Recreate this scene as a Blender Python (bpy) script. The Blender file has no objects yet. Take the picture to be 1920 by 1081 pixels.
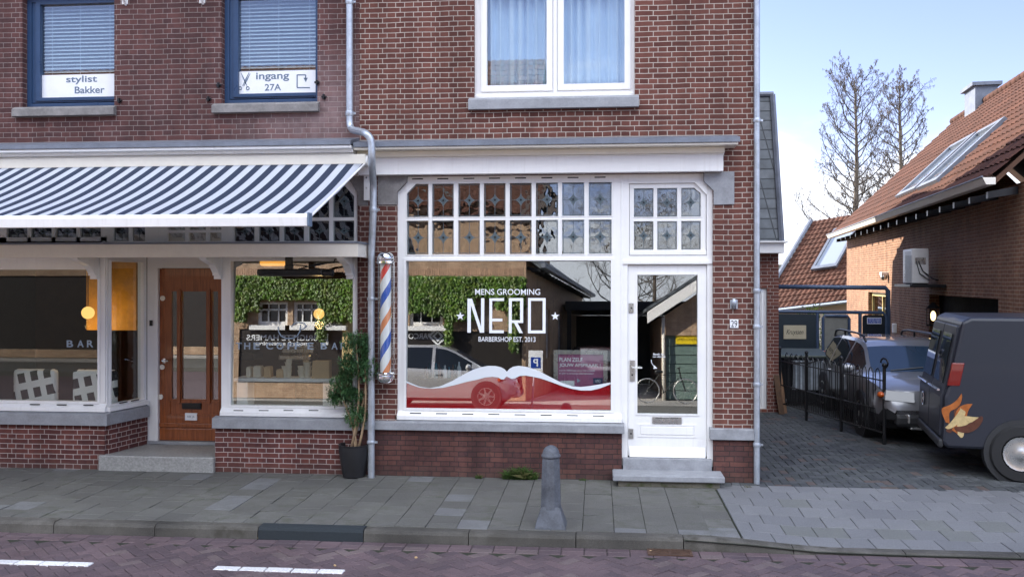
import bpy, bmesh, math, random
from mathutils import Vector, Matrix
R = math.radians
random.seed(7)
C = bpy.context.scene.collection
SC = bpy.context.scene

# ---------------------------------------------------------------- camera, sky, sun, exposure
CAM_H, CAM_Y, YAW, FPX, HORIZON = 2.4, -11.0, R(5.4), 1705.0, 525.0
cd = bpy.data.cameras.new('camera'); cam = bpy.data.objects.new('camera', cd); C.objects.link(cam)
cam.location = (0, CAM_Y, CAM_H); cam.rotation_euler = (R(90), 0, YAW)
cd.sensor_width = 36; cd.lens = 36*FPX/1920; cd.shift_y = -(540.5-HORIZON)/1920
cd.clip_end = 2000; cd.clip_start = .05
SC.camera = cam
SUN_EL, SUN_DIR = R(30), Vector((-.81, .585, 0))
sun_az = math.atan2(SUN_DIR.x, SUN_DIR.y)          # clockwise from +Y
w = bpy.data.worlds.new('World'); SC.world = w; w.use_nodes = True
nt = w.node_tree; nt.nodes.clear()
wo = nt.nodes.new('ShaderNodeOutputWorld'); bg = nt.nodes.new('ShaderNodeBackground')
sky = nt.nodes.new('ShaderNodeTexSky'); sky.sky_type = 'NISHITA'; sky.sun_disc = False
sky.sun_elevation = SUN_EL; sky.sun_rotation = sun_az; sky.air_density = 1.0; sky.dust_density = .3; sky.ozone_density = 1.0
tc = nt.nodes.new('ShaderNodeTexCoord')
mp = nt.nodes.new('ShaderNodeMapping'); mp.inputs['Scale'].default_value = (1.0, 1.0, 2.6)
nz = nt.nodes.new('ShaderNodeTexNoise'); nz.inputs['Scale'].default_value = 3.2; nz.inputs['Detail'].default_value = 7; nz.inputs['Roughness'].default_value = .55
sx = nt.nodes.new('ShaderNodeSeparateXYZ')
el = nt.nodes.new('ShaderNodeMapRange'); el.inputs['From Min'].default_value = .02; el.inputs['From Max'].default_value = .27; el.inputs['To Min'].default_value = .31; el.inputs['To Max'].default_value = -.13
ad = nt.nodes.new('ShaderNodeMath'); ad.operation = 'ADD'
zen = nt.nodes.new('ShaderNodeMapRange'); zen.inputs['From Min'].default_value = .36; zen.inputs['From Max'].default_value = .50; zen.inputs['To Min'].default_value = 0; zen.inputs['To Max'].default_value = .40   # unseen bright cloud bank added high behind the camera to fill the shaded fronts
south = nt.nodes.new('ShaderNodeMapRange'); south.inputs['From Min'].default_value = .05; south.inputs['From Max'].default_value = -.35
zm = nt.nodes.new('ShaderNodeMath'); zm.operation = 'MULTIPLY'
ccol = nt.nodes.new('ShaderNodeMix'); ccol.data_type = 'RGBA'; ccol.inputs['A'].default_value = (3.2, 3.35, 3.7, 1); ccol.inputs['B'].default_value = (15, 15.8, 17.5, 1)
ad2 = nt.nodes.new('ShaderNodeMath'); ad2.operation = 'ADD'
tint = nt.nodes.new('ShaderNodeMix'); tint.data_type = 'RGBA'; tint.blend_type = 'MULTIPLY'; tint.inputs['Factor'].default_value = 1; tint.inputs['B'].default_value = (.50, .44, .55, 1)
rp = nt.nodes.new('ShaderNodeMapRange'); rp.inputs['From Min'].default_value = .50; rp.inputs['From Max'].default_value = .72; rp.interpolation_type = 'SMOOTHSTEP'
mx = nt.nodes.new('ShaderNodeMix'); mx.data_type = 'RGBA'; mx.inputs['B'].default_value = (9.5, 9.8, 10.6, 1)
L = nt.links.new
L(tc.outputs['Generated'], mp.inputs['Vector']); L(mp.outputs[0], nz.inputs['Vector'])
L(tc.outputs['Generated'], sx.inputs[0]); L(sx.outputs['Z'], el.inputs['Value'])
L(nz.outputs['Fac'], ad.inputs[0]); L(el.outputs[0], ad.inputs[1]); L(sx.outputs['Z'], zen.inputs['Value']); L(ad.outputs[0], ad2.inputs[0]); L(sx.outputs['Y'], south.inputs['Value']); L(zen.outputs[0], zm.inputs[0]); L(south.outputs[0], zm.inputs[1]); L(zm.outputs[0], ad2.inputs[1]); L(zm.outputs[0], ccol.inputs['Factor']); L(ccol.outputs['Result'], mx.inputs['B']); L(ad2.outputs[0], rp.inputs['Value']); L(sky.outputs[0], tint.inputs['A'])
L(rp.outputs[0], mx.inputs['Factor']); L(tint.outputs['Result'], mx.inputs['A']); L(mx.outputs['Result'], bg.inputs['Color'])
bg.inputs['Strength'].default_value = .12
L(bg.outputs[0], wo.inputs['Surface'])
sd = bpy.data.lights.new('sun', 'SUN'); sd.energy = 3.3; sd.angle = R(.5); sd.color = (1, .93, .82)
sun = bpy.data.objects.new('sun', sd); C.objects.link(sun); sun.location = (-10, 8, 20)
to_sun = Vector((SUN_DIR.x*math.cos(SUN_EL), SUN_DIR.y*math.cos(SUN_EL), math.sin(SUN_EL)))
sun.rotation_euler = to_sun.to_track_quat('Z', 'Y').to_euler()
vs = SC.view_settings; vs.view_transform = 'Standard'; vs.look = 'None'; vs.gamma = 1; vs.exposure = 2.1
SC.cycles.use_denoising = True; SC.cycles.max_bounces = 10; SC.cycles.transparent_max_bounces = 20
SC.cycles.sample_clamp_indirect = 6; SC.cycles.caustics_refractive = False; SC.cycles.caustics_reflective = False

# ---------------------------------------------------------------- measuring from the photograph
cs, sn = math.cos(YAW), math.sin(YAW)
def at(px, py, Y=0.0):
    """the point of the upright plane y = Y that is seen at photo pixel px, py"""
    u = (px-960)/FPX; D = Y-CAM_Y
    X = D*(u*cs-sn)/(cs+u*sn); d = D*cs-X*sn
    return Vector((X, Y, CAM_H+(HORIZON-py)/FPX*d))
def X_(px, Y=0.0): return at(px, 0, Y).x
def Z_(py, px=950, Y=0.0): return at(px, py, Y).z
def gnd(px, py, z=0.0):
    d = (CAM_H-z)*FPX/(py-HORIZON); r = (px-960)/FPX*d
    return Vector((r*cs-d*sn, CAM_Y+r*sn+d*cs, z))
def dep(px, py, d):
    r = (px-960)/FPX*d
    return Vector((r*cs-d*sn, CAM_Y+r*sn+d*cs, CAM_H+(HORIZON-py)/FPX*d))
TILT = R(2.1)                                       # the old panes lean back a little
def refl(px, py, Y, dy=None):
    """where something standing at y = Y across the street must be to be mirrored at that pixel"""
    if dy is None: dy = math.tan(2*TILT)*FPX*abs(Y)/(abs(Y)+11)
    v = at(px, py-dy, -Y); v.y = Y; return v

# ---------------------------------------------------------------- mesh helpers
class MB:
    def __init__(s): s.v = []; s.f = []; s.m = []; s.k = 0
    def mat(s, k): s.k = k; return s
    def add(s, vs, fs):
        b = len(s.v); s.v += [tuple(p) for p in vs]
        for f in fs: s.f.append([b+i for i in f]); s.m.append(s.k)
        return s
    def box(s, x0, x1, y0, y1, z0, z1):
        if x0 > x1: x0, x1 = x1, x0
        if y0 > y1: y0, y1 = y1, y0
        if z0 > z1: z0, z1 = z1, z0
        v = [(x, y, z) for z in (z0, z1) for y in (y0, y1) for x in (x0, x1)]
        return s.add(v, [(0,2,3,1),(4,5,7,6),(0,1,5,4),(2,6,7,3),(0,4,6,2),(1,3,7,5)])
    def quad(s, a, b, c, d): return s.add([a, b, c, d], [(0,1,2,3)])
    def poly(s, pts): return s.add(pts, [tuple(range(len(pts)))])
    def prism(s, pts, vec):
        """closed solid from a planar outline pushed along vec"""
        n = len(pts); P = [Vector(p) for p in pts]; Vv = Vector(vec)
        nrm = Vector((0,0,0))
        for i in range(n): nrm += P[i].cross(P[(i+1) % n])
        if nrm.dot(Vv) > 0: P = P[::-1]
        v = P+[p+Vv for p in P]
        fs = [tuple(range(n)), tuple(range(2*n-1, n-1, -1))]
        for i in range(n):
            j = (i+1) % n; fs.append((j, i, i+n, j+n))
        return s.add(v, fs)
    def tube(s, pts, r, n=10, cap=True):
        P = [Vector(p) for p in pts]; rs = r if isinstance(r, (list, tuple)) else [r]*len(P)
        rings = []; up = None
        for i, p in enumerate(P):
            t = ((P[min(i+1, len(P)-1)]-P[max(i-1, 0)]))
            if t.length < 1e-9: t = Vector((0,0,1))
            t.normalize()
            if up is None:
                up = Vector((0,0,1)) if abs(t.z) < .9 else Vector((1,0,0))
            a = t.cross(up)
            if a.length < 1e-6: a = t.cross(Vector((0,1,0)))
            a.normalize(); b = a.cross(t).normalized(); up = b
            rings.append([p+(a*math.cos(2*math.pi*k/n)+b*math.sin(2*math.pi*k/n))*rs[i] for k in range(n)])
        v = [q for rg in rings for q in rg]; fs = []
        for i in range(len(P)-1):
            for k in range(n):
                l = (k+1) % n
                fs.append((i*n+k, i*n+l, (i+1)*n+l, (i+1)*n+k))
        if cap: fs.append(tuple(range(n-1, -1, -1))); fs.append(tuple((len(P)-1)*n+k for k in range(n)))
        return s.add(v, fs)
    def lathe(s, prof, c=(0,0,0), n=24, axis='z', cap=True):
        v = []; fs = []; c = Vector(c)
        for (r, h) in prof:
            for k in range(n):
                a = 2*math.pi*k/n; x, y = r*math.cos(a), r*math.sin(a)
                p = Vector((x, y, h)) if axis == 'z' else (Vector((x, h, y)) if axis == 'y' else Vector((h, x, y)))
                v.append(c+p)
        m = len(prof)
        for i in range(m-1):
            for k in range(n):
                l = (k+1) % n; q = (i*n+k, i*n+l, (i+1)*n+l, (i+1)*n+k)
                fs.append(q[::-1] if axis == 'y' else q)
        if cap:
            fs.append(tuple(range(n-1, -1, -1)) if axis != 'y' else tuple(range(n)))
            t = tuple((m-1)*n+k for k in range(n)); fs.append(t if axis != 'y' else t[::-1])
        return s.add(v, fs)
    def ball(s, c, r, n=16, m=10):
        rx, ry, rz = r if isinstance(r, (tuple, list)) else (r, r, r); c = Vector(c); v = []; fs = []
        for i in range(m+1):
            t = math.pi*i/m
            for k in range(n):
                a = 2*math.pi*k/n; v.append(c+Vector((rx*math.sin(t)*math.cos(a), ry*math.sin(t)*math.sin(a), -rz*math.cos(t))))
        for i in range(m):
            for k in range(n):
                l = (k+1) % n; fs.append((i*n+k, i*n+l, (i+1)*n+l, (i+1)*n+k))
        return s.add(v, fs)
    def brick(s, c, hx, hy, z0, z1, ang=0, ch=.004, tilt=(0,0)):
        """one paver with a worn edge"""
        ca, sa = math.cos(ang), math.sin(ang); v = []
        for (ex, ey, z) in ((hx, hy, z0), (hx, hy, z1-ch), (hx-ch, hy-ch, z1)):
            for (a, b) in ((-1,-1),(1,-1),(1,1),(-1,1)):
                x, y = a*ex, b*ey
                v.append((c[0]+x*ca-y*sa, c[1]+x*sa+y*ca, z+tilt[0]*a+tilt[1]*b))
        fs = [(8,9,10,11)]
        for b in (0, 4):
            for k in range(4): l = (k+1) % 4; fs.append((b+k, b+l, b+4+l, b+4+k))
        return s.add(v, fs)
    def holed(s, x0, x1, z0, z1, holes, ya, yb):
        """upright slab in x,z with rectangular openings, faces only where they show"""
        xs = sorted({x0, x1, *[h[0] for h in holes], *[h[1] for h in holes]}); zs = sorted({z0, z1, *[h[2] for h in holes], *[h[3] for h in holes]})
        xs = [x for x in xs if x0-1e-6 <= x <= x1+1e-6]; zs = [z for z in zs if z0-1e-6 <= z <= z1+1e-6]
        def solid(i, k):
            if i < 0 or k < 0 or i >= len(xs)-1 or k >= len(zs)-1: return False
            cx, cz = (xs[i]+xs[i+1])/2, (zs[k]+zs[k+1])/2
            return not any(h[0] < cx < h[1] and h[2] < cz < h[3] for h in holes)
        for i in range(len(xs)-1):
            for k in range(len(zs)-1):
                if not solid(i, k): continue
                a, b, c, d = xs[i], xs[i+1], zs[k], zs[k+1]
                s.quad((a,ya,c),(b,ya,c),(b,ya,d),(a,ya,d)); s.quad((b,yb,c),(a,yb,c),(a,yb,d),(b,yb,d))
                if not solid(i-1, k): s.quad((a,yb,c),(a,ya,c),(a,ya,d),(a,yb,d))
                if not solid(i+1, k): s.quad((b,ya,c),(b,yb,c),(b,yb,d),(b,ya,d))
                if not solid(i, k-1): s.quad((a,yb,c),(b,yb,c),(b,ya,c),(a,ya,c))
                if not solid(i, k+1): s.quad((a,ya,d),(b,ya,d),(b,yb,d),(a,yb,d))
        return s
    def build(s, name, mats, parent=None, smooth=False, bevel=0, world=True, auto=None):
        me = bpy.data.meshes.new(name); me.from_pydata(s.v, [], s.f)
        for m in (mats if isinstance(mats, (list, tuple)) else [mats]): me.materials.append(m)
        if any(s.m): me.polygons.foreach_set('material_index', s.m)
        if smooth: me.polygons.foreach_set('use_smooth', [True]*len(me.polygons))
        me.update()
        o = bpy.data.objects.new(name, me); C.objects.link(o)
        if smooth and auto:
            try: me.set_sharp_from_angle(angle=R(auto))
            except Exception: pass
        if bevel:
            b = o.modifiers.new('bevel', 'BEVEL'); b.width = bevel; b.segments = 2; b.limit_method = 'ANGLE'; b.angle_limit = R(40)
        if parent is not None: attach(o, parent, world)
        return o
def world_shift(p):
    v = Vector(p.location); q = p.parent
    while q is not None: v += Vector(q.location); q = q.parent
    return v
def attach(o, parent, world=True):
    o.parent = parent
    if world: o.location = Vector(o.location)-world_shift(parent)
def tag(o, label=None, cat=None, group=None, kind=None):
    if label: o['label'] = label
    if cat: o['category'] = cat
    if group: o['group'] = group
    if kind: o['kind'] = kind
    return o
def thing(name, label, cat, loc=(0,0,0), rz=0, group=None):
    o = bpy.data.objects.new(name, None); C.objects.link(o); o.location = loc; o.rotation_euler = (0,0,rz); o.empty_display_size = .2
    return tag(o, label, cat, group)
def copy_tree(o, parent=None):
    c = o.copy(); C.objects.link(c); c.parent = parent
    for ch in list(o.children): copy_tree(ch, c)
    return c
def text(name, body, c, wid, hei, mat, parent=None, rx=R(90), rz=0, world=True, extrude=.0008, shear=0, bold=0):
    cu = bpy.data.curves.new(name, 'FONT'); cu.body = body; cu.align_x = 'CENTER'; cu.align_y = 'CENTER'; cu.extrude = extrude; cu.shear = shear
    cu.offset = bold; cu.materials.append(mat)
    o = bpy.data.objects.new(name, cu); C.objects.link(o)
    bpy.context.view_layer.update(); d = o.dimensions
    sxx, syy = wid/max(d.x, 1e-6), hei/max(d.y, 1e-6)
    bb = o.bound_box; cx = (bb[0][0]+bb[6][0])/2; cy = (bb[0][1]+bb[6][1])/2
    o.rotation_euler = (rx, 0, rz); o.scale = (sxx, syy, 1)
    off = Matrix.Rotation(rz, 3, 'Z') @ Matrix.Rotation(rx, 3, 'X') @ Vector((cx*sxx, cy*syy, 0))
    dg = bpy.context.evaluated_depsgraph_get(); me = bpy.data.meshes.new_from_object(o.evaluated_get(dg)); me.name = name
    q = bpy.data.objects.new(name, me); C.objects.link(q); q.rotation_euler = o.rotation_euler; q.scale = o.scale
    bpy.data.objects.remove(o); o = q
    o.location = Vector(c)-off
    if parent is not None: attach(o, parent, world)
    return o

# ---------------------------------------------------------------- materials
class NT:
    def __init__(s, name):
        s.m = bpy.data.materials.new(name); s.m.use_nodes = True; s.t = s.m.node_tree; s.t.nodes.clear()
        s.out = s.n('ShaderNodeOutputMaterial')
    def n(s, t, **k):
        q = s.t.nodes.new(t)
        for a, b in k.items():
            if hasattr(q, a) and a not in q.inputs: setattr(q, a, b)
        return q
    def l(s, a, b): s.t.links.new(a, b)
    def math(s, op, a, b=None, c=None):
        q = s.t.nodes.new('ShaderNodeMath'); q.operation = op
        for i, v in enumerate((a, b, c)):
            if v is None: continue
            if hasattr(v, 'links'): s.l(v, q.inputs[i])
            else: q.inputs[i].default_value = v
        return q.outputs[0]
    def mix(s, f, a, b, blend='MIX'):
        q = s.t.nodes.new('ShaderNodeMix'); q.data_type = 'RGBA'; q.blend_type = blend
        for k, v in (('Factor', f), ('A', a), ('B', b)):
            i = q.inputs[k] if k == 'Factor' else [x for x in q.inputs if x.name == k and x.type == 'RGBA'][0]
            if hasattr(v, 'links'): s.l(v, i)
            else: i.default_value = v if k == 'Factor' else (v if len(v) == 4 else (*v, 1))
        return [x for x in q.outputs if x.type == 'RGBA'][0]
    def noise(s, vec, scale, detail=4, rough=.55):
        q = s.t.nodes.new('ShaderNodeTexNoise'); q.inputs['Scale'].default_value = scale; q.inputs['Detail'].default_value = detail; q.inputs['Roughness'].default_value = rough
        if vec is not None: s.l(vec, q.inputs['Vector'])
        return q.outputs['Fac']
    def ramp(s, v, a, b, lo=0, hi=1):
        q = s.t.nodes.new('ShaderNodeMapRange'); s.l(v, q.inputs['Value']); q.inputs['From Min'].default_value = a; q.inputs['From Max'].default_value = b
        q.inputs['To Min'].default_value = lo; q.inputs['To Max'].default_value = hi; return q.outputs[0]
    def obj(s): return s.t.nodes.new('ShaderNodeTexCoord').outputs['Object']
    def bsdf(s, col, rough=.6, metal=0, bump=None, bstr=.3, bdist=.01, coat=0, spec=.5):
        q = s.t.nodes.new('ShaderNodeBsdfPrincipled')
        for k, v in (('Base Color', col), ('Roughness', rough), ('Metallic', metal), ('Coat Weight', coat), ('Specular IOR Level', spec)):
            if hasattr(v, 'links'): s.l(v, q.inputs[k])
            else: q.inputs[k].default_value = (*v, 1) if k == 'Base Color' and len(v) == 3 else v
        if bump is not None:
            b = s.t.nodes.new('ShaderNodeBump'); b.inputs['Strength'].default_value = bstr; b.inputs['Distance'].default_value = bdist
            s.l(bump, b.inputs['Height']); s.l(b.outputs[0], q.inputs['Normal'])
        s.l(q.outputs[0], s.out.inputs['Surface']); return q
def plain(name, col, rough=.6, metal=0, var=.12, scale=9, bump=0, coat=0, spec=.5, island=0):
    """one colour, unevenly worn"""
    t = NT(name); p = t.obj()
    f = t.noise(p, scale, 5, .6); g = t.noise(p, scale*6, 3, .6)
    k = t.math('ADD', t.ramp(f, .25, .75, 1-var, 1+var), t.ramp(g, .3, .7, -var*.35, var*.35))
    if island:
        gi = t.n('ShaderNodeNewGeometry').outputs['Random Per Island']; k = t.math('MULTIPLY', k, t.ramp(gi, 0, 1, 1-island, 1+island))
    c = t.mix(1.0, col, k, 'MULTIPLY')
    r = t.ramp(f, .2, .8, max(.02, rough*.85), min(1, rough*1.15))
    t.bsdf(c, r, metal, g if bump else None, bump, .006, coat, spec); return t.m
def brickmat(name, c1, c2, mortar, bw=.22, rh=.0625, ms=.005, squash=.5, off=.5, dark=(.05,.03,.03), darkamt=.35, patch=None, low=None, rotated=False, bump=.7, smear=0):
    t = NT(name); p = t.obj(); sp = t.n('ShaderNodeSeparateXYZ'); t.l(p, sp.inputs[0])
    cb = t.n('ShaderNodeCombineXYZ'); t.l(t.math('ADD', sp.outputs['X'], sp.outputs['Y']), cb.inputs['X']); t.l(sp.outputs['Z'], cb.inputs['Y'])
    # hand-laid courses are never dead straight
    wob = t.n('ShaderNodeVectorMath'); wob.operation = 'ADD'; nzz = t.t.nodes.new('ShaderNodeTexNoise'); nzz.inputs['Scale'].default_value = 3.0; t.l(p, nzz.inputs['Vector'])
    sc_ = t.n('ShaderNodeVectorMath'); sc_.operation = 'MULTIPLY_ADD'; sc_.inputs[1].default_value = (.015, .015, 0); sc_.inputs[2].default_value = (-.0075, -.0075, 0)
    t.l(nzz.outputs['Color'], sc_.inputs[0]); t.l(cb.outputs[0], wob.inputs[0]); t.l(sc_.outputs[0], wob.inputs[1])
    b = t.n('ShaderNodeTexBrick'); b.offset = off; b.offset_frequency = 2; b.squash = squash; b.squash_frequency = 2
    t.l(wob.outputs[0], b.inputs['Vector']); b.inputs['Color1'].default_value = (*c1, 1); b.inputs['Color2'].default_value = (*c2, 1); b.inputs['Mortar'].default_value = (*mortar, 1)
    for k, v in (('Scale', 1), ('Mortar Size', ms), ('Mortar Smooth', .25), ('Bias', 0), ('Brick Width', bw), ('Row Height', rh)): b.inputs[k].default_value = v
    n1 = t.noise(p, 2.2, 6, .6); n2 = t.noise(p, 45, 4, .65); n3 = t.noise(p, 11, 3, .5)
    isb = t.math('SUBTRACT', 1.0, b.outputs['Fac'])
    c = t.mix(t.math('MULTIPLY', t.ramp(n3, .52, .72, 0, darkamt), isb), b.outputs['Color'], dark)
    c = t.mix(1.0, c, t.math('ADD', t.ramp(n1, .3, .7, .82, 1.14), t.ramp(n2, .3, .7, -.10, .10)), 'MULTIPLY')
    if smear: c = t.mix(t.math('MULTIPLY', t.ramp(n1, .45, .75, 0, smear), 1.0), c, mortar)
    if patch:                                        # lime bloom washed out of the joints
        (px_, pz_, rad, amt) = patch; v = t.n('ShaderNodeCombineXYZ'); t.l(sp.outputs['X'], v.inputs['X']); t.l(t.math('MULTIPLY', sp.outputs['Z'], 1.6), v.inputs['Z'])
        d = t.n('ShaderNodeVectorMath'); d.operation = 'DISTANCE'; t.l(v.outputs[0], d.inputs[0]); d.inputs[1].default_value = (px_, 0, pz_*1.6)
        m_ = t.math('MULTIPLY', t.ramp(t.math('ADD', d.outputs['Value'], t.math('MULTIPLY', t.math('SUBTRACT', n1, .5), 1.2)), 0, rad, amt, 0), t.ramp(n3, .25, .6, .5, 1))
        c = t.mix(m_, c, (.42, .32, .32))
    if low:                                          # damp green foot of the wall
        z0, amt = low; m_ = t.math('MULTIPLY', t.ramp(t.math('ADD', sp.outputs['Z'], t.math('MULTIPLY', n3, .25)), z0, z0+.28, amt, 0), t.ramp(n1, .3, .6, .3, 1))
        c = t.mix(m_, c, (.07, .06, .05))
    mp_ = t.n('ShaderNodeMapping'); mp_.inputs['Scale'].default_value = (3.2, 3.2, .30); t.l(p, mp_.inputs['Vector']); stk = t.noise(mp_.outputs[0], 1.0, 5, .6)   # old water streaks and soot
    c = t.mix(1.0, c, t.ramp(stk, .35, .68, 1.10, .74), 'MULTIPLY')
    h = t.math('ADD', t.math('MULTIPLY', isb, 1.0), t.math('MULTIPLY', n2, .25))
    t.bsdf(c, .85, 0, h, bump, .006, spec=.25); return t.m
def glassmat(name, base=.13, tint=(.93,.96,.95), wavy=0, scale=7):
    t = NT(name); tr = t.n('ShaderNodeBsdfTransparent'); tr.inputs['Color'].default_value = (*tint, 1)
    gl = t.t.nodes.new('ShaderNodeBsdfGlossy'); gl.inputs['Roughness'].default_value = 0.0; gl.inputs['Color'].default_value = (1,1,1,1)
    fr = t.n('ShaderNodeFresnel'); t.l(t.ramp(t.n('ShaderNodeNewGeometry').outputs['Backfacing'], 0, 1, 1.45, 1/1.45), fr.inputs['IOR'])   # a pane reflects alike from both sides
    f = t.math('MINIMUM', t.math('ADD', fr.outputs[0], base), 1.0)
    if wavy:
        b = t.t.nodes.new('ShaderNodeBump'); b.inputs['Strength'].default_value = wavy; b.inputs['Distance'].default_value = .02
        t.l(t.noise(t.n('ShaderNodeNewGeometry').outputs['Position'], scale, 2, .5), b.inputs['Height']); t.l(b.outputs[0], gl.inputs['Normal'])
    m = t.t.nodes.new('ShaderNodeMixShader'); t.l(f, m.inputs[0]); t.l(tr.outputs[0], m.inputs[1]); t.l(gl.outputs[0], m.inputs[2]); t.l(m.outputs[0], t.out.inputs['Surface'])
    return t.m
def film(name, col, alpha, trans=None):
    t = NT(name); tr = t.n('ShaderNodeBsdfTransparent'); tr.inputs['Color'].default_value = (*(trans or (1,1,1)), 1)
    d = t.t.nodes.new('ShaderNodeBsdfPrincipled'); d.inputs['Base Color'].default_value = (*col, 1); d.inputs['Roughness'].default_value = .45
    m = t.t.nodes.new('ShaderNodeMixShader'); m.inputs[0].default_value = alpha
    t.l(tr.outputs[0], m.inputs[1]); t.l(d.outputs[0], m.inputs[2]); t.l(m.outputs[0], t.out.inputs['Surface']); return t.m
def glow(name, col, s):
    t = NT(name); e = t.t.nodes.new('ShaderNodeEmission'); e.inputs['Color'].default_value = (*col, 1); e.inputs['Strength'].default_value = s; t.l(e.outputs[0], t.out.inputs['Surface']); return t.m
def leafmat(name, c1, c2, c3, trans=.25):
    t = NT(name); g = t.n('ShaderNodeNewGeometry'); p = t.obj()
    c = t.mix(g.outputs['Random Per Island'], c1, c2); c = t.mix(t.ramp(t.noise(p, 5, 2), .5, .7), c, c3)
    q = t.t.nodes.new('ShaderNodeBsdfPrincipled'); t.l(c, q.inputs['Base Color']); q.inputs['Roughness'].default_value = .45
    tl = t.t.nodes.new('ShaderNodeBsdfTranslucent'); t.l(c, tl.inputs['Color'])
    m = t.t.nodes.new('ShaderNodeMixShader'); m.inputs[0].default_value = trans; t.l(q.outputs[0], m.inputs[1]); t.l(tl.outputs[0], m.inputs[2]); t.l(m.outputs[0], t.out.inputs['Surface']); return t.m
def pavemat(name, c1, c2, grit=60, moss=.0, mossc=(.06,.075,.03), rough=.85, stain=.25, bump=.35, third=None):
    t = NT(name); g = t.n('ShaderNodeNewGeometry'); p = g.outputs['Position']; r = g.outputs['Random Per Island']
    c = t.mix(r, c1, c2)
    if third: c = t.mix(t.math('GREATER_THAN', t.math('FRACT', t.math('MULTIPLY', r, 37.3)), .93), c, third)
    n1 = t.noise(p, 1.1, 6, .6); n2 = t.noise(p, grit, 3, .7); n3 = t.noise(p, 6, 4, .6)
    c = t.mix(1.0, c, t.math('ADD', t.ramp(n1, .3, .7, 1-stain, 1+stain), t.ramp(n2, .25, .75, -.35, .35)), 'MULTIPLY')
    if moss: c = t.mix(t.math('MULTIPLY', t.ramp(n3, .45, .7, 0, 1), t.ramp(n1, .4, .65, 0, moss)), c, mossc)
    t.bsdf(c, t.ramp(n1, .3, .7, rough-.12, rough+.08), 0, n2, bump, .004, spec=.35); return t.m

M = {}
M['brick_red'] = brickmat('barbershop_brick', (.094,.036,.029), (.152,.060,.046), (.44,.38,.33), ms=.0052, darkamt=.25, dark=(.085,.030,.027))
M['brick_brown'] = brickmat('coffee_shop_brick', (.075,.036,.036), (.115,.050,.046), (.30,.25,.235), bw=.225, rh=.064, ms=.0036, darkamt=.4, dark=(.05,.03,.032), patch=(-3.5, 4.5, 1.4, .42))
M['brick_plinth'] = brickmat('plinth_brick', (.075,.037,.036), (.128,.056,.046), (.042,.033,.032), ms=.0045, darkamt=.6, dark=(.045,.026,.03), low=(.0,.7), smear=.05, bump=1.0)
M['brick_cafe_plinth'] = brickmat('cafe_plinth_brick', (.085,.032,.030), (.15,.052,.042), (.42,.35,.33), darkamt=.5, dark=(.05,.026,.03), low=(.0,.7))
M['brick_annex'] = brickmat('annex_brick', (.12,.045,.037), (.19,.07,.05), (.40,.34,.30), darkamt=.4)
M['brick_neighbour'] = brickmat('neighbour_brick', (.20,.095,.055), (.29,.145,.083), (.44,.36,.26), squash=1, darkamt=.25, dark=(.16,.07,.05))
M['brick_opp'] = brickmat('street_house_brick', (.36,.235,.155), (.47,.325,.215), (.50,.42,.32), squash=1, darkamt=.2, dark=(.2,.1,.06))
M['white'] = plain('white_paint', (.83,.83,.82), .35, var=.05, scale=4, bump=.03)
def whitepaint(name, col):
    t = NT(name); p_ = t.obj(); mp_ = t.n('ShaderNodeMapping'); mp_.inputs['Scale'].default_value = (16, 16, .9); t.l(p_, mp_.inputs['Vector'])
    a_ = t.noise(mp_.outputs[0], 1.6, 5, .6); b_ = t.noise(p_, 3, 5, .6); g_ = t.noise(p_, 55, 3, .6)
    c = t.mix(t.math('MULTIPLY', t.ramp(a_, .52, .75, 0, .30), t.ramp(b_, .35, .65, .1, 1)), col, (.50,.48,.42)); c = t.mix(1.0, c, t.ramp(b_, .3, .7, .95, 1.03), 'MULTIPLY')
    t.bsdf(c, .42, 0, g_, .10, .004); return t.m
M['white'] = whitepaint('white_gloss_paint', (.84,.84,.83))
M['cream'] = plain('cream_paint', (.78,.74,.65), .4, var=.05, scale=4, bump=.03)
M['blue'] = plain('navy_paint', (.028,.062,.135), .3, var=.1, scale=5)
M['stone'] = plain('bluestone', (.27,.28,.30), .65, var=.22, scale=7, bump=.12)
M['stone_dk'] = plain('weathered_stone', (.20,.19,.185), .8, var=.35, scale=6, bump=.2)
M['lead'] = plain('lead_flashing', (.165,.185,.225), .5, .25, var=.2, scale=5, bump=.1)
M['zinc'] = plain('zinc', (.44,.48,.53), .42, .65, var=.22, scale=10, bump=.05)
M['came'] = plain('lead_came', (.10,.125,.14), .5, .3, var=.25, scale=30)
M['came_fill'] = plain('smoky_glass', (.085,.12,.135), .25, 0, var=.25, scale=30)
M['came_black'] = plain('black_glass', (.01,.012,.015), .2)
M['glass'] = glassmat('window_glass', .135); M['glass_up'] = glassmat('upstairs_glass', .15)
M['glass_bay'] = glassmat('bay_glass', .015)
M['glass_plain'] = glassmat('house_glass', .09)
M['glass_lead'] = glassmat('leaded_glass', .15, (.75,.78,.76), wavy=.16, scale=5)
M['curtain'] = plain('sky_tinted_curtain', (.70,.83,.97), .9, var=.06, scale=3)  # white cloth made blue: part of the sky reflection is put into its colour
M['blind'] = plain('blind_slat', (.66,.76,.86), .5, var=.05)
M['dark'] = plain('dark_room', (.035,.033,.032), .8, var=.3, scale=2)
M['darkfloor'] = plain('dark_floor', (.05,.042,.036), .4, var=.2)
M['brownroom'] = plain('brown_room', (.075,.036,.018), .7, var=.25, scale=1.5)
M['black'] = plain('black_metal', (.012,.013,.015), .35, .2, var=.2)
M['slot'] = plain('vent_dark', (.012,.012,.012), .8)
M['steel'] = plain('brushed_steel', (.62,.62,.60), .28, .9, var=.1)
M['chrome'] = plain('polished_chrome', (.80,.82,.85), .08, 1, var=.04)
M['sticker'] = plain('white_sticker', (.78,.80,.83), .5, var=.03)
M['ink'] = plain('slate_ink', (.12,.17,.24), .6, var=.05)
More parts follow.
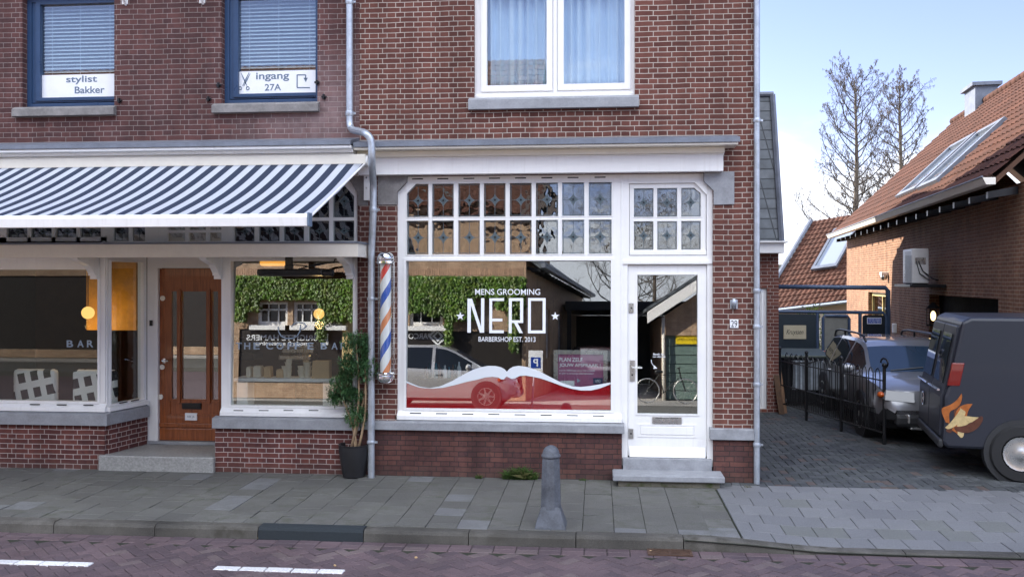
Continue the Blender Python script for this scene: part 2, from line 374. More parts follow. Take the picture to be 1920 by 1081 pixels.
M['vinyl'] = plain('white_vinyl', (.80,.83,.87), .5, var=.03)
M['frost'] = film('frosted_film', (.76,.80,.84), .82)
M['redfilm'] = film('red_film', (.56,.0,.010), 1.0, (.85,.03,.04))
M['blue_vinyl'] = film('pale_blue_vinyl', (.40,.50,.60), .75)
M['granite'] = plain('granite', (.27,.27,.26), .55, var=.35, scale=40, bump=.15)
M['soil'] = plain('soil', (.035,.025,.018), .95, var=.4, scale=20, bump=.6)
M['pot'] = plain('black_pot', (.012,.012,.014), .55, var=.3, scale=14, bump=.2)
def woodmat():
    t = NT('varnished_mahogany'); p = t.obj(); mp_ = t.n('ShaderNodeMapping'); mp_.inputs['Scale'].default_value = (14, 14, 1.1); t.l(p, mp_.inputs['Vector'])
    f = t.noise(mp_.outputs[0], 3, 6, .6); c = t.mix(t.ramp(f, .3, .7), (.15,.034,.008), (.32,.092,.024))
    t.bsdf(c, .32, 0, f, .08, .004, coat=.35); return t.m
M['wood'] = woodmat()
M['bark'] = plain('bark', (.10,.075,.05), .9, var=.4, scale=8, bump=.6)
M['stick'] = plain('pale_stem', (.36,.25,.15), .8, var=.3, scale=18, bump=.3)

# ---------------------------------------------------------------- ground
M['ground'] = plain('far_ground', (.10,.095,.085), .9, var=.3, scale=.6)
M['joint'] = plain('joint_sand', (.022,.026,.014), .95, var=.4, scale=12, bump=.4)
M['clinker'] = pavemat('road_clinker', (.080,.060,.068), (.124,.088,.094), 70, stain=.22, rough=.72, third=(.13,.10,.10))
M['tile'] = pavemat('pavement_tile', (.102,.101,.094), (.122,.121,.112), 90, moss=.75, mossc=(.055,.062,.034), stain=.2, bump=.5, third=(.15,.153,.156))
M['tile_new'] = pavemat('newer_tile', (.142,.145,.153), (.168,.171,.178), 110, stain=.10, moss=.15, third=(.14,.145,.14))
M['paver'] = pavemat('driveway_paver', (.045,.049,.053), (.078,.083,.088), 80, moss=.5, mossc=(.035,.045,.025), stain=.25, third=(.09,.07,.065))
M['kerbstone'] = pavemat('kerb_concrete', (.074,.070,.062), (.095,.089,.080), 110, stain=.55, moss=.95, mossc=(.028,.025,.016), bump=.6)
M['kerb_dark'] = pavemat('dark_kerb', (.018,.024,.028), (.022,.028,.033), 110, stain=.2, bump=.5)
M['roadpaint'] = pavemat('white_block', (.62,.62,.62), (.72,.72,.72), 60, stain=.12, rough=.7)
def sm(a): a = max(0, min(1, a)); return a*a*(3-2*a)
def drop(x, y): return -.085*sm((x-.85)/1.4)*sm((-.5-y)/1.7)
S = lambda o: tag(o, kind='structure')
S(MB().quad((-300,-300,-.30),(300,-300,-.30),(300,300,-.30),(-300,300,-.30)).build('ground', M['ground']))
ROADZ = -.11
S(MB().box(-40, 40, -11.4, -2.30, ROADZ-.12, ROADZ-.012).build('road_bed', M['joint']))
def herring(mb, x0, x1, y0, y1, w, ang, zf, thick, jit=.0018, gap=.006, skip=None):
    ca, sa = math.cos(ang), math.sin(ang); cx, cy = (x0+x1)/2, (y0+y1)/2; rad = math.hypot(x1-x0, y1-y0)/2/w+3; n = int(rad)
    for m in range(-n, n+1):
        for k in range(-n, n+1):
            ox, oy = m+2*k, m-2*k
            if abs(ox) > rad*1.5 or abs(oy) > rad*1.5: continue
            for (ux, uy, a) in ((ox+1, oy+.5, 0), (ox+2.5, oy, math.pi/2)):
                x, y = cx+(ux*ca-uy*sa)*w, cy+(ux*sa+uy*ca)*w
                if not (x0 < x < x1 and y0 < y < y1): continue
                z = zf(x, y)+random.gauss(0, jit)
                mb.brick((x, y), w-gap/2, w/2-gap/2, z-thick, z, ang+a, .005, (random.gauss(0, .0008), random.gauss(0, .0008)))
rd = MB(); herring(rd, -9.2, 6.4, -5.2, -2.66, .098, R(45), lambda x, y: ROADZ+.004*math.sin(x*1.3), .05)
x = -9.2
while x < 6.4:
    for yy in (-2.49, -2.60): rd.brick((x+.105, yy), .103, .0525, ROADZ-.05, ROADZ+random.gauss(-.002, .0015), 0, .005)
    x += .211
S(rd.build('road', M['clinker']))
fr_ = MB().quad((-40,-11.4,ROADZ-.004),(40,-11.4,ROADZ-.004),(40,-5.15,ROADZ-.004),(-40,-5.15,ROADZ-.004)); fr_.quad((-40,-5.15,ROADZ-.004),(-9.2,-5.15,ROADZ-.004),(-9.2,-2.45,ROADZ-.004),(-40,-2.45,ROADZ-.004)); fr_.quad((6.4,-5.15,ROADZ-.004),(40,-5.15,ROADZ-.004),(40,-2.45,ROADZ-.004),(6.4,-2.45,ROADZ-.004))
S(fr_.build('road_surface', M['clinker']))
mk = MB()
a, b = gnd(403, 1064, ROADZ), gnd(645, 1073, ROADZ)
ym = (a.y+b.y)/2; L5 = (b.x-a.x)/5
for k in range(-2, 4):
    base = a.x+k*(L5*5+1.12)
    for q in range(5): mk.brick((base+L5*(q+.5), ym+{-1: -.012, 1: -.09}.get(k, 0)), L5/2-.006, .047, ROADZ-.03, ROADZ+.010+random.gauss(0,.001), random.gauss(0,.004), .004)
S(mk.build('lane_marking', M['roadpaint']))
# pavement: columns of 30 cm tiles at right angles to the street on the left, courses along it at the driveway
S(MB().box(-40, .80, -2.28, .9, -.25, -.013).build('pavement_bed', M['joint']))
S(MB().quad((1.34,-.5,-.013),(60,-.5,-.013),(60,30,-.013),(1.34,30,-.013)).build('driveway_bed', M['joint']))
sub = MB()
for i in range(13):
    for k in range(8):
        P = [(.80+i*.6+a_*.6, -2.44+k*.26+b_*.26) for (a_, b_) in ((0,0),(1,0),(1,1),(0,1))]
        sub.poly([(p[0], p[1], drop(*p)-.014) for p in P])
S(sub.build('crossing_bed', M['joint']))
pv = MB(); T = .305; i = 0; x = -9.3
while x < 1.30:
    y = -2.275-(T/2 if i % 2 else 0)
    while y < .1:
        ya, yb = max(y, -2.275), min(y+T, .1)
        if yb-ya > .02: pv.brick((min(x+T/2, 1.34-T/2), (ya+yb)/2), T/2-.0026, (yb-ya)/2-.0026, -.05, random.gauss(0, .0022)+drop(x+.15, y+.15), random.gauss(0, .0025), .003, (random.gauss(0,.0015), random.gauss(0,.0015)))
        y += T
    x += T; i += 1
S(pv.build('pavement', M['tile']))
pn = MB(); y = -2.275; i = 0
while y < -.34:
    x = 1.36-(T/2 if i % 2 else 0)
    while x < 7.6:
        xa = max(x, 1.36)
        if x+T-xa > .03:
            xm, ym2 = (xa+x+T)/2, y+T/2
            dx = (drop(x+T, ym2)-drop(xa, ym2))/2; dy = (drop(xm, y+T)-drop(xm, y))/2
            pn.brick((xm, ym2), (x+T-xa)/2-.003, T/2-.003, drop(xm, ym2)-.05, drop(xm, ym2)+random.gauss(0,.0012), random.gauss(0,.003), .004, (dx, dy))
        x += T
    y += T; i += 1
S(pn.build('crossing', M['tile_new']))
dv = MB(); herring(dv, 1.34, 7.8, y+.0, 10.5, .1, 0, lambda x, y_: .006*math.sin(x*1.7+y_)+.004*math.sin(y_*2.3), .05, .002, .005)
S(dv.build('driveway', M['paver']))
# kerb: one profile, lowered at the driveway
kb = MB(); xk = -9.3; k = 0; cuts = [-9.3]
dk0, dk1 = gnd(480, 990).x, gnd(682, 992).x
cuts = [dk0-(dk1-dk0)*q for q in range(6, 0, -1)]+[dk0, dk1]
while cuts[-1] < 7.5: cuts.append(cuts[-1]+(1.0 if len(cuts) > 9 else 1.02))
for k in range(len(cuts)-1):
    xa, xb = cuts[k]+.004, cuts[k+1]-.004; kb.mat(1 if abs(cuts[k]-dk0) < 1e-6 else 0)
    tw = random.gauss(0, .0025); N = 6; rings = []
    for q in range(N+1):
        xx = xa+(xb-xa)*q/N; h = drop(xx, -2.35)+.002+tw
        rings.append([(xx, -2.280, ROADZ-.2), (xx, -2.280, h-.006), (xx, -2.287, h), (xx, -2.385, h-.002), (xx, -2.410, h-.012), (xx, -2.424, h-.034), (xx, -2.430, min(h-.05, ROADZ)+0.0), (xx, -2.430, ROADZ-.2)])
    vv = [p for r_ in rings for p in r_]; m_ = len(rings[0]); ff = []
    for q in range(N):
        for j in range(m_-1): ff.append((q*m_+j, q*m_+j+1, (q+1)*m_+j+1, (q+1)*m_+j))
    ff.append(tuple(range(m_-1, -1, -1))); ff.append(tuple(N*m_+j for j in range(m_)))
    kb.add(vv, ff)
S(kb.build('kerb', [M['kerbstone'], M['kerb_dark']]))

# ================================================================= barbershop
XP = -2.93                                           # party wall between the two shops
shop = thing('barbershop_building', 'red brick house with white shopfront, large white lettered window and white door', 'building', (-.5, 0, 0))
XR = X_(1413.5)
zsill_t, zsill_b = Z_(789, 930), Z_(807, 930)
def rect(px0, px1, py0, py1, Y, ref=None):
    c = ref or (px0+px1)/2
    return (X_(px0, Y), X_(px1, Y), Z_(py1, c, Y), Z_(py0, c, Y))
op = rect(744, 1337, 327, 893, 0, 1040); up = rect(889, 1190, -80, 186, 0)
up = (up[0], up[1], up[2], 6.05)
wl = MB().holed(XP, XR, zsill_b, 6.9, [(op[0], op[1], zsill_b-.1, op[3]), up], 0, .28)
wall = wl.build('wall', M['brick_red'], shop)
pl = MB().holed(XP+.02, X_(1166), 0, zsill_b, [], -.012, .25)
pl.build('plinth', M['brick_plinth'], shop)
MB().holed(X_(1337.5), XR+.004, -.02, zsill_b+.0, [], -.014, .25).build('plinth', M['brick_plinth'], shop)
sh = MB()                                            # the rest of the house behind its front
sh.box(XR-.24, XR-.002, .282, 9, -.02, 6.9); sh.box(XP, XR-.242, 8.8, 9, -.02, 6.9); sh.box(XP, XP+.2, .282, 8.798, -.02, 6.9)
sh.prism([(XR-.24, .28, 6.902), (XR-.24, 9, 6.902), (XR-.24, 4.6, 9.6)], (.238, 0, 0))
sh.build('side_wall', M['brick_red'], shop)
rf = MB(); rf.prism([(XP, -.35, 6.9), (XP, 4.6, 9.75), (XP, 9.35, 6.9), (XP, 9.35, 7.02), (XP, 4.6, 9.9), (XP, -.35, 7.05)], (XR-XP+.1, 0, 0)); rf.build('roof', M['lead'], shop)
# lead-covered cornice above the shopfront
cn = MB()
xa, xb = XP+.01, X_(1388, -.34)
cn.prism([(xa, 0, Z_(259, 1000)), (xa, -.34, Z_(262, 1000, -.34)), (xa, -.34, Z_(271, 1000, -.34)), (xa, 0, Z_(266, 1000))], (xb-xa, 0, 0))
cn.build('cornice', M['lead'], shop)
cf = MB().mat(0); zt = Z_(271, 1000, -.34); xe = X_(1358, -.12)
cf.box(xa, xb-.02, -.32, -.002, zt-.028, zt-.001)
cf.box(xa, xe, -.16, -.002, zt-.10, zt-.029)
cf.mat(1).box(xa, xe-.01, -.12, -.003, Z_(324.5, 1000, -.12), zt-.101)
cf.box(xa, xe-.002, -.128, -.004, zt-.118, zt-.1005)
cf.build('fascia', [M['cream'], M['white']], shop, bevel=.004)
# stone corner blocks with a cut corner
def outline(mb, pts, Y, depth, ref=None): mb.prism([at(p[0], p[1], Y) for p in pts], (0, depth, 0)); return mb
outline(MB(), [(708,328),(763,329),(762,341),(744,360),(744,384),(708,384)], -.015, .2).build('corner_block', M['stone_dk'], shop, bevel=.004)
outline(MB(), [(1320,324),(1377,321),(1377,383),(1338,384),(1338,357),(1320,340)], -.015, .2).build('corner_block', M['stone'], shop, bevel=.004)
# upstairs window
uw = thing('window', None, None); attach(uw, shop); uw.location = Vector((up[0], 0, up[2]))-Vector(shop.location)
f0 = MB(); YU = .07; uo = rect(889, 1190, -80, 184, YU); uo = (uo[0]-.01, uo[1]+.01, uo[2]-.01, 6.06)
g1 = rect(913, 1025, -70, 160, YU); g2 = rect(1057, 1171, -70, 157, YU)
f0.holed(uo[0], uo[1], uo[2], uo[3], [(g1[0], g1[1], g1[2], 5.95), (g2[0], g2[1], g2[2], 5.95)], YU, YU+.09)
for g in (g1, g2):                                   # sash bead standing a little proud
    f0.holed(g[0]-.07, g[1]+.07, g[2]-.075, 6.0, [(g[0], g[1], g[2], 5.95)], YU-.018, YU-.0005)
f0.box((g1[1]+g2[0])/2-.022, (g1[1]+g2[0])/2+.022, YU-.026, YU-.0006, uo[2]+.03, 6.0)
f0.box(uo[0]+.005, uo[1]-.005, YU-.03, YU-.0007, uo[2], uo[2]+.055)
f0.build('frame', M['white'], uw, bevel=.005)
for g in (g1, g2): MB().box(g[0]-.01, g[1]+.01, YU+.035, YU+.041, g[2]-.01, 5.96).build('pane', M['glass_up'], uw)
us = rect(878, 1198, 184, 203, -.05)
MB().prism([(us[0], .0, us[3]+.03), (us[0], -.07, us[3]-.005), (us[0], -.07, us[2]), (us[0], 0, us[2])], (us[1]-us[0], 0, 0)).build('sill', M['stone'], uw, bevel=.004)
def curtain(g, lab):
    mb = MB(); n = 150; rows = []; ph = random.random()*6
    zs = [g[2]-.02+q*(5.97-g[2])/10 for q in range(11)]
    for z in zs:
        r_ = []
        for k in range(n+1):
            u = k/n; x = g[0]-.03+u*(g[1]-g[0]+.06)
            y = YU+.16+.045*math.sin(u*44+ph+.9*math.sin(u*9+ph))+.012*math.sin(u*91+z*.4)+.018*math.sin(u*17+z*.5)
            r_.append((x, y, z))
        rows.append(r_)
    v = [p for r_ in rows for p in r_]; f = []
    for a_ in range(10):
        for k in range(n): f.append((a_*(n+1)+k, a_*(n+1)+k+1, (a_+1)*(n+1)+k+1, (a_+1)*(n+1)+k))
    o = mb.add(v, f).build('curtain', M['curtain'], None, smooth=True); o.modifiers.new('cloth', 'SOLIDIFY').thickness = .003
    tag(o, lab, 'curtain', 'curtains in the upstairs window')
curtain(g1, 'white net curtain tinted with reflected sky blue, in the left half of the white upstairs window'); curtain(g2, 'white net curtain tinted with reflected sky blue, in the right half of the white upstairs window')
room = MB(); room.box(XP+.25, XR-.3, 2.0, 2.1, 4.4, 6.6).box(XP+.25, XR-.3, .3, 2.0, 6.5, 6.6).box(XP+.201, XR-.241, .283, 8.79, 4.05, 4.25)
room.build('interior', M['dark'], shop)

# shop window: white frame, sixteen leaded panes, one big pane
YF = .05
sw = thing('shop_window', None, None); attach(sw, shop); sw.location = Vector((X_(950), 0, zsill_t))-Vector(shop.location)
lx = [(762.5,803.7),(810,851),(859,900),(907,948),(955.5,997),(1004.5,1046.7),(1053.7,1095.7),(1103.7,1147)]
def zline(y0, y1, px, Y):                            # photo row y0 at px 763 to y1 at px 1147
    return Z_(y0+(y1-y0)*(px-763)/384, px, Y)
fo = rect(743, 1166, 329, 789, YF, 950); za = zsill_t-.0
rows = ((344.5,341.5,407.5,404.5), (414,411,477,476))
big = (X_(761.5, YF), X_(1145.5, YF), Z_(766.5, 950, YF), Z_(488.5, 950, YF))
lead_rects = []
for (p0, p1) in lx:
    for (a0, a1, b0, b1) in rows:
        z1 = zline((a0+a1)/2, (a0+a1)/2, 950, YF); z0 = zline((b0+b1)/2, (b0+b1)/2, 950, YF)
        lead_rects.append((X_(p0, YF), X_(p1, YF), z0, z1))
fm = MB().holed(fo[0]-.004, fo[1], zsill_t, op[3]-.002, lead_rects+[big], YF, YF+.085)
fm.holed(big[0]-.032, big[1]+.032, big[2]-.03, big[3]+.03, [big], YF-.012, YF-.0004)     # bead round the big pane
fm.prism([(fo[0]-.003, YF-.0005, zsill_t+.001), (fo[0]-.003, YF-.05, zsill_t+.001), (fo[0]-.003, YF-.05, zsill_t+.05), (fo[0]-.003, YF-.0005, big[2]-.033)], (fo[1]-fo[0], 0, 0))
lz1 = lead_rects[0][3]; l0 = lead_rects[0]
for r_ in lead_rects: fm.holed(r_[0]-.010, r_[1]+.010, r_[2]-.010, r_[3]+.010, [(r_[0]+.001, r_[1]-.001, r_[2]+.001, r_[3]-.001)], YF-.007, YF-.0003)
fm.prism([at(p[0], p[1], YF-.009) for p in ((761.5,343),(781,343),(762,363.5))], (0, .06, 0))
fm.mat(1)
for k in range(8):
    cx = (lx[k][0]+lx[k][1])/2; zz = Z_(335.5-k*.45, cx, YF)
    x0, x1 = X_(cx-10.5, YF), X_(cx+10, YF); fm.box(x0, x1, YF-.002, YF-.0001, zz-.007, zz+.007)
for k in range(8):
    cx = 779+k*49; zz = Z_(774.2+k*.7, cx, YF-.03); y_ = YF-.05+.050*(zz-zsill_t-.05)/(big[2]-.033-zsill_t-.05)
    x0, x1 = X_(cx-10.5, YF-.03), X_(cx+10.5, YF-.03); fm.box(x0, x1, y_-.006, y_+.004, zz-.006, zz+.006)
fm.build('frame', [M['white'], M['slot']], sw, bevel=.003)
def lead_mesh(w_, h_):
    """glass with a border strip, cross lines and a four-pointed star, centred on the origin"""
    mb = MB(); mb.mat(0).box(-w_/2, w_/2, -.002, .002, -h_/2, h_/2)
    mb.mat(1); e = .016; t = .0035; y0, y1 = -.005, .005
    def bar(xa, xb, za_, zb_): mb.box(xa, xb, y0, y1, za_, zb_)
    for s_ in (-1, 1):
        bar(s_*(w_/2-e)-t, s_*(w_/2-e)+t, -h_/2+e, h_/2-e); bar(-w_/2+e+t, w_/2-e-t, s_*(h_/2-e)-t, s_*(h_/2-e)+t)
    R1, R2 = w_*.29, w_*.29*1.15
    for s_ in (-1, 1):
        bar(-t*.7, t*.7, *sorted((s_*R2*.95, s_*(h_/2-e)))); bar(*sorted((s_*R1*.95, s_*(w_/2-e))), -t*.7, t*.7)
    def star(r1, r2, q):                             # concave star outline
        pts = []
        for k in range(4):
            a0 = math.pi/2*k; a1 = a0+math.pi/2
            p0 = Vector((math.cos(a0)*r1, math.sin(a0)*r2)); p1 = Vector((math.cos(a1)*r1, math.sin(a1)*r2)); c_ = (p0+p1)*q
            for j in range(5):
                u = j/5; pts.append((1-u)**2*p0+2*u*(1-u)*c_+u*u*p1)
        return pts
    o_, i_ = star(R1, R2, .17), star(R1*.80, R2*.80, .15)
    n = len(o_); v = [(p.x, y0, p.y) for p in o_]+[(p.x, y0, p.y) for p in i_]
    mb.add(v, [(k, (k+1) % n, n+(k+1) % n, n+k) for k in range(n)])
    mb.add([(p.x, y1, p.y) for p in o_], [tuple(range(n-1, -1, -1))])
    mb.mat(2); mb.add([(p.x, y0+.001, p.y) for p in i_], [tuple(range(n))])
    mb.mat(1); d_ = w_*.075
    for a0 in range(4):
        a1 = a0+1; p0 = Vector((math.cos(a0*math.pi/2), math.sin(a0*math.pi/2)))*d_*1.25; p1 = Vector((math.cos(a1*math.pi/2), math.sin(a1*math.pi/2)))*d_*1.25
        mb.tube([(p0.x, y0-.001, p0.y), (p1.x, y0-.001, p1.y)], .0022, 4)
    mb.mat(3); q = d_*.75; mb.add([(q,y0-.0005,0),(0,y0-.0005,q),(-q,y0-.0005,0),(0,y0-.0005,-q)], [(0,3,2,1)])
    return mb
LMATS = [M['glass_lead'], M['came'], M['came_fill'], M['came_black']]
r0 = lead_rects[0]; lp0 = lead_mesh(r0[1]-r0[0], r0[3]-r0[2]).build('leaded_pane', LMATS)
def place_lead(o, r_, Y, parent, w_, h_, tip=None):
    o.location = ((r_[0]+r_[1])/2, Y, (r_[2]+r_[3])/2); o.scale = ((r_[1]-r_[0])/w_, 1, (r_[3]-r_[2])/h_)
    tp = tip if tip is not None else TILT*.95+random.gauss(0, R(.3)); o.rotation_euler = (-tp, 0, random.gauss(0, R(.5)))
    attach(o, parent)
w0_, h0_ = r0[1]-r0[0], r0[3]-r0[2]
for k, r_ in enumerate(lead_rects):
    o = lp0 if k == 0 else lp0.copy()
    if k: C.objects.link(o)
    place_lead(o, r_, YF+.035, sw, w0_, h0_)
# the big pane leans back a little
def yt(z, zb=big[2], y0=YF+.008): return y0+(z-zb)*math.tan(TILT)
def tilted(px, py, off=0):
    p = at(px, py, YF+.05); p.y = yt(p.z)+off; return p
Hb = big[3]-big[2]
pane = MB().box(big[0]-.01, big[1]+.01, 0, .005, -.01, Hb+.01).build('pane', M['glass']); pane.location = (0, YF+.008, big[2]); pane.rotation_euler = (-TILT, 0, 0); attach(pane, sw)
def vinyl(pts, th=.0012, off=-.0025): return MB().prism([tilted(p[0], p[1], off) for p in pts], (0, th, 0))
lt = MB()
def stroke(mb, pts, wd, off=-.0025, th=.0012):
    for a_, b_ in zip(pts, pts[1:]):
        A, B = Vector((a_[0], a_[1], 0)), Vector((b_[0], b_[1], 0)); d_ = (B-A).normalized(); n_ = Vector((-d_.y, d_.x, 0))*wd/2; e_ = d_*0
        q = [A-n_-e_, A+n_-e_, B+n_+e_, B-n_+e_]; mb.prism([tilted(p.x, p.y, off) for p in q], (0, th, 0))
# N E R O
lt.prism([tilted(*p, -.0025) for p in ((876.5,559.5),(883,559.5),(883,623),(876.5,623))], (0,.0012,0)); lt.prism([tilted(*p, -.0025) for p in ((902,558.7),(908,558.7),(908,623.2),(902,623.2))], (0,.0012,0))
lt.prism([tilted(*p, -.0026) for p in ((883.01,559.5),(885,559.5),(901.99,612),(901.99,623.2),(900,623.2),(883.01,572))], (0,.0012,0))
def poly_px(mb, pts): mb.prism([tilted(*p, -.0025) for p in pts], (0,.0012,0))
poly_px(lt, [(917.5,558.8),(945,558.6),(945,563.8),(922.8,563.8),(922.8,597),(942,597),(942,602),(922.8,602),(922.8,618.4),(944.8,618.6),(944.8,624),(917.5,624)])
poly_px(lt, [(954,558.6),(981,558.4),(981,605),(975.2,605),(975.2,563.8),(959.5,563.8),(959.5,624),(954,624)])
poly_px(lt, [(959.51,600),(975.19,600),(975.19,605),(959.51,605)]); poly_px(lt, [(964,605.01),(970.5,605.01),(980.5,624),(974,624)])
for q in ([(990,558.4),(1023,558.4),(1023,563.6),(990,563.6)], [(990,619),(1023,619),(1023,624.3),(990,624.3)], [(990,563.61),(995.4,563.61),(995.4,618.99),(990,618.99)], [(1017.4,563.61),(1023,563.61),(1023,618.99),(1017.4,618.99)]): poly_px(lt, q)
for (sx_, sy_) in ((863, 592.3), (1041, 592.5)):
    poly_px(lt, [(sx_+(8.3 if k % 2 == 0 else 3.4)*math.sin(k*math.pi/5), sy_-(8.3 if k % 2 == 0 else 3.4)*math.cos(k*math.pi/5)) for k in range(10)])
lt.build('lettering', M['vinyl'], sw)
pxm = lambda n, px, Y=.1: X_(px+n/2, Y)-X_(px-n/2, Y)
pym = lambda n, py, px, Y=.1: Z_(py-n/2, px, Y)-Z_(py+n/2, px, Y)
def pane_text(body, px0, px1, py0, py1, mat, bold=.012):
    c = tilted((px0+px1)/2, (py0+py1)/2, -.0022); return text('lettering', body, c, pxm(px1-px0, (px0+px1)/2), pym(py1-py0, (py0+py1)/2, px0), mat, sw, rx=R(90)-TILT, bold=bold)
pane_text('MENS GROOMING', 890.5, 1012.5, 541.5, 552.5, M['vinyl'], .003)
pane_text('BARBERSHOP EST. 2013', 897.5, 1004, 631, 640, M['vinyl'], .003)
# moustache of frosted film, red film below it
zx = lambda x: 690+x/3.179
zy = lambda y: 470+y/3.179
U = [(221,768),(262,786),(310,806),(370,815),(430,805),(500,775),(570,735),(630,705),(680,690),(720,683),(760,684),(795,692),(815,703),(829,718),(843,702),(865,689),(900,683),(950,690),(1000,706),(1050,730),(1100,756),(1160,785),(1220,804),(1270,808),(1320,803),(1380,793),(1446,781)]
Lw = [(1446,792),(1380,817),(1330,829),(1270,829),(1210,818),(1150,800),(1090,778),(1030,758),(980,747),(940,741),(905,743),(878,757),(855,760),(840,752),(829,746),(820,752),(812,763),(795,763),(778,752),(745,748),(700,752),(650,766),(590,778),(520,797),(450,813),(380,818),(310,812),(262,796),(221,778)]
mo = MB(); pts = [(zx(a_), zy(b_)) for a_, b_ in U+Lw]
MB().prism([tilted(p[0], p[1], -.0025) for p in pts], (0, .001, 0)).build('moustache_film', M['frost'], sw)
red = [(zx(a_), zy(b_)+.1) for a_, b_ in reversed(Lw)]+[(zx(1446), 766.6), (zx(221), 766.6)]
MB().prism([tilted(p[0], p[1], .0065) for p in red], (0, .001, 0)).build('red_film', M['redfilm'], sw)
# bluestone sill
sz = MB(); sa, sb = XP+.03, X_(1171, -.07)
sz.prism([(sa, .05, zsill_t+.0), (sa, -.07, zsill_t-.022), (sa, -.07, zsill_b), (sa, .05, zsill_b)], (sb-sa, 0, 0))
sz.build('sill', M['stone'], shop, bevel=.005)
MB().prism([(X_(1332, -.07), .05, Z_(801, 1372)), (X_(1332, -.07), -.06, Z_(803, 1372)), (X_(1332, -.07), -.06, Z_(823, 1372)), (X_(1332, -.07), .05, Z_(823, 1372))], (X_(1414.5, -.06)-X_(1332, -.07), 0, 0)).build('sill', M['stone'], shop, bevel=.005)

# door with its fanlight
dr = thing('door', None, None); attach(dr, shop); dr.location = Vector((X_(1250), 0, .2))-Vector(shop.location)
zth = Z_(857, 1250, YF)
dh = rect(1177, 1326, 496, 857, YF); fh = rect(1180, 1325, 343, 479, YF)
df = MB().holed(fo[1]+.001, X_(1337.5, YF)+.004, zth-.10, op[3]-.002, [(dh[0], dh[1], zth-.2, dh[3]), fh], YF, YF+.09)
df.box(fo[1]-.012, fo[1]+.012, YF-.008, YF-.0002, zsill_t+.02, op[3]-.003)
df.box(dh[0]-.06, dh[1]+.06, YF-.016, YF-.0005, dh[3]+.008, dh[3]+.05)
df.prism([at(p[0], p[1], YF-.008) for p in ((1302,342),(1326,342),(1326,366))], (0, .09, 0))
df.build('frame', M['white'], dr, bevel=.003)
fx = [(1188.3,1225.4),(1232,1269.8),(1277,1314)]; fy = [(352.4,406.6),(414.3,468.2)]
YS = YF+.025
frs = [(X_(a_, YS), X_(b_, YS), Z_(d_, 1250, YS), Z_(c_, 1250, YS)) for (a_, b_) in fx for (c_, d_) in fy]
fs = MB().holed(fh[0]+.006, fh[1]-.006, fh[2]+.006, fh[3]-.004, frs, YS, YS+.05)
fs.prism([at(p[0], p[1], YS-.003) for p in ((1300,351),(1315,351),(1315,363.5))], (0, .02, 0))
for r_ in frs: fs.holed(r_[0]-.008, r_[1]+.008, r_[2]-.008, r_[3]+.008, [(r_[0]+.001, r_[1]-.001, r_[2]+.001, r_[3]-.001)], YS-.006, YS-.0003)
fs.box(fh[0]+.004, fh[1]-.004, YS-.03, YS-.0005, fh[2]+.006, fh[2]+.05)
fs.build('fanlight', M['white'], dr, bevel=.003)
for r_ in frs:
    o = lp0.copy(); C.objects.link(o); o.parent = None; place_lead(o, r_, YS+.025, dr, w0_, h0_, TILT)
YD = YF+.03
gl = rect(1195, 1308, 515, 775, YD)
leaf = MB().holed(dh[0]+.004, dh[1]-.004, zth+.012, dh[3]-.005, [gl], YD, YD+.045)
leaf.holed(gl[0]-.02, gl[1]+.02, gl[2]-.02, gl[3]+.02, [gl], YD-.008, YD-.0004)
rp_ = rect(1199, 1302, 797.5, 816, YD); leaf.holed(rp_[0]-.02, rp_[1]+.02, rp_[2]-.02, rp_[3]+.02, [rp_], YD-.006, YD-.0004); leaf.box(rp_[0]+.012, rp_[1]-.012, YD-.009, YD-.0004, rp_[2]+.012, rp_[3]-.012)
wb = rect(1180, 1322, 837, 856, YD); leaf.prism([(wb[0], YD-.0004, wb[3]), (wb[0], YD-.022, wb[3]-.03), (wb[0], YD-.05, wb[2]+.01), (wb[0], YD-.05, wb[2]), (wb[0], YD-.0004, wb[2])], (wb[1]-wb[0], 0, 0))
leaf.build('door_leaf', M['white'], dr, bevel=.003)
dp = MB().box(gl[0]-.005, gl[1]+.005, 0, .005, -.005, gl[3]-gl[2]+.005).build('pane', M['glass'], dr); dp.location = Vector((0, YD+.003, gl[2]))-world_shift(dr); dp.rotation_euler = (-TILT, 0, 0)
def plate(px0, px1, py0, py1, Y=YD, lever=False, keyhole=True):
    r_ = rect(px0, px1, py0, py1, Y); mb = MB().box(r_[0], r_[1], Y-.010, Y-.0005, r_[2], r_[3]); cx = (r_[0]+r_[1])/2
    if keyhole: mb.mat(1).lathe([(.011, -.0005), (.011, .0)], (cx, Y-.0105, r_[2]+(r_[3]-r_[2])*(.3 if lever else .5)), 12, 'y'); mb.mat(0)
    if lever:
        z = r_[2]+(r_[3]-r_[2])*.66; mb.tube([(cx, Y-.01, z), (cx, Y-.05, z), (cx+.02, Y-.055, z), (cx+.115, Y-.055, z)], .0095, 10)
    return mb.build('handle' if lever else 'lock_plate', [M['steel'], M['slot']], dr, bevel=.002)
plate(1181, 1190, 675, 714, lever=True); plate(1179.5, 1188, 568, 586); plate(1178.5, 1187.5, 803, 821)
ls = rect(1223, 1278, 781, 794, YD); q = MB().box(ls[0], ls[1], YD-.012, YD-.0005, ls[2], ls[3]); q.box(ls[0]+.03, ls[1]-.03, YD-.018, YD-.0125, ls[2]+.02, ls[3]-.02); q.mat(1).box(ls[0]+.034, ls[1]-.034, YD-.0135, YD-.0121, ls[3]-.02, ls[3]-.013); q.build('letter_slot', [M['steel'], M['slot']], dr, bevel=.002)
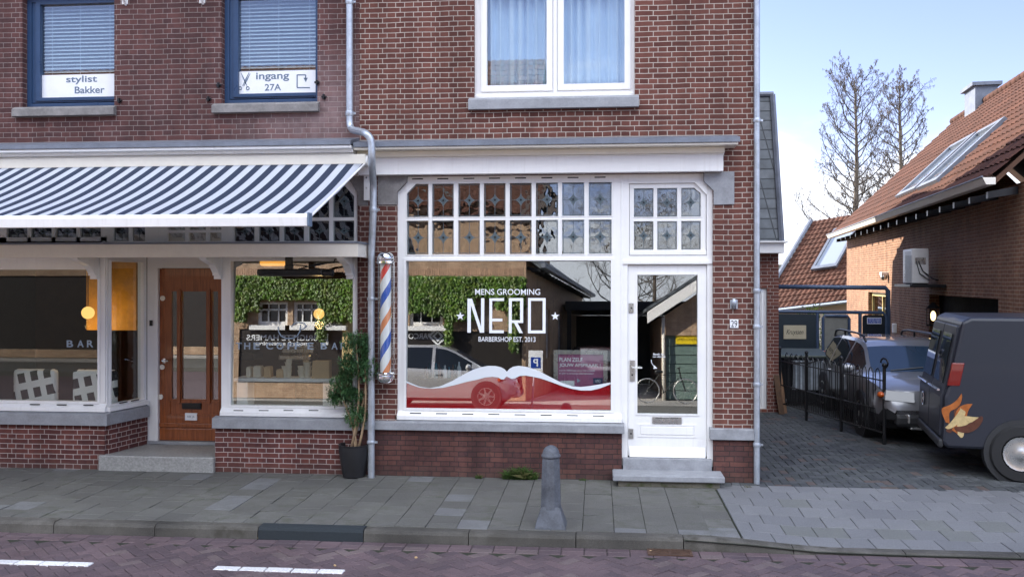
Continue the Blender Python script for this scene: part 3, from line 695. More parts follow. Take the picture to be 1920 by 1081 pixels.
# small white note on the glass: arrow and two lines
nb = MB(); ar = [(1221,674),(1222,680),(1225,685),(1229,688)]
for a_, b_ in zip(ar, ar[1:]): nb.tube([at(a_[0], a_[1], YD-.004), at(b_[0], b_[1], YD-.004)], .004, 5)
nb.prism([at(*p, YD-.004) for p in ((1227,684.5),(1232.5,690),(1225,691))], (0,.002,0)); nb.build('arrow_sticker', M['vinyl'], dr)
text('lettering', 'Boek nu', at(1235, 663.5, YD-.004), pxm(20, 1235), pym(4, 663, 1235), M['vinyl'], dr, bold=.01)
text('lettering', 'een afspraak', at(1236, 668.5, YD-.004), pxm(24, 1236), pym(4, 668, 1236), M['vinyl'], dr, bold=.01)
# threshold and worn doorstep
MB().box(X_(1168, -.02), X_(1335, -.02), -.02, .24, Z_(882, 1250, -.02), zth-.004).build('threshold', M['stone'], shop, bevel=.006)
MB().box(X_(1149, -.36), X_(1359, -.36), -.38, -.022, Z_(903.5, 1250, -.38), Z_(892, 1250, -.38)).build('doorstep', M['stone'], shop, bevel=.012)
M['mossy'] = brickmat('mossy_footing', (.15,.14,.11), (.20,.18,.14), (.14,.13,.10), bw=.5, rh=.2, squash=1, darkamt=.9, dark=(.055,.075,.02))
MB().box(X_(1159, -.33), X_(1350, -.33), -.33, -.02, -.02, Z_(903.5, 1250, -.38)-.001).build('step_footing', M['mossy'], shop, bevel=.01)
# inside
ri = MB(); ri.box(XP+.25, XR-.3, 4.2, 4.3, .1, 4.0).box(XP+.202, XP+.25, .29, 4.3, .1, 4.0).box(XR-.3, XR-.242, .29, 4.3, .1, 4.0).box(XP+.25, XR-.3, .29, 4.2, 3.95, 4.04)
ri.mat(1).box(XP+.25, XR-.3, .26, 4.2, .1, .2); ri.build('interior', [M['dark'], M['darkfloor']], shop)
ct = MB(); ct.box(X_(750, .5), X_(900, .5), 1.3, 1.75, .2, 1.05); tag(ct.build('counter', M['darkfloor'], None, bevel=.01), 'low dark counter with bottles inside the barbershop window', 'counter')
bm_ = [plain('bottle_amber', (.10,.045,.012), .15), plain('bottle_green', (.03,.06,.05), .15), M['sticker'], plain('bottle_teal', (.05,.2,.25), .2)]
blab = ['amber bottle on the dark counter inside the barbershop', 'dark green bottle on the dark counter inside the barbershop', 'white bottle on the dark counter inside the barbershop', 'teal bottle on the dark counter inside the barbershop']
for k in range(11):
    px = 800+k*6+random.random()*2; hgt = .14+.1*random.random(); x = at(px, 660, 1.5).x; m_ = k % 4
    q = MB().lathe([(.0,0),(.03,0),(.03,hgt*.6),(.012,hgt*.78),(.012,hgt)], (x, 1.40+.05*(k % 3), 1.051), 10); tag(q.build('bottle', bm_[m_], None, smooth=True, auto=40), blab[m_], 'bottle', blab[m_].split(' on ')[0]+'s on the barber counter')

# ---------------------------------------------------------------- things on the barbershop front
# spiral barber pole
bpx, bpy_ = X_(723, -.17), -.17
pole = thing('barber_pole', 'glass barber pole with red, white and blue spiral between domed chrome caps', 'barber pole', (bpx, bpy_, Z_(600, 723, -.17)))
z1, z0 = Z_(493, 723, -.17), Z_(699, 723, -.17); rr = .088
cm = MB(); cm.lathe([(rr+.012, z1-.012), (rr+.022, z1), (rr+.022, z1+.02), (rr+.01, z1+.028), (rr+.018, z1+.04), (rr+.018, z1+.06)]+[((rr+.012)*math.cos(a_*R(10)), z1+.06+(rr+.002)*math.sin(a_*R(10))*.95) for a_ in range(0, 9)]+[(.004, z1+.06+rr)], (bpx, bpy_, 0), 28); cm.build('cap', M['chrome'], pole, smooth=True, auto=35)
cm = MB(); cm.lathe([(.004, z0-.135)]+[((rr+.004)*math.cos(a_*R(10)), z0-.06-(rr-.015)*math.sin(a_*R(10))) for a_ in range(8, -1, -1)]+[(rr+.018, z0-.06), (rr+.018, z0-.03), (rr+.008, z0-.026), (rr+.022, z0-.018), (rr+.022, z0), (rr+.012, z0+.012)], (bpx, bpy_, 0), 28); cm.build('cap', M['chrome'], pole, smooth=True, auto=35)
def polemat():
    t = NT('barber_stripes'); p = t.obj(); sp = t.n('ShaderNodeSeparateXYZ'); t.l(p, sp.inputs[0])
    an = t.math('ARCTAN2', t.math('SUBTRACT', sp.outputs['Y'], bpy_), t.math('SUBTRACT', sp.outputs['X'], bpx))
    pitch = .625                                     # one turn carries red, white, blue, white
    u = t.math('FRACT', t.math('ADD', t.math('SUBTRACT', t.math('DIVIDE', sp.outputs['Z'], pitch), t.math('MULTIPLY', t.math('DIVIDE', an, 2*math.pi), 1.0)), .02+10-(z1/pitch) % 1))
    hi = t.ramp(sp.outputs['Z'], z1-.20, z1-.19)
    redc = t.mix(hi, (.74,.25,.10), (.70,.045,.04))
    st1 = t.math('MULTIPLY', t.math('GREATER_THAN', u, .02), t.math('LESS_THAN', u, .22)); st2 = t.math('MULTIPLY', t.math('GREATER_THAN', u, .52), t.math('LESS_THAN', u, .75))
    c = t.mix(st1, (.80,.80,.80), redc); c = t.mix(st2, c, (.02,.10,.46)); t.bsdf(c, .5); return t.m
MB().lathe([(.066, z0-.01), (.066, z1+.01)], (bpx, bpy_, 0), 28).build('striped_roll', polemat(), pole, smooth=True, auto=40)
MB().lathe([(rr, z0-.01), (rr, z1+.01)], (bpx, bpy_, 0), 32, cap=False).build('glass_tube', glassmat('tube_glass', .03), pole, smooth=True)
br = MB()
for z in (z1+.01, z0-.02): br.box(bpx-.03, bpx+.03, bpy_+rr, -.002, z-.012, z+.012)
for s_ in (-1, 1): br.tube([(bpx+s_*(rr+.008), bpy_+.03, z0), (bpx+s_*(rr+.008), bpy_+.03, z1)], .004, 6)
br.build('bracket', M['chrome'], pole)
# number plate 29
npl = thing('house_number_plate', 'small white enamel plate with black house number 29', 'number plate', at(1376.5, 606.5, -.003))
r_ = rect(1368.5, 1384.5, 598.5, 614.5, -.004); MB().box(r_[0], r_[1], -.010, -.001, r_[2], r_[3]).build('plate', M['sticker'], npl, bevel=.006)
text('lettering', '29', at(1376.5, 606.5, -.011), pxm(11.5, 1376, 0), pym(12.5, 606, 1376, 0), M['black'], npl)
fh_ = thing('flag_holder', 'small grey metal flagpole holder on the brick pier', 'flag holder', at(1376, 570, 0))
q = at(1376, 570, 0); MB().box(q.x-.045, q.x+.045, -.008, -.001, q.z-.055, q.z+.05).build('plate', M['zinc'], fh_, bevel=.004)
MB().lathe([(.022,0),(.026,0),(.026,.11),(.018,.11),(.018,.02)], (0,0,0), 14, cap=False).build('socket', M['zinc'], fh_, smooth=True, world=False); sk_ = [c_ for c_ in fh_.children if c_.name.startswith('socket')][0]; sk_.location = (-.005, -.03, -.045); sk_.rotation_euler = (R(22), 0, 0)
# grey downpipes
def pipe(name, lab, pts, r, collars, mat='zinc'):
    o = thing(name, lab, 'drainpipe', (pts[-1][0], pts[-1][1], pts[-1][2]))
    P = [Vector(p) for p in pts]; sm_ = [P[0]]
    for i_ in range(1, len(P)-1):
        a_, b_, c_ = P[i_-1], P[i_], P[i_+1]; d1 = min(.10, (a_-b_).length*.45); d2 = min(.10, (c_-b_).length*.45)
        s_, e_ = b_+(a_-b_).normalized()*d1, b_+(c_-b_).normalized()*d2
        for k in range(7): u = k/6; sm_.append((1-u)**2*s_+2*u*(1-u)*b_+u*u*e_)
    sm_.append(P[-1]); MB().tube(sm_, r, 16).build('pipe', M[mat], o, smooth=True, auto=50)
    for (c_, h) in collars:
        m_ = MB().lathe([(r+.001, -h), (r+.006, -h), (r+.010, -h*.4), (r+.010, h*.4), (r+.006, h), (r+.001, h)], c_, 16); m_.box(c_[0]+r, c_[0]+r+.035, c_[1]-.008, c_[1]+.008, c_[2]-.012, c_[2]+.012); m_.box(c_[0]-.012, c_[0]+.012, c_[1]+r*.8, -.002, c_[2]-.010, c_[2]+.010); m_.build('collar', M[mat], o, smooth=True, auto=40)
    return o
py_ = -.07
zt_ = 6.8; x1_ = X_(655.5, py_); x2_ = X_(698, -.58)
pipe('downpipe', 'grey zinc downpipe with a swan-neck bend, between the two shops', [(x1_, py_, zt_), (x1_, py_, Z_(232, 655, py_)), (x1_+.03, -.10, Z_(244, 660, py_)), (X_(686, -.5), -.5, Z_(249, 690, -.5)), (X_(697, -.5), -.5, Z_(262, 697, -.5)), (X_(697, -.5), -.5, Z_(300, 700, -.5)), (X_(700, -.20), -.20, Z_(345, 700, -.2)), (X_(700, -.20), -.20, Z_(400, 700, -.2)), (X_(696.5, -.14), -.14, Z_(470, 698, -.14)), (X_(696, -.14), -.14, .0)], .043, [((x1_, py_, Z_(213, 655, py_)), .03), ((x1_, py_, Z_(4, 655, py_)), .03), ((X_(700, -.2), -.2, Z_(393, 700, -.2)), .03), ((X_(696.5, -.14), -.14, Z_(560, 698, -.14)), .02), ((X_(696, -.14), -.14, Z_(828, 696, -.14)), .02)])
x3_ = X_(1419, -.04); yb_ = -.04
pipe('downpipe', 'straight grey zinc downpipe on the brick corner by the driveway', [(x3_, yb_, 6.8), (x3_, yb_, .0)], .036, [((x3_, yb_, Z_(c_, 1418, yb_)), .025) for c_ in (226, 545, 612, 720, 833)])

# poster leaning behind the glass
po = thing('poster', 'purple appointment poster in a grey clip frame behind the barbershop glass', 'poster', (0,0,0))
def inner(px, py, Y): return at(px, py, Y)
yp = .22; r_ = rect(1038, 1139, 656, 726, yp); po.location = (r_[0], yp, r_[2])
MB().holed(r_[0], r_[1], r_[2], r_[3], [(r_[0]+.055, r_[1]-.05, r_[2]-.1, r_[3]-.05)], yp-.012, yp+.012).build('frame', M['steel'], po, bevel=.004)
MB().box(r_[0]+.05, r_[1]-.045, yp, yp+.006, r_[2], r_[3]-.045).build('sheet', plain('purple_print', (.34,.11,.22), .5, var=.08), po)
def ptext(b_, px0, px1, py0, py1, bold=.01): return text('lettering', b_, at((px0+px1)/2, (py0+py1)/2, yp-.002), pxm(px1-px0, (px0+px1)/2, yp), pym(py1-py0, py0, px0, yp), M['vinyl'], po, bold=bold)
ptext('PLAN ZELF', 1048.5, 1092, 670, 677.5, .018); ptext('JOUW AFSPRAAK !', 1048.5, 1126, 681, 689, .018)
ptext('met de NERO app zie je snel wanneer', 1048.5, 1116, 692.5, 696.5); ptext('er plek is, en kun je alles bijhouden!', 1048.5, 1113, 698, 702)
MB().prism([at(*p, yp-.003) for p in ((1082,709),(1089,713),(1082,717))], (0,.002,0)).build('play_arrow', M['blue_vinyl'], po)
MB().box(X_(1051, yp), X_(1077, yp), yp-.003, yp-.0015, Z_(722, 1060, yp), Z_(713, 1060, yp)).build('white_label', M['sticker'], po)
cdp = MB(); cdp.box(X_(1112, yp), X_(1130, yp), yp-.008, yp-.004, Z_(719, 1120, yp), Z_(708, 1120, yp)); cdp.build('card', M['blue'], po); text('lettering', 'NERO', at(1121, 714, yp-.009), pxm(10, 1121, yp), pym(5, 714, 1121, yp), M['vinyl'], po)

# ================================================================= coffee shop
cafe = thing('coffee_shop_building', 'dark brick house with coffee shop front, blue upstairs windows and wooden door', 'building', (-6, 0, 0))
XL = -12.0
zc_t, zc_b = Z_(781, 540), Z_(803, 540)              # stone sill
zl = Z_(266, 420)
cop = (X_(-40), X_(670), -.05, Z_(329, 560))
w1 = rect(415, 595, -90, 192, 0); w1 = (w1[0], w1[1], w1[2], 6.05)
w0r = X_(214); w0 = (w0r-(w1[1]-w1[0]), w0r, w1[2]-.0, 6.05)
MB().holed(XL, XP-.002, 0, 6.9, [(cop[0], cop[1], -.1, cop[3]), w1, w0], .004, .28).build('wall', M['brick_brown'], cafe)
sh = MB(); sh.box(XL, XL+.2, .282, 9, 0, 6.9).box(XL+.201, XP-.002, 8.8, 9, 0, 6.9); sh.prism([(XL, 0, 6.901), (XL, 9, 6.901), (XL, 4.6, 9.6)], (.2, 0, 0)); sh.build('side_wall', M['brick_brown'], cafe)
MB().box(XL+.201, XP-.003, .285, 8.79, 6.5, 6.6).box(XL+.201, XP-.003, 2.6, 2.7, 4.15, 6.499).build('attic_floor', M['dark'], cafe)
MB().prism([(XL, -.35, 6.9), (XL, 4.6, 9.75), (XL, 9.35, 6.9), (XL, 9.35, 7.02), (XL, 4.6, 9.9), (XL, -.35, 7.05)], (XP-XL-.002, 0, 0)).build('roof', M['lead'], cafe)
# upstairs windows, with blinds and paper notices
def cafe_window(r_, n):
    o = thing('window', None, None); attach(o, cafe); o.location = Vector(((r_[0]+r_[1])/2, 0, r_[2]))-Vector(cafe.location)
    Y = .10; wd = r_[1]-r_[0]; g = (r_[0]+.17*wd/1.2, r_[1]-.055, r_[2]+.135, 5.95)
    m_ = MB(); m_.holed(r_[0]+.002, r_[1]-.002, r_[2], 6.04, [(r_[0]+.06, r_[1]-.05, r_[2]+.06, 5.98)], Y, Y+.08)
    m_.holed(r_[0]+.055, r_[1]-.045, r_[2]+.075, 6.0, [g], Y+.02, Y+.075)
    m_.holed(r_[0]+.115, g[1]+.016, r_[2]+.095, 5.99, [g], Y+.002, Y+.0195)
    m_.build('frame', M['blue'], o, bevel=.005)
    MB().box(g[0]-.01, g[1]+.01, Y+.05, Y+.056, g[2]-.01, 5.96).build('pane', M['glass'], o)
    MB().prism([(r_[0]-.10, .004, r_[2]-.0), (r_[0]-.10, -.07, r_[2]-.035), (r_[0]-.10, -.07, r_[2]-.13), (r_[0]-.10, .004, r_[2]-.13)], (wd+.13, 0, 0)).build('sill', M['stone_dk'], o, bevel=.005)
    bl = MB(); z = g[2]+.02
    while z < 5.97:
        bl.box(g[0]-.005, g[1]+.005, Y+.085, Y+.125, z, z+.0015); b_ = len(bl.v)-8
        for q in range(b_, b_+8):
            x_, y_, z_ = bl.v[q]; bl.v[q] = (x_, y_, z_+(y_-Y-.105)*.75)
        z += .047
    for fx_ in (.12, .5, .9): bl.box(g[0]+(g[1]-g[0])*fx_-.0015, g[0]+(g[1]-g[0])*fx_+.0015, Y+.078, Y+.080, g[2], 5.95)
    bo = bl.build('venetian_blind', M['blind']); tag(bo, 'pale slatted blind behind the blue window '+('with the scissors notice' if n else 'at the left edge'), 'blind', 'blinds in the upstairs windows')
    # notice stuck inside the pane
    p0 = (g[0]-.002, g[1]+.002, g[2]+.0, g[2]+(.29 if n else .30)); MB().box(p0[0], p0[1], Y+.046, Y+.0485, p0[2], p0[3]).build('notice', M['sticker'], o)
    return o, g, Y+.044
cw1, g1_, yn = cafe_window(w1, 1); cw0, g0_, yn = cafe_window(w0, 0)
def ctext(b_, px0, px1, py0, py1, par, bold=.012): return text('lettering', b_, at((px0+px1)/2, (py0+py1)/2, yn), pxm(px1-px0, (px0+px1)/2, yn), pym(py1-py0, py0, px0, yn), M['ink'], par, bold=bold)
ctext('ingang', 480, 542, 136, 152.5, cw1); ctext('27A', 496.5, 527, 157.5, 170, cw1)
nb = MB(); A_ = lambda x, y: at(x, y, yn-.001)
def line(mb, pts, wd, th=.002):
    for a_, b_ in zip(pts, pts[1:]):
        A, B = Vector((a_[0], a_[1])), Vector((b_[0], b_[1])); d_ = (B-A).normalized(); n_ = Vector((-d_.y, d_.x))*wd/2
        mb.prism([A_(*(A-n_-d_*wd*.5)), A_(*(A+n_-d_*wd*.5)), A_(*(B+n_+d_*wd*.5)), A_(*(B-n_+d_*wd*.5))], (0, th, 0))
line(nb, [(580,164.5),(557.5,164.5)], 2); line(nb, [(557,163),(557,141)], 2); line(nb, [(558.5,140.5),(572,140.5)], 2); line(nb, [(573,141.5),(573,147)], 2)
nb.prism([A_(*p) for p in ((569,146),(577,146),(573,154))], (0,.002,0)); nb.build('arrow_mark', M['ink'], cw1)
nb = MB()
for (a_, b_) in (((452,137),(463,161)), ((467,136),(455,161)), ((469,138),(457,162))): nb.prism([A_(a_[0]-.4, a_[1]), A_(a_[0]+.4, a_[1]), A_((a_[0]+b_[0])/2+1.1, (a_[1]+b_[1])/2), A_(b_[0]+.6, b_[1]), A_(b_[0]-.6, b_[1]), A_((a_[0]+b_[0])/2-1.1, (a_[1]+b_[1])/2)], (0,.002,0))
for c_ in ((450.5,165.5),(464.5,165.5)):
    q = [A_(c_[0]+2.8*math.cos(k*R(30)), c_[1]+3*math.sin(k*R(30))) for k in range(13)]; nb.tube(q, .005, 5, cap=False)
nb.build('scissors_mark', M['ink'], cw1)
ctext('stylist', 124, 182, 142, 158, cw0); ctext('Bakker', 140, 196, 162, 175, cw0)
for (hx, hy) in ((225,189),(392,186),(608,182),(411,160),(595,155)):
    p = at(hx, hy, 0); hk = MB(); hk.box(p.x-.03, p.x+.03, -.03, .003, p.z-.012, p.z+.012); hk.box(p.x-.01, p.x+.01, -.045, -.0, p.z-.035, p.z+.03)
    hk.build('shutter_hook', M['black'], cafe, bevel=.004)
for (hx, hy) in ((237,4),(382,2)):
    p = at(hx, hy, 0); sb_ = MB(); sb_.box(p.x-.06, p.x+.02, -.006, .003, p.z-.03, p.z+.12); sb_.prism([(p.x-.02, -.006, p.z+.12), (p.x-.02, -.2, p.z+.12), (p.x-.02, -.006, p.z-.05)], (.03, 0, 0))
    sb_.build('sign_bracket', M['white'], cafe, bevel=.004)
# lead and fascia over the shop
cn = MB(); xb_ = X_(692, -.4)
cn.prism([(XL, .003, Z_(262, 430)), (XL, -.42, Z_(266.5, 430, -.42)), (XL, -.42, Z_(274, 430, -.42)), (XL, .003, Z_(270, 430))], (XP-.001-XL, 0, 0)); cn.build('cornice', M['lead'], cafe)
zt = Z_(274, 430, -.42); fb = MB().box(XL, XP-.003, -.40, .002, zt-.035, zt-.001); fb.box(XL, XP-.003, -.30, .002, zt-.075, zt-.036); fb.box(XL, XP-.003, -.26, .002, zt-.16, zt-.076); fb.mat(1).box(XL, XP-.003, -.10, .001, cop[3]-.02, zt-.161)
fb.build('fascia', [M['white'], M['cream']], cafe, bevel=.005)
outline(MB(), [(655,326),(690,325),(690,385),(671,386),(671,362),(655,338)], -.012, .19).build('corner_block', M['stone_dk'], cafe, bevel=.004)
# shopfront plane: right window
YC = .05
def cr(px0, px1, py0, py1, ref=550, Y=YC): return (X_(px0, Y), X_(px1, Y), Z_(py1, ref, Y), Z_(py0, ref, Y))
cwin = thing('shop_window', None, None); attach(cwin, cafe); cwin.location = Vector((X_(545), 0, zc_t))-Vector(cafe.location)
cb_ = cr(433, 662, 489, 760)
lcols = [(438,477),(484,524),(531,570),(578,617),(624,664)]
lr = []
for (a_, b_) in lcols: lr.append(cr(a_, b_, 414, 452)); lr.append(cr(a_, b_, 347, 408))
fm = MB().holed(X_(415, YC), X_(671, YC)+.004, zc_t, cop[3]-.002, lr+[cb_], YC, YC+.085)
fm.holed(cb_[0]-.03, cb_[1]+.03, cb_[2]-.03, cb_[3]+.03, [cb_], YC-.012, YC-.0004)
fm.prism([(X_(415, YC), YC-.0005, zc_t+.001), (X_(415, YC), YC-.05, zc_t+.001), (X_(415, YC), YC-.05, zc_t+.05), (X_(415, YC), YC-.0005, cb_[2]-.033)], (X_(671, YC)-X_(415, YC), 0, 0))
fm.prism([at(p[0], p[1], YC-.009) for p in ((644,346),(665,346),(665,369))], (0, .06, 0))
fm.mat(1)
for px in (449, 496, 542, 589):
    zz = Z_(769, px, YC-.03); y_ = YC-.05+.050*(zz-zc_t-.05)/(cb_[2]-.033-zc_t-.05); x0, x1 = X_(px-9, YC), X_(px+9, YC); fm.box(x0, x1, y_-.006, y_+.004, zz-.006, zz+.006)
fm.build('frame', [M['white'], M['slot']], cwin, bevel=.003)
for r_ in lr:
    o = lp0.copy(); C.objects.link(o); o.parent = None; place_lead(o, r_, YC+.035, cwin, w0_, h0_)
pn_ = MB().box(cb_[0]-.01, cb_[1]+.01, 0, .005, -.01, cb_[3]-cb_[2]+.01).build('pane', M['glass']); pn_.location = (0, YC+.008, cb_[2]); pn_.rotation_euler = (-TILT, 0, 0); attach(pn_, cwin)
def ctilt(px, py, off=-.0025): p = at(px, py, YC+.05); p.y = yt(p.z, cb_[2], YC+.008)+off; return p
for ch, px in (('T',449),('H',464.5),('E',482),('C',506.5),('O',526),('F',545.5),('F',559),('E',583),('B',608),('A',628),('R',645)):
    text('lettering', ch, ctilt(px, 648), pxm(11.5 if ch not in 'OC' else 13, px), pym(12.5, 648, px), M['blue_vinyl'], cwin, rx=R(90)-TILT, bold=.02)
rg = MB()                                            # coffee cup drawn in one line
cp = [(522,612),(523,622),(528,630),(538,634),(549,634),(558,629),(563,620),(564,608)]
for a_, b_ in zip(cp, cp[1:]): rg.tube([ctilt(*a_), ctilt(*b_)], .008, 5)
cp = [(547,612),(552,606),(560,604),(570,606),(575,611),(570,616),(562,617)]
for a_, b_ in zip(cp, cp[1:]): rg.tube([ctilt(*a_), ctilt(*b_)], .008, 5)
rg.build('cup_logo', M['blue_vinyl'], cwin)
# plinth and sill under the right window, return into the porch
xp0, xp1 = X_(404), XP-.004
cp_ = MB(); cp_.box(xp0, xp1, -.010, .24, 0, zc_b); cp_.box(xp0, xp0+.2, .2401, .80, 0, zc_b); cp_.build('plinth', M['brick_cafe_plinth'], cafe)
sx0 = X_(397, -.07)
MB().prism([(sx0, .05, zc_t), (sx0, -.07, zc_t-.02), (sx0, -.07, zc_b), (sx0, .05, zc_b)], (XP+.02-sx0, 0, 0)).build('sill', M['stone'], cafe, bevel=.005)
# porch: door set back behind a granite step
YDR = .80; zst = .19
dx0, dx1 = X_(297, YDR), X_(419, YDR); zd0, zd1 = Z_(826, 358, YDR), Z_(505, 358, YDR)
cd_ = thing('door', None, None); attach(cd_, cafe); cd_.location = Vector(((dx0+dx1)/2, YDR, zst))-Vector(cafe.location)
fx0 = X_(276, YDR)
jm = MB().holed(fx0, dx1+.10, zst, 3.1, [(dx0, dx1, zst-.1, zd1+.02)], YDR, YDR+.10); jm.holed(dx0-.05, dx1+.05, zst+.02, zd1+.06, [(dx0, dx1, zst, zd1+.02)], YDR-.02, YDR-.0005); jm.build('frame', M['white'], cd_, bevel=.004)
YW = YDR+.03; xw = lambda px: X_(px, YW)
def zw(py): return Z_(py, 358, YW)
panes = [(xw(322), xw(332), zw(748), zw(546)), (xw(341), xw(386.5), zw(748), zw(546)), (xw(398), xw(409), zw(748), zw(546))]
dl = MB().holed(dx0+.004, dx1-.004, zd0, zd1+.012, panes, YW, YW+.05)
for px in (336.5, 392.5): dl.box(xw(px-3), xw(px+3), YW-.035, YW-.0005, zw(755), zw(542))
r_ = (xw(318), xw(410), zw(777), zw(753)); dl.holed(r_[0]-.015, r_[1]+.015, r_[2]-.015, r_[3]+.015, [(r_[0]+.01, r_[1]-.01, r_[2]+.01, r_[3]-.01)], YW-.012, YW-.0004)
dl.box(dx0+.006, dx1-.006, YW-.022, YW-.0004, zw(800), zw(793)); dl.box(dx0+.006, dx1-.006, YW-.012, YW-.0004, zd0+.002, zw(803))
dl.build('door_leaf', M['wood'], cd_, bevel=.004)
for p in panes: MB().box(p[0]-.005, p[1]+.005, YW+.02, YW+.026, p[2]-.005, p[3]+.005).build('pane', M['glass'], cd_)
ls = (xw(342), xw(378), zw(766), zw(755)); q = MB().box(ls[0], ls[1], YW-.02, YW-.0006, ls[2], ls[3]); q.box(ls[0]+.012, ls[1]-.012, YW-.028, YW-.0201, ls[2]+.015, ls[3]-.015); q.build('letter_slot', M['black'], cd_, bevel=.003)
MB().box(xw(348), xw(370), YW-.018, YW-.0006, zw(787), zw(773.5)).build('notice', M['sticker'], cd_)
text('lettering', 'NEE JA', Vector((xw(359), YW-.0185, zw(780.5))), .10, .035, M['ink'], cd_)
for (px, py) in ((306,559),(305,688),(302,744)): MB().lathe([(.035,-.02),(.035,-.008),(.03,0)], (xw(px), YW, zw(py)), 18, 'y').build('lock_rose', M['cream'], cd_, smooth=True, auto=30)
hz = zw(676); MB().tube([(xw(308), YW, hz), (xw(308), YW-.06, hz), (xw(311), YW-.065, hz), (xw(319), YW-.065, hz+.005)], .012, 8).box(xw(308)-.02, xw(308)+.02, YW-.012, YW, hz-.03, hz+.03).build('handle', M['chrome'], cd_, smooth=True, auto=40)
MB().box(xw(287)-.02, xw(287)+.02, YDR-.035, YDR-.0205, zw(607)-.025, zw(600)+.0).build('bell', M['black'], cd_, bevel=.003)
st = MB(); st.box(X_(184, -.06), xp0-.003, -.06, YDR-.04, -.02, zst); st.build('doorstep', M['granite'], cafe, bevel=.012)
MB().box(fx0, dx1+.06, YDR-.045, YDR+.1, zst, zd0-.004).build('threshold', M['stone'], cafe, bevel=.005)
# left bay: front pane, corner post, pane along the porch
A0 = Vector((X_(183), YC, 0)); xcorner = X_(196.5); B0 = Vector((fx0, YDR, 0))
bay = thing('bay_window', None, None); attach(bay, cafe); bay.location = Vector((-7, 0, zc_t))-Vector(cafe.location)
zb_t, zb_b = Z_(772, 170), Z_(796, 170)
lf = (X_(-10, YC), X_(183.5, YC), Z_(752, 170, YC), Z_(505, 170, YC))
fm = MB().holed(X_(-38, YC), xcorner, zb_t, 2.95, [lf], YC, YC+.085); fm.holed(lf[0]-.03, lf[1]+.03, lf[2]-.03, lf[3]+.03, [lf], YC-.012, YC-.0005)
fm.prism([(X_(-38, YC), YC-.0006, zb_t+.001), (X_(-38, YC), YC-.05, zb_t+.001), (X_(-38, YC), YC-.05, zb_t+.05), (X_(-38, YC), YC-.0006, lf[2]-.033)], (xcorner-X_(-38, YC), 0, 0))
# pane along the porch, in its own plane
E = Vector((B0.x-xcorner, YDR-YC, 0)); Ln = E.length; ex = E/Ln; nx = Vector((ex.y, -ex.x, 0))    # nx looks into the porch
O = Vector((xcorner, YC, 0))
def side(u, z, d=0): p = O+ex*u+nx*d; return (p.x, p.y, z)
def sbox(mb, u0, u1, z0, z1, d0, d1):
    v = [side(u, z, d) for z in (z0, z1) for d in (d0, d1) for u in (u0, u1)]
    return mb.add(v, [(0,1,3,2),(4,6,7,5),(0,4,5,1),(2,3,7,6),(0,2,6,4),(1,5,7,3)])
zs0, zs1 = Z_(752, 240, .4), Z_(491, 240, .4)
def upx(px):                                         # where along the return a photo column lands
    lo, hi = 0, Ln
    for _ in range(40):
        m_ = (lo+hi)/2; p = O+ex*m_; dd = (p.y-CAM_Y)*cs-p.x*sn; pp = 960+FPX*(p.x*cs+(p.y-CAM_Y)*sn)/dd
        lo, hi = (m_, hi) if pp < px else (lo, m_)
    return lo
u0, u1 = upx(208), upx(268)
for (a_, b_, c_, d_) in ((0, u0, zb_t, 2.95), (u1, Ln-.01, zb_t, 2.95), (u0, u1, zb_t, zs0), (u0, u1, zs1, 2.95)): sbox(fm, a_, b_, c_, d_, -.085, 0)
for (a_, b_, c_, d_) in ((u0-.025, u0, zs0-.02, zs1+.02), (u1, u1+.025, zs0-.02, zs1+.02), (u0, u1, zs0-.02, zs0), (u0, u1, zs1, zs1+.02)): sbox(fm, a_, b_, c_, d_, .0003, .012)
fm.prism([side(0, zb_t+.001, .0005), side(0, zb_t+.001, .05), side(0, zb_t+.05, .05), side(0, zs0-.025, .0005)], tuple(ex*(Ln-.02)))
fm.box(xcorner-.055, xcorner-.012, YC-.02, YC-.0007, zb_t+.12, 2.9)
fm.mat(1)
for px in (228, 250):
    u = upx(px); zz = zb_t+.085; sbox(fm, u-.07, u+.07, zz-.006, zz+.006, .02, .037)
for px in (168, 118, 68):
    x0 = X_(px-9, YC); x1 = X_(px+9, YC); zz = zb_t+.085; fm.box(x0, x1, YC-.037, YC-.02, zz-.006, zz+.006)
fm.build('frame', [M['white'], M['slot']], bay, bevel=.003)
MB().box(lf[0]-.01, lf[1]+.01, YC+.03, YC+.036, lf[2]-.01, lf[3]+.01).build('pane', M['glass_bay'], bay)
q = MB(); sbox(q, u0-.01, u1+.01, zs0-.01, zs1+.01, -.04, -.035); q.build('pane', M['glass_bay'], bay)
for ch, px in (('B',131),('A',151),('R',169)): text('lettering', ch, at(px, 644, YC+.027), pxm(12, px), pym(13, 644, px), M['blue_vinyl'], bay, bold=.02)
ms = MB()
for (py, n_) in ((497, 9), (508, 14), (515, 7), (536, 13), (550, 10)):
    pass
bp = MB().box(X_(-40), xcorner, -.008, .24, -.02, zb_b-.0); bp2 = MB(); sbox(bp2, .0+.0, Ln-.03, -.02, zb_b-.001, -.2, .03); bp.add(bp2.v, bp2.f); bp.build('plinth', M['brick_cafe_plinth'], cafe)
sl = MB(); sl.prism([(X_(-40), .05, zb_t), (X_(-40), -.07, zb_t-.02), (X_(-40), -.07, zb_b), (X_(-40), .05, zb_b)], (xcorner+.065-X_(-40), 0, 0))
sl.prism([side(-.03, zb_t-.0005, 0), side(-.03, zb_t-.0205, .075), side(-.03, zb_b+.0005, .075), side(-.03, zb_b+.0005, 0)], tuple(ex*(Ln-.01))); sl.build('sill', M['stone'], cafe, bevel=.004)
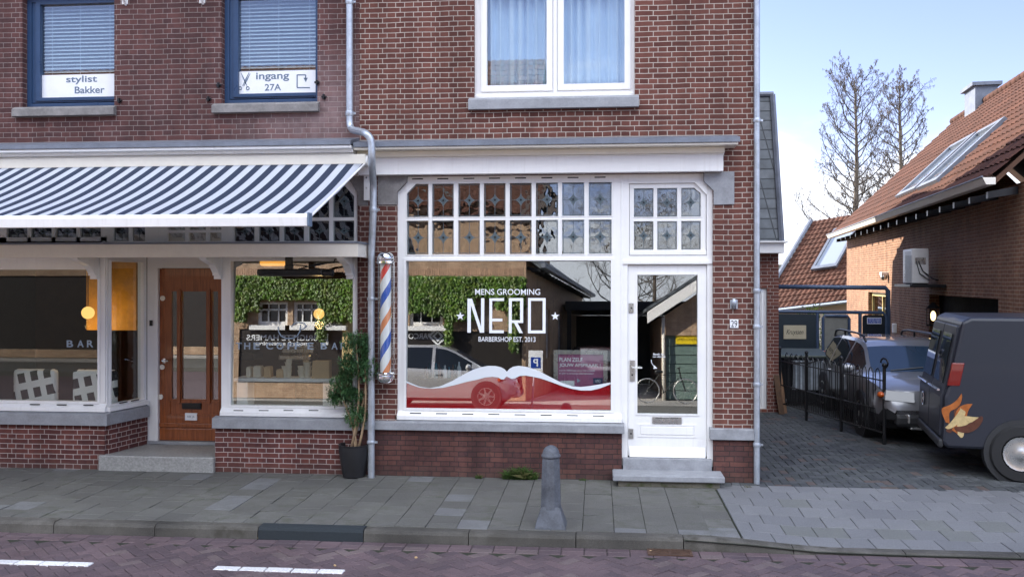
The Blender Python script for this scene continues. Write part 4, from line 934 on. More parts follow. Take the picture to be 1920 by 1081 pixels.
# transoms over porch and bay, seen below the awning
tl = [(150,189),(104,143),(58,97),(12,51)]
YT = YC
tr_ = [cr(a_, b_, 414, 452, 200, YT) for a_, b_ in tl]+[cr(212, 241, 414, 452, 230, YT), cr(247, 272, 414, 452, 250, YT)]
tcs = [(314,347),(353.5,386),(392,422)]; trd = [cr(a_, b_, 436, 452, 360, YT) for a_, b_ in tcs]+[cr(a_, b_, 425, 431, 360, YT) for a_, b_ in tcs]
ztr = Z_(466, 300, YT)
fm = MB().holed(X_(-38, YT), X_(415, YT)-.001, ztr, cop[3]-.002, tr_+trd, YT, YT+.08); tz = thing('transom', None, None); attach(tz, cafe); tz.location = Vector((-6, 0, ztr))-Vector(cafe.location); fm.build('frame', M['white'], tz, bevel=.003)
for r_ in tr_:
    o = lp0.copy(); C.objects.link(o); o.parent = None; place_lead(o, r_, YT+.035, tz, w0_, h0_)
for r_ in trd: MB().box(r_[0]-.005, r_[1]+.005, YT+.03, YT+.035, r_[2]-.005, r_[3]+.005).build('pane', M['glass_lead'], tz)
sf = MB().box(X_(-38), xcorner+.25, YC+.09, YDR, 2.951, 3.0).box(xcorner+.25, xp0+.0, YC+.09, YDR+.1, 3.101, 3.15); sf.build('porch_ceiling', M['white'], cafe)
# white canopy on brackets
YCP = -.55
cc = MB(); cz0, cz1 = Z_(482, 420, YCP), Z_(457, 420, YCP); cxe = X_(671, YCP)
cc.box(X_(-60, YCP), cxe, YCP, YCP+.03, cz0, cz1); cc.box(cxe-.03, cxe, YCP+.0301, -.003, cz0, cz1); cc.box(X_(-60, YCP), cxe-.031, YCP+.031, .045, cz0+.06, cz0+.08)
cc.mat(1).box(X_(-60, YCP)-.02, cxe+.015, YCP-.015, -.004, cz1+.0005, cz1+.022)
cc.build('canopy', [M['cream'], M['lead']], cafe, bevel=.004)
for px in (652, 402, 168):
    xb0 = X_(px, -.1); q = MB(); prof = [(.04, cz0+.058), (YCP+.10, cz0+.058), (YCP+.10, cz0-.005), (YCP+.13, cz0-.03), (YCP+.20, cz0-.05), (-.18, cz0-.09), (-.10, cz0-.15), (-.06, cz0-.19), (-.06, cz0-.215), (-.02, cz0-.215), (-.02, cz0-.26), (.04, cz0-.26)]
    q.prism([(xb0-.045, y_, z_) for y_, z_ in prof], (.09, 0, 0)); q.build('bracket', M['white'], cafe, bevel=.006)
# inside
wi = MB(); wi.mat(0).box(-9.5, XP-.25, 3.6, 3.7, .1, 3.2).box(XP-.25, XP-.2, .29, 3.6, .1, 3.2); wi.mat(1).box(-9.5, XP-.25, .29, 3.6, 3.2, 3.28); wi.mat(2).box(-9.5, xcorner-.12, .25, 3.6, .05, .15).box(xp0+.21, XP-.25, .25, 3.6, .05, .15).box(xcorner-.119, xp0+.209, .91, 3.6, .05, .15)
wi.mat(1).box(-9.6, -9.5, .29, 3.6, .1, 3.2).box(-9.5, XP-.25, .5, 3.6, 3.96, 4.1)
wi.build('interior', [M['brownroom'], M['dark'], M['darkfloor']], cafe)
M['tan'] = plain('kraft_paper', (.52,.36,.19), .8, var=.1); M['ivory'] = plain('ivory_card', (.66,.60,.48), .7, var=.1)
tag(MB().box(X_(446,.45), X_(640,.45), .30, .62, Z_(713,540,.45), Z_(707,540,.45)).box(X_(450,.45), X_(470,.45), .34, .58, .5, Z_(714,540,.45)).box(X_(610,.45), X_(630,.45), .34, .58, .5, Z_(714,540,.45)).build('display_shelf', M['white'], None, bevel=.004), 'white display shelf behind the coffee shop window', 'shelf')
zs_ = Z_(707, 540, .45)+.001; xs_ = lambda px: X_(px, .45); hs = lambda n: n/FPX*11.4
tag(MB().prism([(xs_(588), .36, zs_), (xs_(621), .36, zs_), (xs_(620), .38, zs_+hs(33)), (xs_(589), .38, zs_+hs(33))], (0, .12, 0)).build('paper_bag', M['tan'], None, bevel=.004), 'brown paper bag at the right end of the display shelf', 'paper bag')
def cups(px, n, r_, lab):
    q = MB(); z = zs_
    for k in range(n): q.lathe([(r_*.72, z), (r_, z+.085), (r_*1.06, z+.088), (r_*1.06, z+.095), (r_*.95, z+.095)], (xs_(px)+random.gauss(0,.003), .45, 0), 16); z += .052
    tag(q.build('cup_stack', M['ivory'], None, smooth=True, auto=40), lab, 'cup stack', 'paper cup stacks on the display shelf')
cups(541, 4, .042, 'tallest stack of ivory paper cups, by the orange card box'); cups(534, 2, .04, 'short stack of ivory paper cups behind the orange card box'); cups(577, 3, .05, 'stack of ivory paper cups beside the brown paper bag'); cups(566, 2, .055, 'low stack of ivory paper cups below the stirrers')
for (p0, p1, h, m_, lab) in ((477,491,20,'ivory','pale card box on the left of the display shelf'), (497,509,19,'tan','tan coffee pack next to the pale card box'), (520,533,14,'tan','small orange brown card box by the tall cups'), (464,472,18,'ivory','narrow ivory canister at the left end of the shelf')):
    tag(MB().box(xs_(p0), xs_(p1), .4, .52, zs_, zs_+hs(h)).box(xs_(p0)+.004, xs_(p1)-.004, .404, .516, zs_+hs(h)+.0005, zs_+hs(h)+.012).build('box', M[m_], None, bevel=.006), lab, 'box')
q = MB()
for k in range(9): q.tube([(xs_(573)+random.gauss(0,.006), .47, zs_+.14), (xs_(573)+random.gauss(0,.03), .47+random.gauss(0,.03), zs_+.42)], .004, 4)
q.lathe([(.035, zs_+.22-.09), (.045, zs_+.23)], (xs_(573), .47, 0), 12, cap=False); tag(q.build('stirrer_jar', M['tan'], None), 'wooden stirrers standing up in a cup', 'stirrers')
tag(MB().box(-5.0+.5, XP-.5, 2.2, 2.8, .151, 1.15).box(-4.6, XP-.4, 2.15, 2.85, 1.1505, 1.19).build('bar_counter', M['dark'], None, bevel=.008), 'long dark bar counter deep inside the coffee shop', 'counter')
for (px, h, lab) in ((455, .32, 'dark coffee machine on the bar counter'), (560, .26, 'grey till on the bar counter')):
    p = at(px, 650, 2.5); q = MB(); q.box(p.x-.25, p.x+.25, 2.3, 2.7, 1.192, 1.192+h*.35).box(p.x-.25, p.x+.25, 2.45, 2.7, 1.1922+h*.35, 1.192+h).box(p.x-.22, p.x+.22, 2.28, 2.449, 1.192+h*.7, 1.192+h*.95); tag(q.build('machine', M['black'] if h > .3 else M['steel'], None, bevel=.02), lab, 'machine')
gl_ = glow('warm_lamp', (1, .56, .16), .36)
def globe(px, py, Y, r_, lab):
    p = at(px, py, Y); ld = bpy.data.lights.new('lamp_light', 'POINT'); ld.energy = 1.7; ld.color = (1, .62, .25); ld.shadow_soft_size = .06; lo_ = bpy.data.objects.new('lamp_light', ld); C.objects.link(lo_); lo_.location = (p.x, p.y, p.z-r_-.08)
    o = thing('pendant_lamp', lab, 'pendant lamp', (p.x, p.y, p.z)); MB().ball(p, r_).build('globe', gl_, o, smooth=True); MB().tube([(p.x, p.y, p.z+r_), (p.x, p.y, 3.19)], .006, 6).build('cord', M['black'], o)
globe(598, 588, 1.4, .075, 'round warm lamp glowing inside behind the right coffee shop window'); globe(165, 586, .80, .085, 'round warm lamp glowing inside behind the left bay window')
p = at(512, 494, .7); dsc = thing('ceiling_lamp', 'flat round amber lamp at the top of the coffee shop window', 'ceiling lamp', p); MB().lathe([(.15,-.03),(.17,-.01),(.17,.03),(.1,.05)], p, 28).build('shade', glow('amber_disc', (1,.40,.05), .32), dsc, smooth=True, auto=40); MB().tube([(p.x, p.y, p.z+.05), (p.x, p.y, 3.19)], .01, 6).build('rod', M['black'], dsc)
# menu wall lit amber beside the porch pane
mw = MB().box(-7.15, xcorner-.19, 1.15, 1.2, 1.7, 2.95); tag(mw.build('menu_board', plain('amber_board', (.62,.30,.03), .6, var=.3, scale=3), None), 'amber menu board on the wall inside the left bay', 'board')
for k, (b_, z) in enumerate((('koffie', 2.62), ('cappuccino', 2.48), ('thee', 2.30))): pass
M['weave'] = None
def weave():
    t = NT('woven_fabric'); p = t.obj(); mp_ = t.n('ShaderNodeMapping'); mp_.inputs['Rotation'].default_value = (0, R(12), 0); t.l(p, mp_.inputs['Vector']); sp = t.n('ShaderNodeSeparateXYZ'); t.l(mp_.outputs[0], sp.inputs[0])
    a_ = t.math('PINGPONG', t.math('ADD', sp.outputs['X'], 20.0), .09); b_ = t.math('PINGPONG', t.math('ADD', sp.outputs['Z'], 20.0), .11)
    w_ = t.math('ADD', t.math('GREATER_THAN', a_, .05), t.math('GREATER_THAN', b_, .065)); c = t.mix(t.math('MINIMUM', w_, 1.0), (.012,.012,.013), (.72,.71,.68)); t.bsdf(c, .9); return t.m
wv = weave()
for (x_, lab) in ((-6.62, 'black and white woven armchair nearest the bay corner'), (-7.45, 'black and white woven armchair at the far left of the bay')):
    ch = thing('armchair', lab, 'armchair', (x_, .75, .151), 0, 'woven armchairs in the bay')
    MB().box(x_-.3, x_+.3, .40, .52, .55, 1.22).build('backrest', wv, ch, bevel=.05); MB().box(x_-.3, x_+.3, .53, 1.05, .45, .60).build('seat', wv, ch, bevel=.04)
    for (a_, b_) in ((-.26,.44),(.26,.44),(-.26,1.0),(.26,1.0)): MB().tube([(x_+a_, b_, .151), (x_+a_, b_, .5)], .018, 8).build('leg', M['black'], ch)
# ---------------------------------------------------------------- striped awning
YA0, YA1 = -.27, -2.22
xa1 = X_(682, YA0); xa1f = X_(581, YA1); zA0 = Z_(309, 400, YA0); zA1 = Z_(403, 400, YA1)
aw = thing('awning', 'blue and white striped awning rolled out over the coffee shop', 'awning', (-6, YA0, zA0))
def stripes():
    t = NT('striped_canvas'); p = t.obj(); sp = t.n('ShaderNodeSeparateXYZ'); t.l(p, sp.inputs[0]); u = t.math('FRACT', t.math('DIVIDE', t.math('ADD', sp.outputs['X'], 40-xa1f+.0), .187))
    fib = t.noise(p, 160, 2, .5); a_ = t.math('LESS_THAN', u, .5); c = t.mix(a_, (.62,.65,.72), (.032,.047,.088)); c = t.mix(1.0, c, t.ramp(fib, .3, .7, .9, 1.1), 'MULTIPLY')
    q = t.t.nodes.new('ShaderNodeBsdfPrincipled'); t.l(c, q.inputs['Base Color']); q.inputs['Roughness'].default_value = .85; tl = t.t.nodes.new('ShaderNodeBsdfTranslucent'); t.l(c, tl.inputs['Color']); m_ = t.t.nodes.new('ShaderNodeMixShader'); m_.inputs[0].default_value = .3
    t.l(q.outputs[0], m_.inputs[1]); t.l(tl.outputs[0], m_.inputs[2]); t.l(m_.outputs[0], t.out.inputs['Surface']); return t.m
cv = MB(); NX, NY = 60, 14; v = []
for j in range(NY+1):
    for i in range(NX+1):
        u, w_ = i/NX, j/NY; xr = (xa1+(xa1f-xa1)*w_); xx = XL+.5+(xr-XL-.5)*u; v.append((xx, YA0+(YA1-YA0)*w_, zA0+(zA1-zA0)*w_-.05*math.sin(math.pi*w_)-.006*math.sin(u*31)*math.sin(math.pi*w_)))
cv.add(v, [(j*(NX+1)+i, (j+1)*(NX+1)+i, (j+1)*(NX+1)+i+1, j*(NX+1)+i+1) for j in range(NY) for i in range(NX)])
co = cv.build('canvas', stripes(), aw, smooth=True); co.modifiers.new('cloth', 'SOLIDIFY').thickness = .003
zb1 = Z_(425, 400, YA1-.03)
q = MB(); q.prism([(XL+.5, YA1+.03, zA1+.012), (XL+.5, YA1-.045, zA1-.004), (XL+.5, YA1-.06, zA1-.03), (XL+.5, YA1-.05, zb1), (XL+.5, YA1+.02, zb1), (XL+.5, YA1+.035, zA1-.03)], (xa1f-.01-XL-.5, 0, 0)); q.build('front_bar', M['white'], aw, bevel=.006)
MB().box(xa1f-.009, xa1f+.012, YA1-.065, YA1+.045, zb1-.004, zA1+.016).build('end_cap', M['ink'], aw, bevel=.008)
q = MB(); q.box(XL+.4, xa1+.03, -.30, -.105, zA0-.02, zA0+.105); q.build('cassette', M['cream'], aw, bevel=.012)
q = MB(); q.lathe([(.075,0),(.075,.05)], (0,0,0), 20, 'x'); ec_ = q.build('end_cap', M['white'], aw, smooth=True, auto=40, world=False); ec_.location = Vector((xa1+.0, -.22, zA0+.03))-Vector(aw.location)
xs2 = X_(688, -.03); q = MB().box(xs2-.035, xs2+.035, -.05, -.013, Z_(376, 688), Z_(318, 688)); q.mat(1).lathe([(.012,-.004),(.012,.0)], (xs2, -.05, Z_(334, 688)), 10, 'y').lathe([(.012,-.004),(.012,.0)], (xs2, -.05, Z_(353, 688)), 10, 'y'); q.build('wall_bracket', [M['white'], M['steel']], aw, bevel=.004)
for xx in (xa1-.25, -6.5, -9.3):                     # folding arms under the canvas
    el_ = Vector((xx-.75, (YA0+YA1)/2, (zA0+zA1)/2-.16)); MB().tube([(xx-.1, YA0-.02, zA0-.09), el_, (xx-.28, YA1+.03, zA1-.05)], .022, 8).build('arm', M['white'], aw, smooth=True, auto=40)
q = MB()                                             # pale edge tube on the right, carrying the canvas
q.tube([(xa1+.012, YA0, zA0-.01), (xa1f+.006, YA1+.03, zA1-.01)], .012, 8); q.build('edge_tube', M['white'], aw, smooth=True, auto=40)
# patio heater under the canopy
yh = -.32; hx0, hx1 = X_(484, yh), X_(606, yh); hz_ = Z_(510.5, 545, yh)
ht = thing('patio_heater', 'long black electric patio heater hanging under the white canopy', 'heater', ((hx0+hx1)/2, yh, hz_))
q = MB(); q.prism([(hx0, yh-.05, hz_-.03), (hx0, yh+.05, hz_-.05), (hx0, yh+.06, hz_+.02), (hx0, yh+.01, hz_+.045), (hx0, yh-.05, hz_+.035)], (hx1-hx0, 0, 0)); q.build('housing', M['black'], ht, bevel=.01)
MB().box(hx0+.06, hx1-.06, yh-.058, yh-.0505, hz_-.022, hz_+.02).build('grille', M['slot'], ht)
MB().lathe([(.035,0),(.045,.02),(.045,.12),(.03,.13)], (hx1, yh, hz_-.004), 14, 'x').build('end_cap', M['black'], ht, smooth=True, auto=40)
hxm = X_(542, yh); MB().box(hxm-.04, hxm+.04, yh-.03, yh+.03, hz_+.09, cz0+.06).box(hxm-.05, hxm+.05, yh-.02, yh+.02, hz_+.046, hz_+.0899).build('bracket', M['black'], ht, bevel=.004)
cbp = [(hx1-.3, yh, hz_+.04), (hx1-.1, yh+.05, hz_+.10), (hx1+.1, yh+.1, hz_+.12), (X_(630, -.1), -.15, hz_+.16), (X_(648, -.05), -.05, hz_+.17)]; MB().tube(cbp, .009, 6).tube([(hxm, yh+.02, hz_+.1), (hxm+.25, yh+.03, hz_+.07), (hxm+.5, yh+.06, hz_+.12)], .008, 6).build('cable', M['black'], ht, smooth=True)

# ---------------------------------------------------------------- things on the pavement
# plant in a black pot
pc = gnd(664, 893); pc.z = 0; pt = thing('potted_shrub', 'tall evergreen shrub with bare stems in a black ribbed pot', 'potted plant', pc)
ph = .40; mb = MB(); prof = [(.115, 0), (.135, .01)]
for k in range(26):
    u = k/25; prof.append((.135+.052*math.sin(u*1.25)/math.sin(1.25)+(.0022 if k % 2 else 0), .012+u*(ph-.02)))
prof += [(.192, ph-.006), (.192, ph), (.172, ph), (.168, ph-.05)]
mb.lathe(prof, pc, 40, cap=False); mb.lathe([(.001, 0.0), (.115, 0)], pc, 40, cap=False); mb.build('pot', M['pot'], pt, smooth=True, auto=50)
MB().lathe([(.169, ph-.055), (.002, ph-.045)], pc, 30, cap=False).build('soil', M['soil'], pt)
blobs = [((668, 643), (34, 27), .20), ((685, 690), (29, 29), .16), ((655, 680), (22, 20), .18), ((637, 728), (26, 34), .18), ((662, 742), (24, 22), .16), ((668, 778), (28, 24), .15), ((650, 702), (18, 18), .14), ((690, 655), (14, 12), .12), ((625, 745), (14, 16), .12)]
sc_px = FPX/((pc.y-CAM_Y)*cs-pc.x*sn)
bl3 = []
for (c_, r_, dd) in blobs:
    p = at(c_[0], c_[1], pc.y+random.uniform(-.05, .05)); bl3.append((p, r_[0]/sc_px*.86, dd*.9, r_[1]/sc_px*.80))
stm = MB(); z0s = ph-.05
for (sx_, tg, bend) in ((-.045, 7, .05), (.015, 5, -.03), (.06, 1, .04), (.03, 3, .02), (-.03, 0, .06)):
    T_ = bl3[tg][0]; b0 = pc+Vector((sx_, random.uniform(-.03,.03), z0s)); pts = []
    for k in range(7): u = k/6; pts.append(b0.lerp(T_, u)+Vector((bend*math.sin(math.pi*u), .02*math.sin(5*u), 0)))
    stm.tube(pts, [.017-.009*k/6 for k in range(7)], 8)
stm.build('stem', M['stick'], pt, smooth=True)
def leaf(mb, p, d, up, ln, wd):
    d = d.normalized(); s_ = d.cross(up)
    if s_.length < 1e-5: s_ = d.cross(Vector((1,0,0)))
    s_.normalize(); n_ = s_.cross(d)
    mb.add([p, p+d*ln*.45+s_*wd/2-n_*wd*.1, p+d*ln, p+d*ln*.45-s_*wd/2-n_*wd*.1], [(0,1,2,3)])
def rnd(): return Vector((random.gauss(0,1), random.gauss(0,1), random.gauss(0,1))).normalized()
M['leaf_dark'] = leafmat('shrub_leaf', (.052,.125,.052), (.085,.19,.07), (.12,.25,.085), .25)
lf_ = MB()
for (p, rx, ry, rz) in bl3:
    for _ in range(int(165*(rx*ry*rz/.003)**.5)):
        dirn = rnd(); q = p+Vector((dirn.x*rx, dirn.y*ry, dirn.z*rz))*random.random()**.45
        ax = (dirn+Vector((0,0,.5))+rnd()*.6).normalized()
        for k in range(7):                           # a whorl of narrow leaves round a twig tip
            leaf(lf_, q+ax*random.uniform(-.012,.02), (ax*.6+rnd()).normalized(), Vector((0,0,1)), random.uniform(.036,.062), random.uniform(.010,.016))
lf_.build('foliage', M['leaf_dark'], pt)
# stone bollard
b0 = gnd(1033, 984); bo = thing('bollard', 'weathered grey stone bollard with a domed top at the kerb', 'bollard', b0)
scb = FPX/((b0.y-CAM_Y)*cs-b0.x*sn); hb = lambda py: (984-py)/scb
M['bollard'] = plain('bollard_stone', (.085,.093,.110), .75, var=.42, scale=9, bump=.35)
q = MB(); v = []; n = 8
def ring(r_, z, rot=22.5): return [(b0.x+r_*math.cos(R(rot+45*k)), b0.y+r_*math.sin(R(rot+45*k)), z) for k in range(n)]
prof = [(.108, hb(962)-.02), (.104, hb(945)), (.098, hb(900)), (.090, hb(862)), (.086, hb(857))]
rr_ = [ring(a_, z) for a_, z in prof]; v = [p for g in rr_ for p in g]
q.add(v, [(i*n+k, i*n+(k+1) % n, (i+1)*n+(k+1) % n, (i+1)*n+k) for i in range(len(prof)-1) for k in range(n)]+[tuple((len(prof)-1)*n+k for k in range(n))])
a_ = .155; q.add([(b0.x+x*a_, b0.y+y*a_, -.03) for x, y in ((-1,-1),(1,-1),(1,1),(-1,1))]+[(b0.x+x*a_*.96, b0.y+y*a_*.96, .012) for x, y in ((-1,-1),(1,-1),(1,1),(-1,1))]+[(b0.x+x*.088, b0.y+y*.088, hb(946)) for x, y in ((-1,-1),(1,-1),(1,1),(-1,1))], [(0,1,5,4),(1,2,6,5),(2,3,7,6),(3,0,4,7),(4,5,9,8),(5,6,10,9),(6,7,11,10),(7,4,8,11)])
q.build('post', M['bollard'], bo, bevel=.006)
q = MB().lathe([(.086, hb(857)), (.094, hb(855)), (.094, hb(852)), (.083, hb(850))]+[(.083*math.cos(R(12*k)), hb(850)+.085*math.sin(R(12*k))) for k in range(1, 8)]+[(.002, hb(850)+.085)], (b0.x, b0.y, 0), 24, cap=False); q.build('cap', M['bollard'], bo, smooth=True, auto=50)
# grass and weeds in the seam
M['grass'] = leafmat('grass_blade', (.05,.11,.022), (.10,.17,.045), (.17,.15,.06), .3)
def tuft(name, lab, px0, px1, py, n, hmax, kind=None, spread=.05):
    q = MB(); a_, b_ = gnd(px0, py), gnd(px1, py)
    for _ in range(n):
        u = random.betavariate(1.6, 1.6); p = a_.lerp(b_, u); p.y = min(p.y, -.035)+random.uniform(-spread, .012); p.z = 0; hh = hmax*random.uniform(.35, 1)*(.5+math.sin(math.pi*u)*.6); ln = Vector((random.gauss(0,.5), random.gauss(-.25,.4), 1)).normalized(); s_ = Vector((random.uniform(-1,1), random.uniform(-1,1), 0)).normalized()*.0028
        m_ = p+ln*hh*.6; e_ = p+ln*hh+Vector((ln.x*hh*.5, ln.y*hh*.5, -hh*.15)); q.add([p-s_, p+s_, m_+s_*.8, e_, m_-s_*.8], [(0,1,2,3,4)])
    o = q.build(name, M['grass']); tag(o, lab, 'grass' if kind else 'weed', None, kind); return o
tuft('grass', 'tuft of long green grass growing at the foot of the barbershop wall', 943, 1010, 893, 950, .21, 'stuff')
tuft('weed', 'small leafy weed in the pavement seam left of the grass tuft', 893, 907, 892, 90, .07); tuft('weed', 'low sparse weed in the seam near the doorstep', 1085, 1102, 896, 40, .04); tuft('weed', 'tiny weed in the seam beside the pipe by the driveway', 1390, 1412, 912, 30, .035)
# gutter grate
ga, gb = gnd(1216, 1046, ROADZ), gnd(1301, 1047, ROADZ); gy = -2.53
gr = thing('drain_grate', 'rusty rectangular drain grate in the gutter by the kerb', 'drain', ((ga.x+gb.x)/2, gy, ROADZ)); M['rust'] = plain('rusty_iron', (.11,.065,.045), .7, .4, var=.4, scale=14, bump=.3)
q = MB().holed(ga.x, gb.x, -.09, .09, [(ga.x+.02, (ga.x+gb.x)/2-.01, -.07, .07), ((ga.x+gb.x)/2+.01, gb.x-.02, -.07, .07)], 0, .012); q.v = [(x, gy+z, ROADZ+.014-y) for x, y, z in q.v]; q.build('frame', M['rust'], gr)
for half in (0, 1):
    x0 = ga.x+.02 if half == 0 else (ga.x+gb.x)/2+.01; x1 = (ga.x+gb.x)/2-.01 if half == 0 else gb.x-.02; q = MB()
    for k in range(4): yy = gy-.05+k*.034; q.box(x0, x1, yy-.007, yy+.007, ROADZ-.01, ROADZ+.012)
    q.build('bars', M['rust'], gr)
q = MB().box(ga.x+.01, gb.x-.01, gy-.08, gy+.08, ROADZ+.0032, ROADZ+.0042); q.build('shaft', M['slot'], gr)
# litter along the kerb
lit = MB()
for (px, py) in ((344,1001),(401,1004),(455,1006),(484,1008),(333,998),(875,1017),(780,1045),(1220,1033),(628,1060),(205,1000)):
    p = gnd(px, py, ROADZ); lit.brick((p.x, p.y), random.uniform(.008,.02), random.uniform(.006,.014), ROADZ, ROADZ+.012, random.random()*3, .003)
tag(lit.build('litter', M['tan']), 'scraps of litter lying in the gutter along the kerb', 'litter', None, 'stuff')

# ================================================================= beside and behind the barbershop
# rear annex with a steep slate roof
YX = 5.9; xan = X_(1460, YX); an = thing('rear_annex', 'brick annex with steep dark slate roof and white door behind the barbershop', 'building', (2.6, YX, 0))
zfb, zft = Z_(475, 1440, YX), Z_(456, 1440, YX)
ad0, ad1, adz = X_(1424, YX), X_(1438.5, YX), Z_(540, 1432, YX)
q = MB().holed(XR+.003, xan, 0, zfb+.02, [(ad0-.9, ad1, .06, adz)], YX, YX+.25); q.box(xan-.25, xan-.001, YX+.2501, 16.2, 0, zfb+.02).box(XR+.2, xan-.2501, 15.9, 16.2, 0, zfb+.02).box(XR+.003, XR+.25, 9.01, 15.9, 0, 6.9); q.build('wall', M['brick_annex'], an)
M['slate'] = None
def slate():
    t = NT('slate'); p = t.obj(); sp = t.n('ShaderNodeSeparateXYZ'); t.l(p, sp.inputs[0]); cb = t.n('ShaderNodeCombineXYZ'); t.l(t.math('ADD', sp.outputs['X'], sp.outputs['Y']), cb.inputs['X']); t.l(sp.outputs['Z'], cb.inputs['Y'])
    b = t.n('ShaderNodeTexBrick'); b.offset = 0; t.l(cb.outputs[0], b.inputs['Vector'])
    for k, v_ in (('Scale', 1), ('Mortar Size', .012), ('Mortar Smooth', .3), ('Brick Width', .30), ('Row Height', .185), ('Bias', 0)): b.inputs[k].default_value = v_
    b.inputs['Color1'].default_value = (.075,.088,.10,1); b.inputs['Color2'].default_value = (.12,.135,.15,1); b.inputs['Mortar'].default_value = (.025,.03,.035,1)
    h = t.math('SUBTRACT', 1.0, b.outputs['Fac']); c = t.mix(1.0, b.outputs['Color'], t.ramp(t.noise(p, 6, 5), .3, .7, .75, 1.25), 'MULTIPLY'); t.bsdf(c, .5, 0, h, .7, .02); return t.m
M['slate'] = slate()
zrt = Z_(180, 1440, YX+.5); xtop = X_(1447, YX+.5); xr1 = X_(1464.5, YX-.12)
q = MB(); q.add([(XR+.01, YX-.12, zft), (xr1, YX-.12, zft), (xtop, YX+.5, zrt), (XR+.01, YX+.5, zrt), (XR+.01, 16.2, zft), (xr1, 16.2, zft), (xtop, 15.6, zrt), (XR+.01, 15.6, zrt)], [(0,1,2,3),(1,5,6,2),(5,4,7,6),(4,0,3,7)])
q.prism([(XR+.01, YX+.6, zrt-.001), (xtop-.1, YX+.6, zrt-.001), (xtop-.1, 12, 7.1), (XR+.01, 12, 7.1)], (0, .1, 0)) if False else None
q.add([(XR+.02, YX+.5, zrt), (xtop, YX+.5, zrt), (xtop-.05, 15.6, zrt), (XR+.02, 15.6, zrt), (XR+.02, 12.5, 7.25), (xtop-.3, 12.5, 7.1)], [(0,1,5,4),(1,2,5),(2,3,4,5)])
rz_ = q.build('roof', M['slate'], an)
MB().tube([(xr1+.01, YX-.13, zft), (xtop+.01, YX+.49, zrt+.02)], .055, 6).tube([(XR, YX+.5, zrt+.03), (xtop+.03, YX+.5, zrt+.03)], .05, 8).build('verge', M['lead'], an, smooth=True, auto=40)
q = MB(); q.box(XR+.005, xr1+.03, YX-.25, YX-.001, zfb, zft-.001); q.box(XR+.005, xr1+.09, YX-.32, YX-.0, zft-.0005, zft+.03); q.build('fascia', M['white'], an, bevel=.006)
q = MB().holed(ad0-.9, ad1-.002, .062, adz-.002, [], YX+.05, YX+.1); q.box(ad1-.10, ad1-.085, YX+.035, YX+.0495, .1, adz-.05).box(ad1-.045, ad1-.03, YX+.035, YX+.0495, .1, adz-.05); q.build('door', M['white'], an, bevel=.003)
ap = MB()
for k in range(4): x0 = ad1-.02-k*.085; ap.prism([(x0, YX-.004, adz+.01), (x0+.07, YX-.004, adz+.01), (x0+.14, YX-.004, adz+.27), (x0+.07, YX-.004, adz+.27)], (0, .003, 0))
ap.build('flat_arch', M['brick_annex'], an)

# brick neighbour on the right of the driveway
kk = 1.12
NA = Vector((6.06*kk, CAM_Y+16.64*kk, 0)); NB = Vector((7.35*kk, CAM_Y+27.8*kk, 0)); nd = (NB-NA).normalized(); npx = Vector((nd.y, -nd.x, 0))       # npx points into the house
ze = CAM_H+1.30*kk
ang_n = math.atan2(nd.y, nd.x)
nb_ = thing('neighbour_house', 'orange brick house with red tiled roof and rafter ends beside the driveway', 'building', (NA.x, NA.y, 0), ang_n)
# local frame: x runs along the wall away from the street, y = out towards the driveway, z up
Lw_ = (NB-NA).length; s0 = -4.6
def nloc(px, py):                                    # where a photo pixel falls on that wall
    r = (px-960)/FPX; lo, hi = s0, Lw_+5
    for _ in range(50):
        m_ = (lo+hi)/2; p = NA+nd*m_; dd = (p.y-CAM_Y)*cs-p.x*sn; pp = (p.x*cs+(p.y-CAM_Y)*sn)/dd
        lo, hi = (lo, m_) if pp < r else (m_, hi)
    return lo, CAM_H+(HORIZON-py)/FPX*dd
wx0, wz1 = nloc(1669, 550); wx1, _ = nloc(1628, 550); wzb = nloc(1650, 640)[1]
dx_a, dzt = nloc(1742, 552); 
q = MB().holed(s0, Lw_, 0, ze, [(wx0, wx1, wzb-.1, wz1), (s0+1.2, dx_a, -.1, dzt)], 0, -.28); q.f = [f[::-1] for f in q.f]
q.box(Lw_-.28, Lw_-.001, -6.5, -.281, 0, ze).box(s0, s0+.28, -6.5, -.281, 0, ze).box(s0, Lw_, -6.8, -6.501, 0, ze)
for xg in (s0+.001, Lw_-.27): q.prism([(xg, -.1, ze+.001), (xg, -6.6, ze+.001), (xg, -3.35, ze+3.45)], (.265, 0, 0))
q.build('wall', M['brick_neighbour'], nb_, world=False)
M['pantile'] = plain('red_pantile', (.075,.033,.022), .88, spec=.2, var=.3, scale=4, bump=.2, island=.25)
def tiles(mb, o, ux, uy, nu, nv, wave=.032, step=.028):
    """rows of pantiles over the plane o + u*ux + v*uy; every tile is a curved shell lapping the one below"""
    o, ux, uy = Vector(o), Vector(ux), Vector(uy); n = ux.cross(uy).normalized(); K = 6
    if n.z < 0: n = -n
    for j in range(nv):
        for i in range(nu):
            v = []
            for e in (0, 1):
                for k in range(K+1):
                    a_ = k/K; h = wave*(.5+.5*math.sin(a_*2*math.pi-.6))+(step if e == 0 else 0); v.append(o+ux*((i+a_*1.0)/nu)+uy*((j+e*1.08)/nv)+n*h)
            for k in range(K+1): v.append(v[k]-n*(step+.02))
            f = [(k, k+1, K+2+k, K+1+k) for k in range(K)]+[(2*K+2+k, 2*K+3+k, k+1, k) for k in range(K)]
            mb.add(v, f)
    return mb
